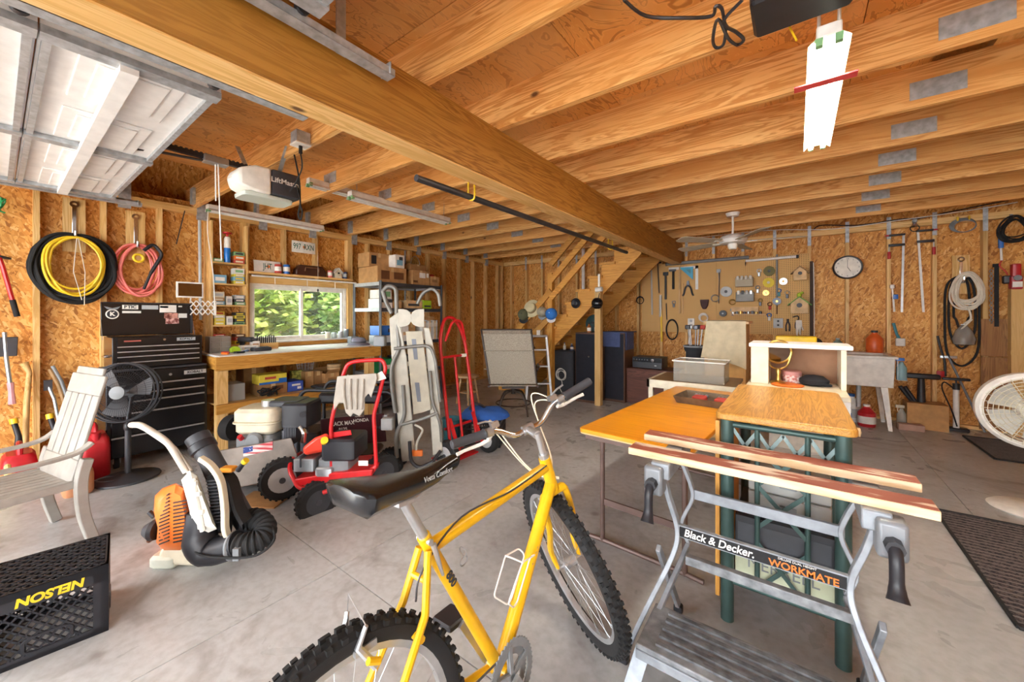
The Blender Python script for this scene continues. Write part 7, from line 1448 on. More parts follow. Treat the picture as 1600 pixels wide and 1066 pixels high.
def cart():
    t = thing('kitchen_cart', 'tall oak topped cart with dark green metal legs and lattice', 'cart', (-.05, 1.9, 0))
    x0, x1, y0, y1, z = -.29, .185, 1.89, 2.76, .915
    o = [(.03*math.cos(a)+cx, .03*math.sin(a)+cy) for cx, cy, a0 in ((x1-.03, y1-.03, 0), (x0+.03, y1-.03, 90), (x0+.03, y0+.03, 180), (x1-.03, y0+.03, 270)) for a in [math.radians(a0+30*q) for q in range(4)]]
    inv(t).prism(o, z-.03, z, 'xy').build('top', OAK, t, bevel=.006)
    g = M['green_metal']
    for x in (-.247, .143):
        for y in (1.93, 2.70): inv(t).cyl((x, y, .0), (x, y, z-.03), .026, n=16).build('leg', g, t)
    inv(t).cyl((-.247, 1.93, .862), (.143, 1.93, .862), .012).build('rail', g, t); inv(t).cyl((-.247, 1.93, .175), (.143, 1.93, .175), .012).build('rail', g, t)
    for x in (-.247, .143): inv(t).cyl((x, 1.93, .862), (x, 2.70, .862), .012).build('rail', g, t); inv(t).cyl((x, 1.93, .175), (x, 2.70, .175), .012).build('rail', g, t)
    for x in (-.135, .035): inv(t).cyl((x, 1.93, .175), (x, 1.93, .862), .010).build('post', g, t)
    for i in range(4): a = -.225+.09*i; inv(t).bar((a, 1.93, .845), (a+.045, 1.93, .775), .014, .004, (0, 1, 0)).build('lattice_bar', plain('lattice_grey', '7c9090', .4, .2), t); inv(t).bar((a+.09, 1.93, .845), (a+.045, 1.93, .775), .014, .004, (0, 1, 0)).build('lattice_bar', plain('lattice_grey', '7c9090', .4, .2), t)
    for z0, z1 in ((.18, .38), (.44, .62), (.62, .78)):
        inv(t).bar((-.135, 1.93, z0), (.035, 1.93, z1), .016, .004, (0, 1, 0)).build('lattice_bar', g, t); inv(t).bar((.035, 1.925, z0), (-.135, 1.925, z1), .016, .004, (0, 1, 0)).build('lattice_bar', g, t)
    inv(t).bb((-.235, 1.915, .185), (.13, 2.65, .197)).build('lower_shelf', 'dark_steel', t)
    inv(t).bb((-.285, 2.02, .865), (.18, 2.64, .885)).build('drawer_box', 'light_wood', t); inv(t).bb((-.30, 1.97, .06), (-.283, 2.70, .86)).build('side_panel', STAIR['z'], t, smooth=False); inv(t).lathe([(.012, 0), (.018, .012), (.018, .025), (.0, .03)], 14, (.178, 2.06, .872), (1, 0, 0)).build('drawer_knob', 'light_wood', t)
cart()
# boxes inside the cart (stand on its lower shelf)
def inside(name, label, x0, x1, z0, z1, mat, y0=1.96, y1=2.30, **k): return carton(name, label, ((x0+x1)/2, (y0+y1)/2, z0), (x1-x0, y1-y0, z1-z0), mat, tape=False, **k)
sb_ = inside('shoe_box', 'pale green shoe box with grey lettering at the bottom of the cart', -.22, .12, .20, .33, plain('box_sage', 'c2c6a8', .7)); text('printed_name', 'MERRELL', .07, 'grey', sb_, (0, -.171, .065), axes((1, 0, 0), (0, 0, 1)), sx=.9)
bb_ = inside('black_case', 'flat black carton lying on the shoe box in the cart', -.22, .12, .332, .46, 'black_plastic'); MB().bb((-.16, -.1715, .02), (.16, -.17, .1)).build('front_print', 'dark_grey', bb_)
for i in range(2):
    t = thing('parts_case', '%s clear parts case stacked inside the cart' % ('lower', 'upper')[i], 'case', (-.03, 2.12, .462+.105*i), group='clear parts cases in the cart')
    MB().rbox((0, 0, .05), (.29, .24, .098), .012).build('case', clear('case_clear', 'e4e4e0', .2, .45), t)
    for j in range(6): MB().bb((-.13+.045*j, -.11, .01), (-.13+.045*j+.002, .11, .085)).build('divider', 'light_grey', t)
    MB().rbox((0, -.122, .05), (.06, .01, .03), .004).build('latch', 'grey', t)
# desk with a low hutch behind the cart
dk = thing('white_desk', 'white desk with a low open hutch and brown back panel behind the cart', 'desk', (0, 3.08, 0)); hx0, hx1 = -.25, .24
inv(dk).bb((hx0-.02, 2.80, .86), (hx1, 3.36, .885)).build('desk_top', 'cream', dk, bevel=.004)
for x in (hx0-.01, hx1-.03): inv(dk).bb((x, 2.82, 0), (x+.03, 3.34, .86)).build('side_panel', 'white_paint', dk)
inv(dk).bb((hx0, 3.05, .886), (hx0+.10, 3.36, 1.13)).build('hutch_post', 'cream', dk, bevel=.003); inv(dk).bb((hx1-.025, 3.05, .886), (hx1, 3.36, 1.13)).build('hutch_side', 'cream', dk); inv(dk).bb((hx0-.01, 3.03, 1.13), (hx1+.03, 3.37, 1.155)).build('hutch_top', 'white_paint', dk, bevel=.004); inv(dk).bb((hx0+.10, 3.33, .886), (hx1-.025, 3.345, 1.13)).build('back_panel', plain('hardboard', '9a6f50', .7), dk)
def desk(u, y, z=.886): p = onY(u, 600, y); return Vector((p.x, y, z))
tn = thing('round_tin', 'pink flowered round tin on the white desk', 'tin', desk(1237, 3.22)); MB().lathe([(.052, 0), (.054, .006), (.054, .055), (.05, .057)], 22).build('tin', two('tin_flowers', 'e8d2cc', 'c8746c', (60, 60, 60), .45, .55), tn); MB().lathe([(.056, .052), (.056, .075), (.05, .08), (.0, .081)], 22).build('lid', plain('tin_lid', 'c98e88', .5), tn)
tl = thing('orange_plate', 'flat orange plastic ring lying in front of the pink tin', 'plate', desk(1230, 3.06)); MB().lathe([(.085, 0), (.09, .006), (.07, .012), (.05, .006)], 26, cap=False).build('ring', 'orange_plastic', tl); MB().lathe([(.0, .003), (.06, .004)], 24).build('base', 'orange_plastic', tl)
bcp = thing('black_beret', 'black knitted cap lying on the white desk', 'hat', desk(1272, 3.18)); MB().lathe([(.05, 0), (.075, .012), (.08, .035), (.05, .06), (0, .068)], 22).build('cap', 'dark_cloth', bcp); MB().rbox((.06, -.03, .01), (.06, .05, .012), .02).build('peak', 'dark_cloth', bcp)
mrr = thing('vanity_mirror', 'round brass vanity mirror on a stem standing on the desk', 'mirror', desk(1216, 3.14), .3); MB().lathe([(.045, 0), (.05, .008), (.015, .02), (.01, .05), (.016, .08), (.008, .10)], 18).build('base', 'brass', mrr); MB().tube(catmull([(-.075, 0, .20), (-.05, 0, .12), (0, 0, .095), (.05, 0, .12), (.075, 0, .20)], 6), .006, 6).build('yoke', 'brass', mrr); MB().torus((0, 0, .21), .075, .008, (0, 1, .1), 28, 6).build('rim', 'brass', mrr); MB().lathe([(.072, -.003), (.072, .003)], 26, (0, 0, .21), (0, 1, .1)).build('glass', 'mirror_glass' if 'mirror_glass' in M else MATS['mirror_glass'], mrr)
# low table behind the amber one, with bin and tray
lt = thing('side_table', 'brown topped table with a white edge behind the amber table', 'table', (-.85, 3.9, 0)); inv(lt).bb((-1.15, 3.75, .70), (-.42, 4.35, .725)).build('top', plain('table_brown', '8a6c48', .6), lt); inv(lt).bb((-1.16, 3.74, .655), (-.41, 3.765, .727)).bb((-1.16, 3.74, .655), (-1.135, 4.35, .727)).build('edge_trim', 'cream', lt)
for x in (-1.13, -.45):
    for y in (3.78, 4.31): inv(lt).bb((x-.02, y-.02, 0), (x+.02, y+.02, .70)).build('leg', 'cream', lt)
cbn = thing('clear_bin', 'clear plastic storage bin on the brown topped table', 'bin', (-.72, 3.95, .727)); cbm = clear('bin_clear_white', 'eceae4', .2, .16); m = MB()
for a, b in (((-.21, -.15, 0), (.21, -.147, .19)), ((-.21, .147, 0), (.21, .15, .19)), ((-.21, -.15, 0), (-.207, .15, .19)), ((.207, -.15, 0), (.21, .15, .19)), ((-.21, -.15, 0), (.21, .15, .003))): m.bb(a, b)
m.build('tub', cbm, cbn, smooth=False); MB().tube([(-.22, -.16, .19), (.22, -.16, .19), (.22, .16, .19), (-.22, .16, .19)], .006, 6, True).build('rim', 'white_plastic', cbn)
p = onZ(1100, 640, .70); tr = thing('baking_tray', 'old metal baking tray holding work gloves on the amber table', 'tray', (p.x, p.y+.22, .701), math.radians(-6)); MB().loft([[(-.19, -.13, 0), (.19, -.13, 0), (.19, .13, 0), (-.19, .13, 0)], [(-.21, -.15, .05), (.21, -.15, .05), (.21, .15, .05), (-.21, .15, .05)]], True, False).build('pan', plain('old_tin', '7a6a58', .45, .6, .15), tr)
gvs = thing('work_gloves', 'red and grey work gloves lying in the baking tray', 'gloves', (p.x, p.y+.22, .706), math.radians(-6)); m = MB()
for s, x in ((1, -.07), (-1, .08)): m.rbox((x, 0, .022), (.09, .10, .035), .02); 
m.build('palm', 'red_box', gvs); m = MB()
for i in range(4): m.tube(catmull([(-.11+.022*i, .05, .02), (-.12+.024*i, .09, .03), (-.12+.026*i, .11, .02)], 4), .010, 6).tube(catmull([(.045+.022*i, .05, .02), (.04+.024*i, .08, .03), (.04+.026*i, .10, .02)], 4), .010, 6)
m.build('fingers', 'grey', gvs); 
wc = thing('wooden_cupboard', 'pale wooden cupboard with a towel over it, in front of the pegboard', 'cupboard', (onZ(1150, 628).x, onZ(1150, 628).y, 0)); wc.location = (-.62, 4.9, 0); MB().bb((-.17, -.2, 0), (.19, .2, 1.25)).build('body', plain('maple', 'd2a666', .5), wc, bevel=.004); MB().bb((-.16, -.212, .05), (.18, -.2, 1.2)).build('door', plain('maple_door', 'c99c5a', .5), wc); MB().bb((-.21, -.23, 1.25), (.22, .22, 1.275)).build('top_board', 'light_wood', wc)
tw_ = thing('hanging_towel', 'beige towel draped over the wooden cupboard', 'towel', (-.62, 4.9, 1.276)); m = MB(); rows = []
for j, (y, z) in enumerate(((.12, .006), (-.20, .008), (-.245, 0), (-.25, -.15), (-.255, -.30), (-.26, -.40))): rows.append([Vector((-.14-.012*j+.33*i/12+.02*j*(i/12-.3), y-.010*math.sin(i*1.4+j*.5)*(j > 2), z-(.10*(i/12)**2 if j == 5 else 0))) for i in range(13)])
top_ = rows; vs_ = [v for r in rows for v in r]+[v+Vector((0, .004, .004)) for r in rows for v in r]; nn = 13; fs_ = []
for j in range(5):
    for i in range(12): a = j*nn+i; fs_ += [(a, a+1, a+nn+1, a+nn), (a+78, a+nn+78, a+nn+79, a+79)]
m.add(vs_, fs_).build('towel', plain('towel_beige', 'c2b69a', .95, bump=.4), tw_)
gb = thing('golf_bag', 'black golf bag standing left of the wooden cupboard', 'golf bag', (-.98, 5.0, 0)); MB().lathe([(.11, 0), (.12, .05), (.11, .5), (.10, .9), (.12, .93), (.12, .98)], 20).build('bag', 'dark_cloth', gb); MB().rbox((0, -.13, .35), (.14, .07, .30), .03).build('pocket', 'black_plastic', gb); MB().torus((0, 0, .97), .118, .012).build('rim', 'grey', gb)
for i in range(5): MB().cyl((.05*math.cos(i*1.25), .05*math.sin(i*1.25), .9), (.08*math.cos(i*1.25), .08*math.sin(i*1.25), 1.18), .006).build('club_shaft', 'steel', gb); MB().rbox((.085*math.cos(i*1.25), .085*math.sin(i*1.25), 1.20), (.06, .04, .05), .015).build('club_head', ('red_box', 'black_plastic', 'steel', 'black_plastic', 'dark_steel')[i], gb)
yb = thing('yellow_case', 'yellow and black tool case resting behind the white hutch', 'case', (.05, 4.95, 0)); MB().bb((-.28, -.2, 0), (.16, .25, .98)).build('cabinet', 'tan_plastic', yb); MB().rbox((-.06, -.06, 1.055), (.34, .16, .15), .02).build('case', 'yellow_plastic', yb); MB().rbox((-.08, -.143, 1.04), (.16, .012, .06), .008).build('front_label', 'black_plastic', yb); MB().ball((.10, .14, 1.04), (.07, .07, .07), 14, 8).build('black_cap', 'dark_cloth', yb)
yb.name = 'storage_cabinet'; yb['label'] = 'tan cabinet behind the white hutch with a yellow tool case on top'; yb['category'] = 'cabinet'
# ================================================================== RIGHT END OF THE BACK WALL
def wall(u, v, off=.0): return onY(u, v, YB-off)
ck = thing('wall_clock', 'round black rimmed wall clock showing about five', 'clock', wall(1324, 418, .0)); MB().lathe([(.150, 0), (.158, .02), (.150, .035), (.136, .032)], 36, (0, 0, 0), (0, -1, 0), cap=False).build('rim', 'black_plastic', ck); MB().lathe([(.0, .018), (.14, .018), (.14, .016)], 36, (0, 0, 0), (0, -1, 0)).build('face', 'paper', ck)
for i in range(12): a = 2*PI*i/12; text('numeral', str(i if i else 12), .028, 'dark_grey', ck, (.115*math.sin(a), -.0195, .115*math.cos(a)), axes((1, 0, 0), (0, 0, 1)))
MB().bar((0, -.021, 0), (.0, -.021, .10), .004, .002, (0, 1, 0)).build('minute_hand', 'black_plastic', ck); MB().bar((0, -.022, 0), (.032, -.022, -.055), .006, .002, (0, 1, 0)).build('hour_hand', 'black_plastic', ck)
def bar_clamp(label, ut, vt, ub, vb, m, dx):
    a, b = wall(ut, vt, .03), wall(ub, vb, .03); t = thing('bar_clamp', label, 'clamp', b, group='bar clamps on the back wall'); A = a-b
    MB().bar((0, 0, 0), A, .022, .008, (0, 1, 0)).build('bar', m, t); MB().rbox(A+Vector((dx*.06, 0, -.01)), (.15, .022, .024), .006).build('fixed_jaw', 'black_plastic', t); q = A*.86
    MB().rbox(q+Vector((dx*.06, 0, 0)), (.15, .026, .03), .006).build('sliding_jaw', 'black_plastic', t); MB().cyl(q+Vector((dx*.13, 0, .02)), q+Vector((dx*.13, 0, -.10)), .006).build('screw', 'steel', t); MB().cyl(q+Vector((dx*.13, 0, -.08)), q+Vector((dx*.13, 0, -.17)), .016).build('handle', 'red_plastic', t); MB().rbox(A+Vector((dx*.15, 0, -.01)), (.04, .018, .018), .005).build('jaw_pad', 'red_plastic', t)
bar_clamp('dark steel bar clamp with red grip, left of the pair', 1412, 365, 1409, 488, 'steel', -1); bar_clamp('pale steel bar clamp with red grip, right of the pair', 1434, 360, 1443, 488, 'white_paint', 1)
def rope(label, u, v, m, R, sz, n, r, name='rope_coil', off=.05, seed=1):
    t = thing(name, label, 'rope', wall(u, v, off)); rnd = random.Random(seed)
    for i in range(n):
        a, b = R*rnd.uniform(.75, 1.08), R*sz*rnd.uniform(.8, 1.05); cx, cz = rnd.uniform(-.02, .02), rnd.uniform(-.03, .03); y = -rnd.uniform(0, .05)
        MB().tube([(cx+a*math.cos(q)*(1-.25*math.sin(q)), y+.008*math.sin(3*q), cz+R*sz-b+b*math.sin(q)) for q in [2*PI*k/32 for k in range(32)]], r, 6, True).build('loop', m, t)
    return t
rp_ = rope('thick hank of white rope hung on a wrench hook', 1510, 455, 'rope', .115, 1.75, 12, .009); MB().tube(catmull([(0, -.05, -.18), (.02, -.06, -.32), (-.03, -.05, -.38), (.03, -.05, -.33), (-.06, -.05, -.46)], 6), .009, 6).build('tail', 'rope', rp_)
wh = thing('wrench_hook', 'chrome wrench hook carrying the white rope', 'hook', wall(1501, 420, .0), group='hooks bent from wrenches'); MB().bb((-.07, -.01, -.30), (.07, 0, .16)).build('backing_board', PINE['z'], wh); MB().bb((-.013, -.02, -.14), (.013, -.01, .10)).build('handle', 'chrome', wh, bevel=.003); MB().torus((0, -.015, .11), .024, .008, (0, 1, 0), 18, 6).build('wrench_head', 'chrome', wh); MB().tube(catmull([(0, -.015, -.13), (0, -.05, -.17), (0, -.12, -.16), (0, -.13, -.11)], 5), .011, 8).build('hook_arm', 'chrome', wh)
bh_ = thing('black_hose', 'long loop of black hose hanging behind the white rope', 'hose', wall(1498, 500, .03)); 
for k, (ua, ub, vb, y) in enumerate(((1476, 1530, 572, 0), (1482, 1524, 545, -.02), (1490, 1516, 520, .01))): MB().tube(catmull([wall(u, v, .03-y)-bh_.location for u, v in (((ua+ub)/2, 432), (ua+4, 445), (ua, 490), (ua+4, vb-20), ((ua+ub)/2, vb), (ub-3, vb-22), (ub, 490), (ub-4, 445))], 5, True), .012, 7, True).build('hose_loop', 'black_rubber', bh_)
bgx = thing('plastic_bag', 'crumpled clear plastic bag hanging under the rope', 'bag', wall(1506, 530, .06)); MB().lathe([(.02, .17), (.07, .10), (.10, 0), (.09, -.06), (.03, -.08)], 14).build('bag', clear('bag_clear', 'd8d4cc', .15, .3), bgx); MB().torus((0, 0, .17), .02, .006).build('knot', 'white_soft', bgx)
wcl = thing('wire_coil', 'flat coil of grey wire hung above the wrench hook', 'wire', wall(1504, 352, .03))
for i in range(7): MB().torus((.002*i, -.005*i, -.003*i), .105-.003*i, .0045, (0, 1, .03*(i % 3)), 32, 5, 1, .78).build('loop', 'grey', wcl)
for s in (-1, 1): MB().rbox((s*.045, -.02, .075), (.012, .05, .05), .004).build('yellow_tie', 'yellow_plastic', wcl)
bcx = rope('black extension cord coil hung at the right edge of the wall', 1582, 362, 'black_rubber', .10, 1.45, 8, .008, 'cord_coil', .06, 5); MB().cyl((0, .03, .20), (0, .03, .14), .012).build('hanger', 'galvanised', bcx)
gr_ = thing('angle_grinder', 'red cordless tool hung under the black cord coil', 'power tool', wall(1587, 432, .08)); MB().rbox((0, 0, .06), (.07, .08, .16), .02).build('body', 'red_plastic', gr_); MB().rbox((0, 0, -.07), (.09, .09, .15), .02).build('battery_base', plain('tool_red', 'a81c28', .4), gr_); MB().lathe([(.03, 0), (.03, .012)], 18, (0, -.045, -.02), (0, -1, 0)).build('dial', 'grey', gr_); MB().bb((-.035, -.047, -.12), (.035, -.045, -.06)).build('rating_label', 'paper', gr_); MB().tube(catmull([(0, 0, -.145), (.01, 0, -.25), (-.01, -.01, -.42), (0, 0, -.60)], 5), .008, 6).build('cord', 'black_rubber', gr_)
scd = thing('caulk_gun', 'blue and white tool with an orange lead hanging by the black cord', 'tool', wall(1564, 385, .05)); MB().rbox((0, 0, .04), (.04, .04, .12), .012).build('blue_grip', 'blue_plastic', scd); MB().cyl((0, 0, -.02), (.005, 0, -.16), .010).build('shaft', 'white_paint', scd); MB().tube(catmull([(.005, 0, -.16), (-.01, 0, -.22), (.03, 0, -.28), (.05, 0, -.33)], 5), .007, 6).build('lead', 'red_box', scd); MB().rbox((.06, 0, -.38), (.10, .07, .09), .02).build('transformer', 'black_plastic', scd)
chn = thing('steel_chain', 'steel chain hung straight down from a nail', 'chain', wall(1549, 424, .03)); 
for i in range(22): MB().torus((0, 0, -.028*i), .012, .004, (1, 0, 0) if i % 2 else (0, 1, 0), 12, 5, 1, 1.5).build('link', 'steel', chn)
one('dark_strap', MB().bb((-.018, -.004, -.70), (.018, .0, 0)).bb((-.03, -.012, -.02), (.03, .002, .02)), 'black_rubber', 'black rubber strap hung beside the steel chain', 'strap', wall(1557, 415, .02), bevel=.002)
wp = thing('white_spray_wand', 'white and blue spray lance hung right of the clock', 'spray wand', wall(1394, 448, .03)); MB().cyl((0, 0, .0), (.02, 0, -.32), .010).build('lance', 'white_plastic', wp); MB().rbox((0, 0, .0), (.045, .03, .05), .01).build('grip', 'white_plastic', wp); MB().rbox((.03, 0, -.13), (.05, .03, .06), .01).build('blue_trigger', 'blue_plastic', wp)
br = thing('scrub_brush', 'white and teal brush hung below the spray lance', 'brush', wall(1396, 505, .03)); MB().tube([(0, 0, .0), (.03, 0, -.14), (.06, 0, -.22)], [.016, .014, .02], 8).build('handle', 'teal', br); MB().rbox((.06, -.01, -.24), (.09, .04, .10), .015).build('bristle_head', 'white_soft', br)
# cables and conduit along the top plate
wc_ = thing('wall_cable', 'black cable strung along the top of the back wall', 'cable', wall(1430, 345, .03)); MB().tube(catmull([wall(u, v, .03)-wc_.location for u, v in ((1272, 358), (1285, 352), (1340, 352), (1410, 342), (1432, 342), (1480, 332), (1530, 322), (1575, 313))], 5), .007, 6).build('cable', 'black_rubber', wc_)
wc2 = thing('wall_cable', 'white cable strung along the back wall beside the black one', 'cable', wall(1450, 342, .045)); MB().tube(catmull([wall(u, v, .045)-wc2.location for u, v in ((1085, 372), (1200, 360), (1300, 358), (1400, 345), (1520, 328), (1590, 316))], 5), .006, 6).build('cable', 'white_soft', wc2)
lm = thing('clamp_lamp', 'silver spring clamp lamp fixed on the back wall top plate', 'lamp', wall(1429, 348, .05)); MB().lathe([(.012, 0), (.03, -.03), (.055, -.05)], 18, cap=False).build('shade', 'chrome', lm); MB().rbox((0, 0, .02), (.04, .05, .04), .01).build('clamp', 'galvanised', lm); MB().torus((0, -.01, -.07), .04, .006, (0, 1, 0), 18, 6).build('guard_ring', 'black_plastic', lm)
# ---- utility sink and what stands round it
sk = thing('utility_sink', 'white plastic laundry sink on four splayed legs', 'sink', onZ(1350, 662)); sk.location = (.62, 6.42, 0)
b_ = MB(); b_.loft([[(-.275, -.265, .50), (.275, -.265, .50), (.275, .265, .50), (-.275, .265, .50)], [(-.29, -.28, .84), (.29, -.28, .84), (.29, .28, .84), (-.29, .28, .84)], [(-.27, -.26, .84), (.27, -.26, .84), (.27, .26, .84), (-.27, .26, .84)], [(-.21, -.21, .54), (.21, -.21, .54), (.21, .21, .54), (-.21, .21, .54)]], True, True); b_.build('basin', 'white_plastic', sk, bevel=.01)
frame_ = MB(); frame_.bb((-.31, -.30, .835), (.31, -.25, .865)).bb((-.31, .22, .835), (.31, .36, .865)).bb((-.31, -.25, .835), (-.25, .22, .865)).bb((.25, -.25, .835), (.31, .22, .865)); frame_.build('rim', 'white_plastic', sk, bevel=.006)
for x in (-1, 1):
    for y in (-1, 1): MB().loft([[(x*.20-.03, y*.20-.03, .51), (x*.20+.03, y*.20-.03, .51), (x*.20+.03, y*.20+.03, .51), (x*.20-.03, y*.20+.03, .51)], [(x*.25-.018, y*.24-.018, 0), (x*.25+.018, y*.24-.018, 0), (x*.25+.018, y*.24+.018, 0), (x*.25-.018, y*.24+.018, 0)]]).build('leg', 'white_plastic', sk)
MB().cyl((0, 0, .50), (0, .02, .20), .025).build('drain_pipe', 'light_grey', sk)
def jug(name, label, cat, x, y, z, r, h, m, capm, band=None):
    t = thing(name, label, cat, (x, y, z), group='bottles around the sink'); MB().lathe([(r*.94, 0), (r, .012), (r, h*.62), (r*.55, h*.80), (r*.36, h*.86), (r*.34, h*.93)], 18).build('body', m, t); MB().lathe([(r*.40, h*.91), (r*.40, h), (0, h+.001)], 14).build('cap', capm, t)
    if band: MB().lathe([(r*1.015, h*.15), (r*1.015, h*.48)], 18, cap=False).build('label_band', band, t)
    return t
jug('soap_jug', 'teal liquid soap jug on the sink back ledge', 'bottle', .44, 6.72, .866, .055, .17, plain('soap_teal', '7d9c94', .4), 'light_grey')
ot = jug('orange_tank', 'bright orange gas bottle on the sink back ledge', 'gas bottle', .80, 6.72, .866, .085, .28, plain('tank_orange', 'e0642c', .35), 'dark_grey', None)
jug('soap_bottle', 'small amber bottle between soap jug and orange tank', 'bottle', .56, 6.72, .866, .02, .07, plain('amber_small', 'a08040', .4), 'cream')
bl_ = jug('bleach_jug', 'white bleach jug with blue label under the sink', 'bottle', .44, 6.28, 0, .10, .30, 'white_plastic', 'white_plastic', 'blue_plastic'); MB().tube(bend([(.06, 0, .20), (.10, 0, .24), (.06, 0, .28)], .03), .014, 8).build('handle', 'white_plastic', bl_)
jug('red_jug', 'red detergent bottle under the right side of the sink', 'bottle', .68, 6.30, 0, .085, .26, 'red_plastic', 'white_plastic', 'white_soft'); jug('blue_capped_jug', 'white jug with blue cap at the back under the sink', 'bottle', .56, 6.52, 0, .09, .34, 'white_soft', 'blue_plastic', 'light_grey')
def sprayer(label, x, y, z, m, head):
    t = thing('spray_bottle', label, 'spray bottle', (x, y, z), group='bottles around the sink'); MB().lathe([(.042, 0), (.045, .01), (.045, .14), (.02, .19), (.016, .21)], 18).build('body', m, t); MB().rbox((-.015, 0, .235), (.08, .03, .035), .008).build('spray_head', head, t); MB().tube([(-.03, 0, .22), (-.035, 0, .19), (-.028, 0, .17)], .005, 6).build('trigger', head, t); return t
sprayer('clear spray bottle with blue liquid hung on the sink edge', .965, 6.20, .60, clear('spray_blue', 'a8cfd8', .15, .55), 'blue_plastic'); sprayer('tall clear spray bottle on the floor beside the sink', 1.02, 6.55, .0, clear('spray_clear', 'dcdcd4', .15, .4), 'cream')
hkk = thing('sink_hook', 'steel hook bracket on the sink edge holding a spray bottle', 'hook', (.94, 6.22, .60)); MB().bb((-.012, -.05, -.004), (.072, .03, 0)).bb((-.012, -.05, -.004), (-.008, .03, .22)).build('bracket', 'steel', hkk)
# ---- vacuum pieces, box, pump, hoe
vx = onZ(1437, 668); bxr = carton('carton', 'plain brown carton holding vacuum tools, on the floor by the back wall', (wall(1446, 620, .25).x, YB-.22, 0), (.34, .26, .30), 'cardboard', tape=False, open_=False)
vt = thing('vacuum_nozzle', 'black T-shaped vacuum floor nozzle standing in the brown carton', 'vacuum nozzle', (bxr.location.x-.03, YB-.22, .302)); MB().cyl((0, 0, 0), (0, 0, .28), .038, .03).build('tube', 'black_plastic', vt); MB().rbox((0, 0, .31), (.32, .06, .06), .025).build('nozzle_head', 'black_plastic', vt)
vt2 = thing('vacuum_wand', 'two black vacuum wands leaning out of the brown carton', 'vacuum wand', (bxr.location.x-.11, YB-.22, .302))
for i in range(2): MB().cyl((.03*i, 0, 0), (-.10+.04*i, 0, .17), .02).build('wand', 'black_plastic', vt2)
one('brick', MB().rbox((0, 0, .035), (.22, .10, .07), .006), plain('pink_brick', 'b08c7c', .9, bump=.4), 'pale brick lying in front of the brown carton', 'brick', (wall(1422, 665, .45).x, YB-.46, 0), .1)
pu = thing('floor_pump', 'white bicycle floor pump with black base and handle', 'pump', (wall(1494, 660, .2).x, YB-.2, 0)); MB().rbox((0, 0, .02), (.20, .10, .04), .02).build('foot', 'black_plastic', pu); MB().cyl((0, 0, .04), (0, 0, .48), .026).build('barrel', 'white_paint', pu); MB().cyl((0, 0, .48), (0, 0, .55), .03).cyl((0, 0, .55), (0, 0, .60), .008).build('collar', 'black_plastic', pu); MB().rbox((0, 0, .60), (.22, .03, .03), .012).build('handle', 'black_plastic', pu); MB().tube(catmull([(.0, -.03, .06), (-.05, -.06, .25), (-.12, -.05, .48), (-.10, -.03, .56), (-.03, -.03, .5)], 6), .007, 6).build('hose', 'black_rubber', pu)
hoe = thing('garden_hoe', 'grey shafted hoe leaning across the wall behind the pump', 'hoe', wall(1535, 668, .05)); hoe.location.z = .0; a = wall(1482, 558, .03)-hoe.location; MB().cyl((0, -.08, .01), a, .011).build('shaft', 'grey', hoe); MB().rbox(a, (.14, .02, .03), .006).build('blade', 'steel', hoe)
sq_ = thing('pole_saw', 'dark bent handle tool with a red guard against the wall', 'tool', wall(1475, 590, .03)); MB().tube(catmull([wall(u, v, .03)-sq_.location for u, v in ((1465, 525), (1470, 545), (1476, 565), (1477, 588))], 5), .012, 8).build('shaft', 'black_plastic', sq_); MB().rbox(wall(1470, 585, .03)-sq_.location, (.07, .02, .08), .02).build('guard', 'red_plastic', sq_)
for i, (z0, z1, w, lab) in enumerate(((.02, .44, .16, 'lowest of three brown boards leaning at the right end of the wall'), (.45, .86, .15, 'middle of three brown boards leaning at the right end of the wall'), (.87, 1.30, .15, 'topmost of three brown boards leaning at the right end of the wall'))): one('wood_offcut', MB().bb((-w, -.018, z0), (w, 0, z1)).bb((-w*.1, -.022, z1-.05), (w*.1, -.017, z1-.03)), wood('board_brown', 'z', 'a0703c', '7c5028', '90602e'), lab, 'board', (wall(1563, 560, .0).x, YB-.001-.002*i, 0), group='boards at the right end of the wall', smooth=False)
one('timber_post', MB().bb((-.05, -.05, 0), (.05, .04, 1.75)).bb((-.055, -.055, .9), (.055, .045, .95)), PINE['z'], 'rough upright timber leaning at the far right of the back wall', 'timber', (wall(1588, 560, .06).x, YB-.06, 0), smooth=False)
# ---- white fan and mats at the right edge
wf_ = thing('white_fan', 'white round floor fan cut off by the right picture edge', 'fan', onZ(1612, 800)); d0f = depth_of(wf_.location); hz_ = CAMH+(HZ-642)/FPX*d0f; wf_.rotation_euler.z = YAW-.72
MB().lathe([(.19, 0), (.20, .01), (.18, .025), (.04, .04)], 30).build('base', 'white_plastic', wf_); MB().cyl((0, 0, .03), (0, 0, hz_-.12), .018).build('pole', 'white_plastic', wf_); hc = Vector((0, 0, hz_)); R = .24; m = MB()
MB().lathe([(R, -.05), (R+.018, -.03), (R+.018, .04), (R, .06), (R-.02, .06), (R-.02, -.05)], 40, hc, (0, -1, 0), cap=False).build('shroud', 'white_plastic', wf_)
for i in range(9): m.torus(hc+Vector((0, -.065, 0)), .035+.024*i, .0022, (0, 1, 0), 36, 4)
for i in range(28): a = 2*PI*i/28; m.tube([hc+Vector((.03*math.cos(a), -.068, .03*math.sin(a))), hc+Vector((R*.98*math.cos(a), -.062, R*.98*math.sin(a)))], .002, 4)
m.build('grille', plain('grille_cream', 'd8d2bc', .5), wf_, smooth=False); m = MB()
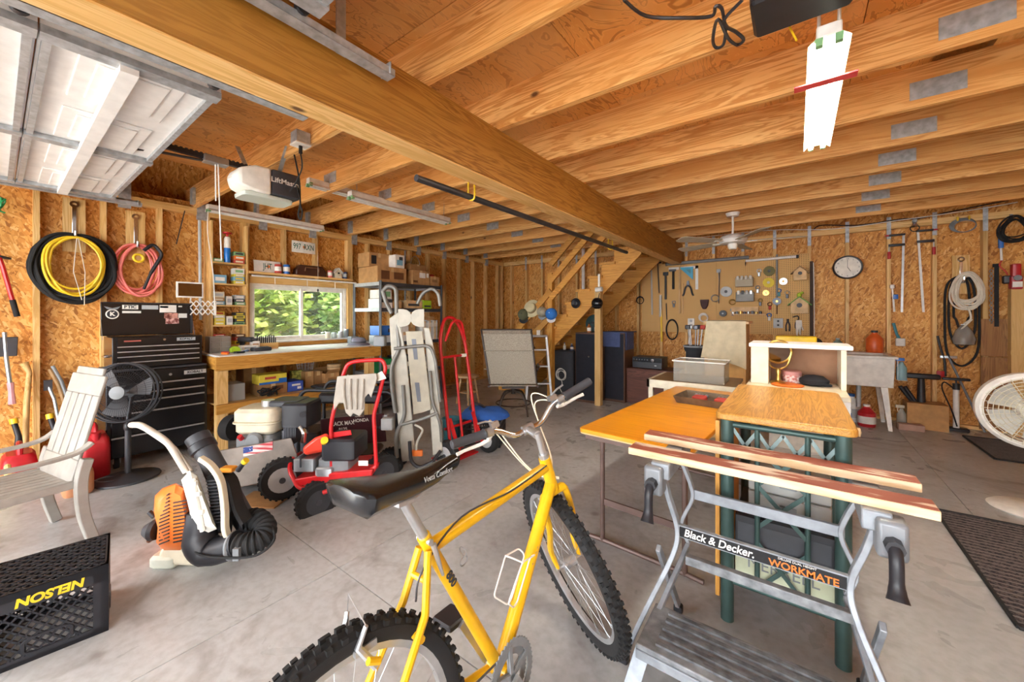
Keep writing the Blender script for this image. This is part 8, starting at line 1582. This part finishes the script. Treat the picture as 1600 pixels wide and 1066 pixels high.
for i in range(5):
    a0 = 2*PI*i/5; m.loft([[hc+Vector((r*math.cos(a0+u*.5), -.02*u, r*math.sin(a0+u*.5))) for u in (-1, 0, 1)]+[hc+Vector((r*math.cos(a0+u*.5), -.02*u+.003, r*math.sin(a0+u*.5))) for u in (1, 0, -1)] for r in (.04, .12, .2)])
m.build('blades', plain('blade_white', 'c8c8c0', .4), wf_); MB().lathe([(.06, -.04), (.08, .02), (.06, .10), (.02, .12)], 18, hc, (0, 1, 0)).build('motor', 'white_plastic', wf_); MB().lathe([(.035, .07), (.03, .078), (0, .079)], 16, hc, (0, -1, 0)).build('badge', 'lime', wf_)
mw = two('mat_weave', '2c2830', '5c5452', (90, 90, 90), .45, .55, .95)
def mat(label, pts):
    P_ = [onZ(u, v) for u, v in pts]; c = sum(P_, Vector((0, 0, 0)))/len(P_); t = thing('floor_mat', label, 'mat', c, group='black floor mats'); q = [p-c for p in P_]
    MB().loft([[p for p in q], [p+Vector((0, 0, .008)) for p in q]]).build('weave', mw, t); m = MB(); 
    for i in range(len(q)): m.tube([q[i]+Vector((0, 0, .006)), q[(i+1) % len(q)]+Vector((0, 0, .006))], .010, 6)
    m.build('border', 'black_rubber', t)
    e0, e1 = q[0], q[1]; r = MB()
    for k in range(1, 30): a = q[0].lerp(q[3], k/30); b = q[1].lerp(q[2], k/30); r.tube([a+Vector((0, 0, .008)), b+Vector((0, 0, .008))], .004, 4)
    rb = r.build('ribs', plain('mat_rib', '5c5450', .9), t, smooth=False); rb['kind'] = 'stuff'
a = onZ(1460, 797); b = onZ(1600, 822); c_ = onZ(1600, 1025)
def pxl(p): f = depth_of(p); return (800+FPX*(p.x*_R[0]+p.y*_R[1])/f, HZ+FPX*CAMH/f)
mat('large ribbed black floor mat at the right edge, near the workbench', [(1460, 797), (1640, 826), pxl(onZ(1640, 826)+Vector((-.10, -.95, 0))), pxl(onZ(1460, 797)+Vector((-.10, -.95, 0)))] if False else [pxl(onZ(1460, 797)), pxl(onZ(1460, 797)+Vector((.75, .02, 0))), pxl(onZ(1460, 797)+Vector((.75, -1.25, 0))), pxl(onZ(1460, 797)+Vector((.0, -1.25, 0)))])
mat('small dark floor mat lying farther back at the right wall', [pxl(onZ(1505, 682)), pxl(onZ(1505, 682)+Vector((.75, .02, 0))), pxl(onZ(1505, 682)+Vector((.75, -.85, 0))), pxl(onZ(1505, 682)+Vector((0, -.85, 0)))])
one('white_conduit', MB().bb((-.03, -.03, 0), (.03, .0, .95)).bb((-.034, -.034, .45), (.034, .0, .47)), 'white_paint', 'white plastic conduit running up the back wall behind the stair rails', 'pipe', wall(912, 452, .001), bevel=.004)
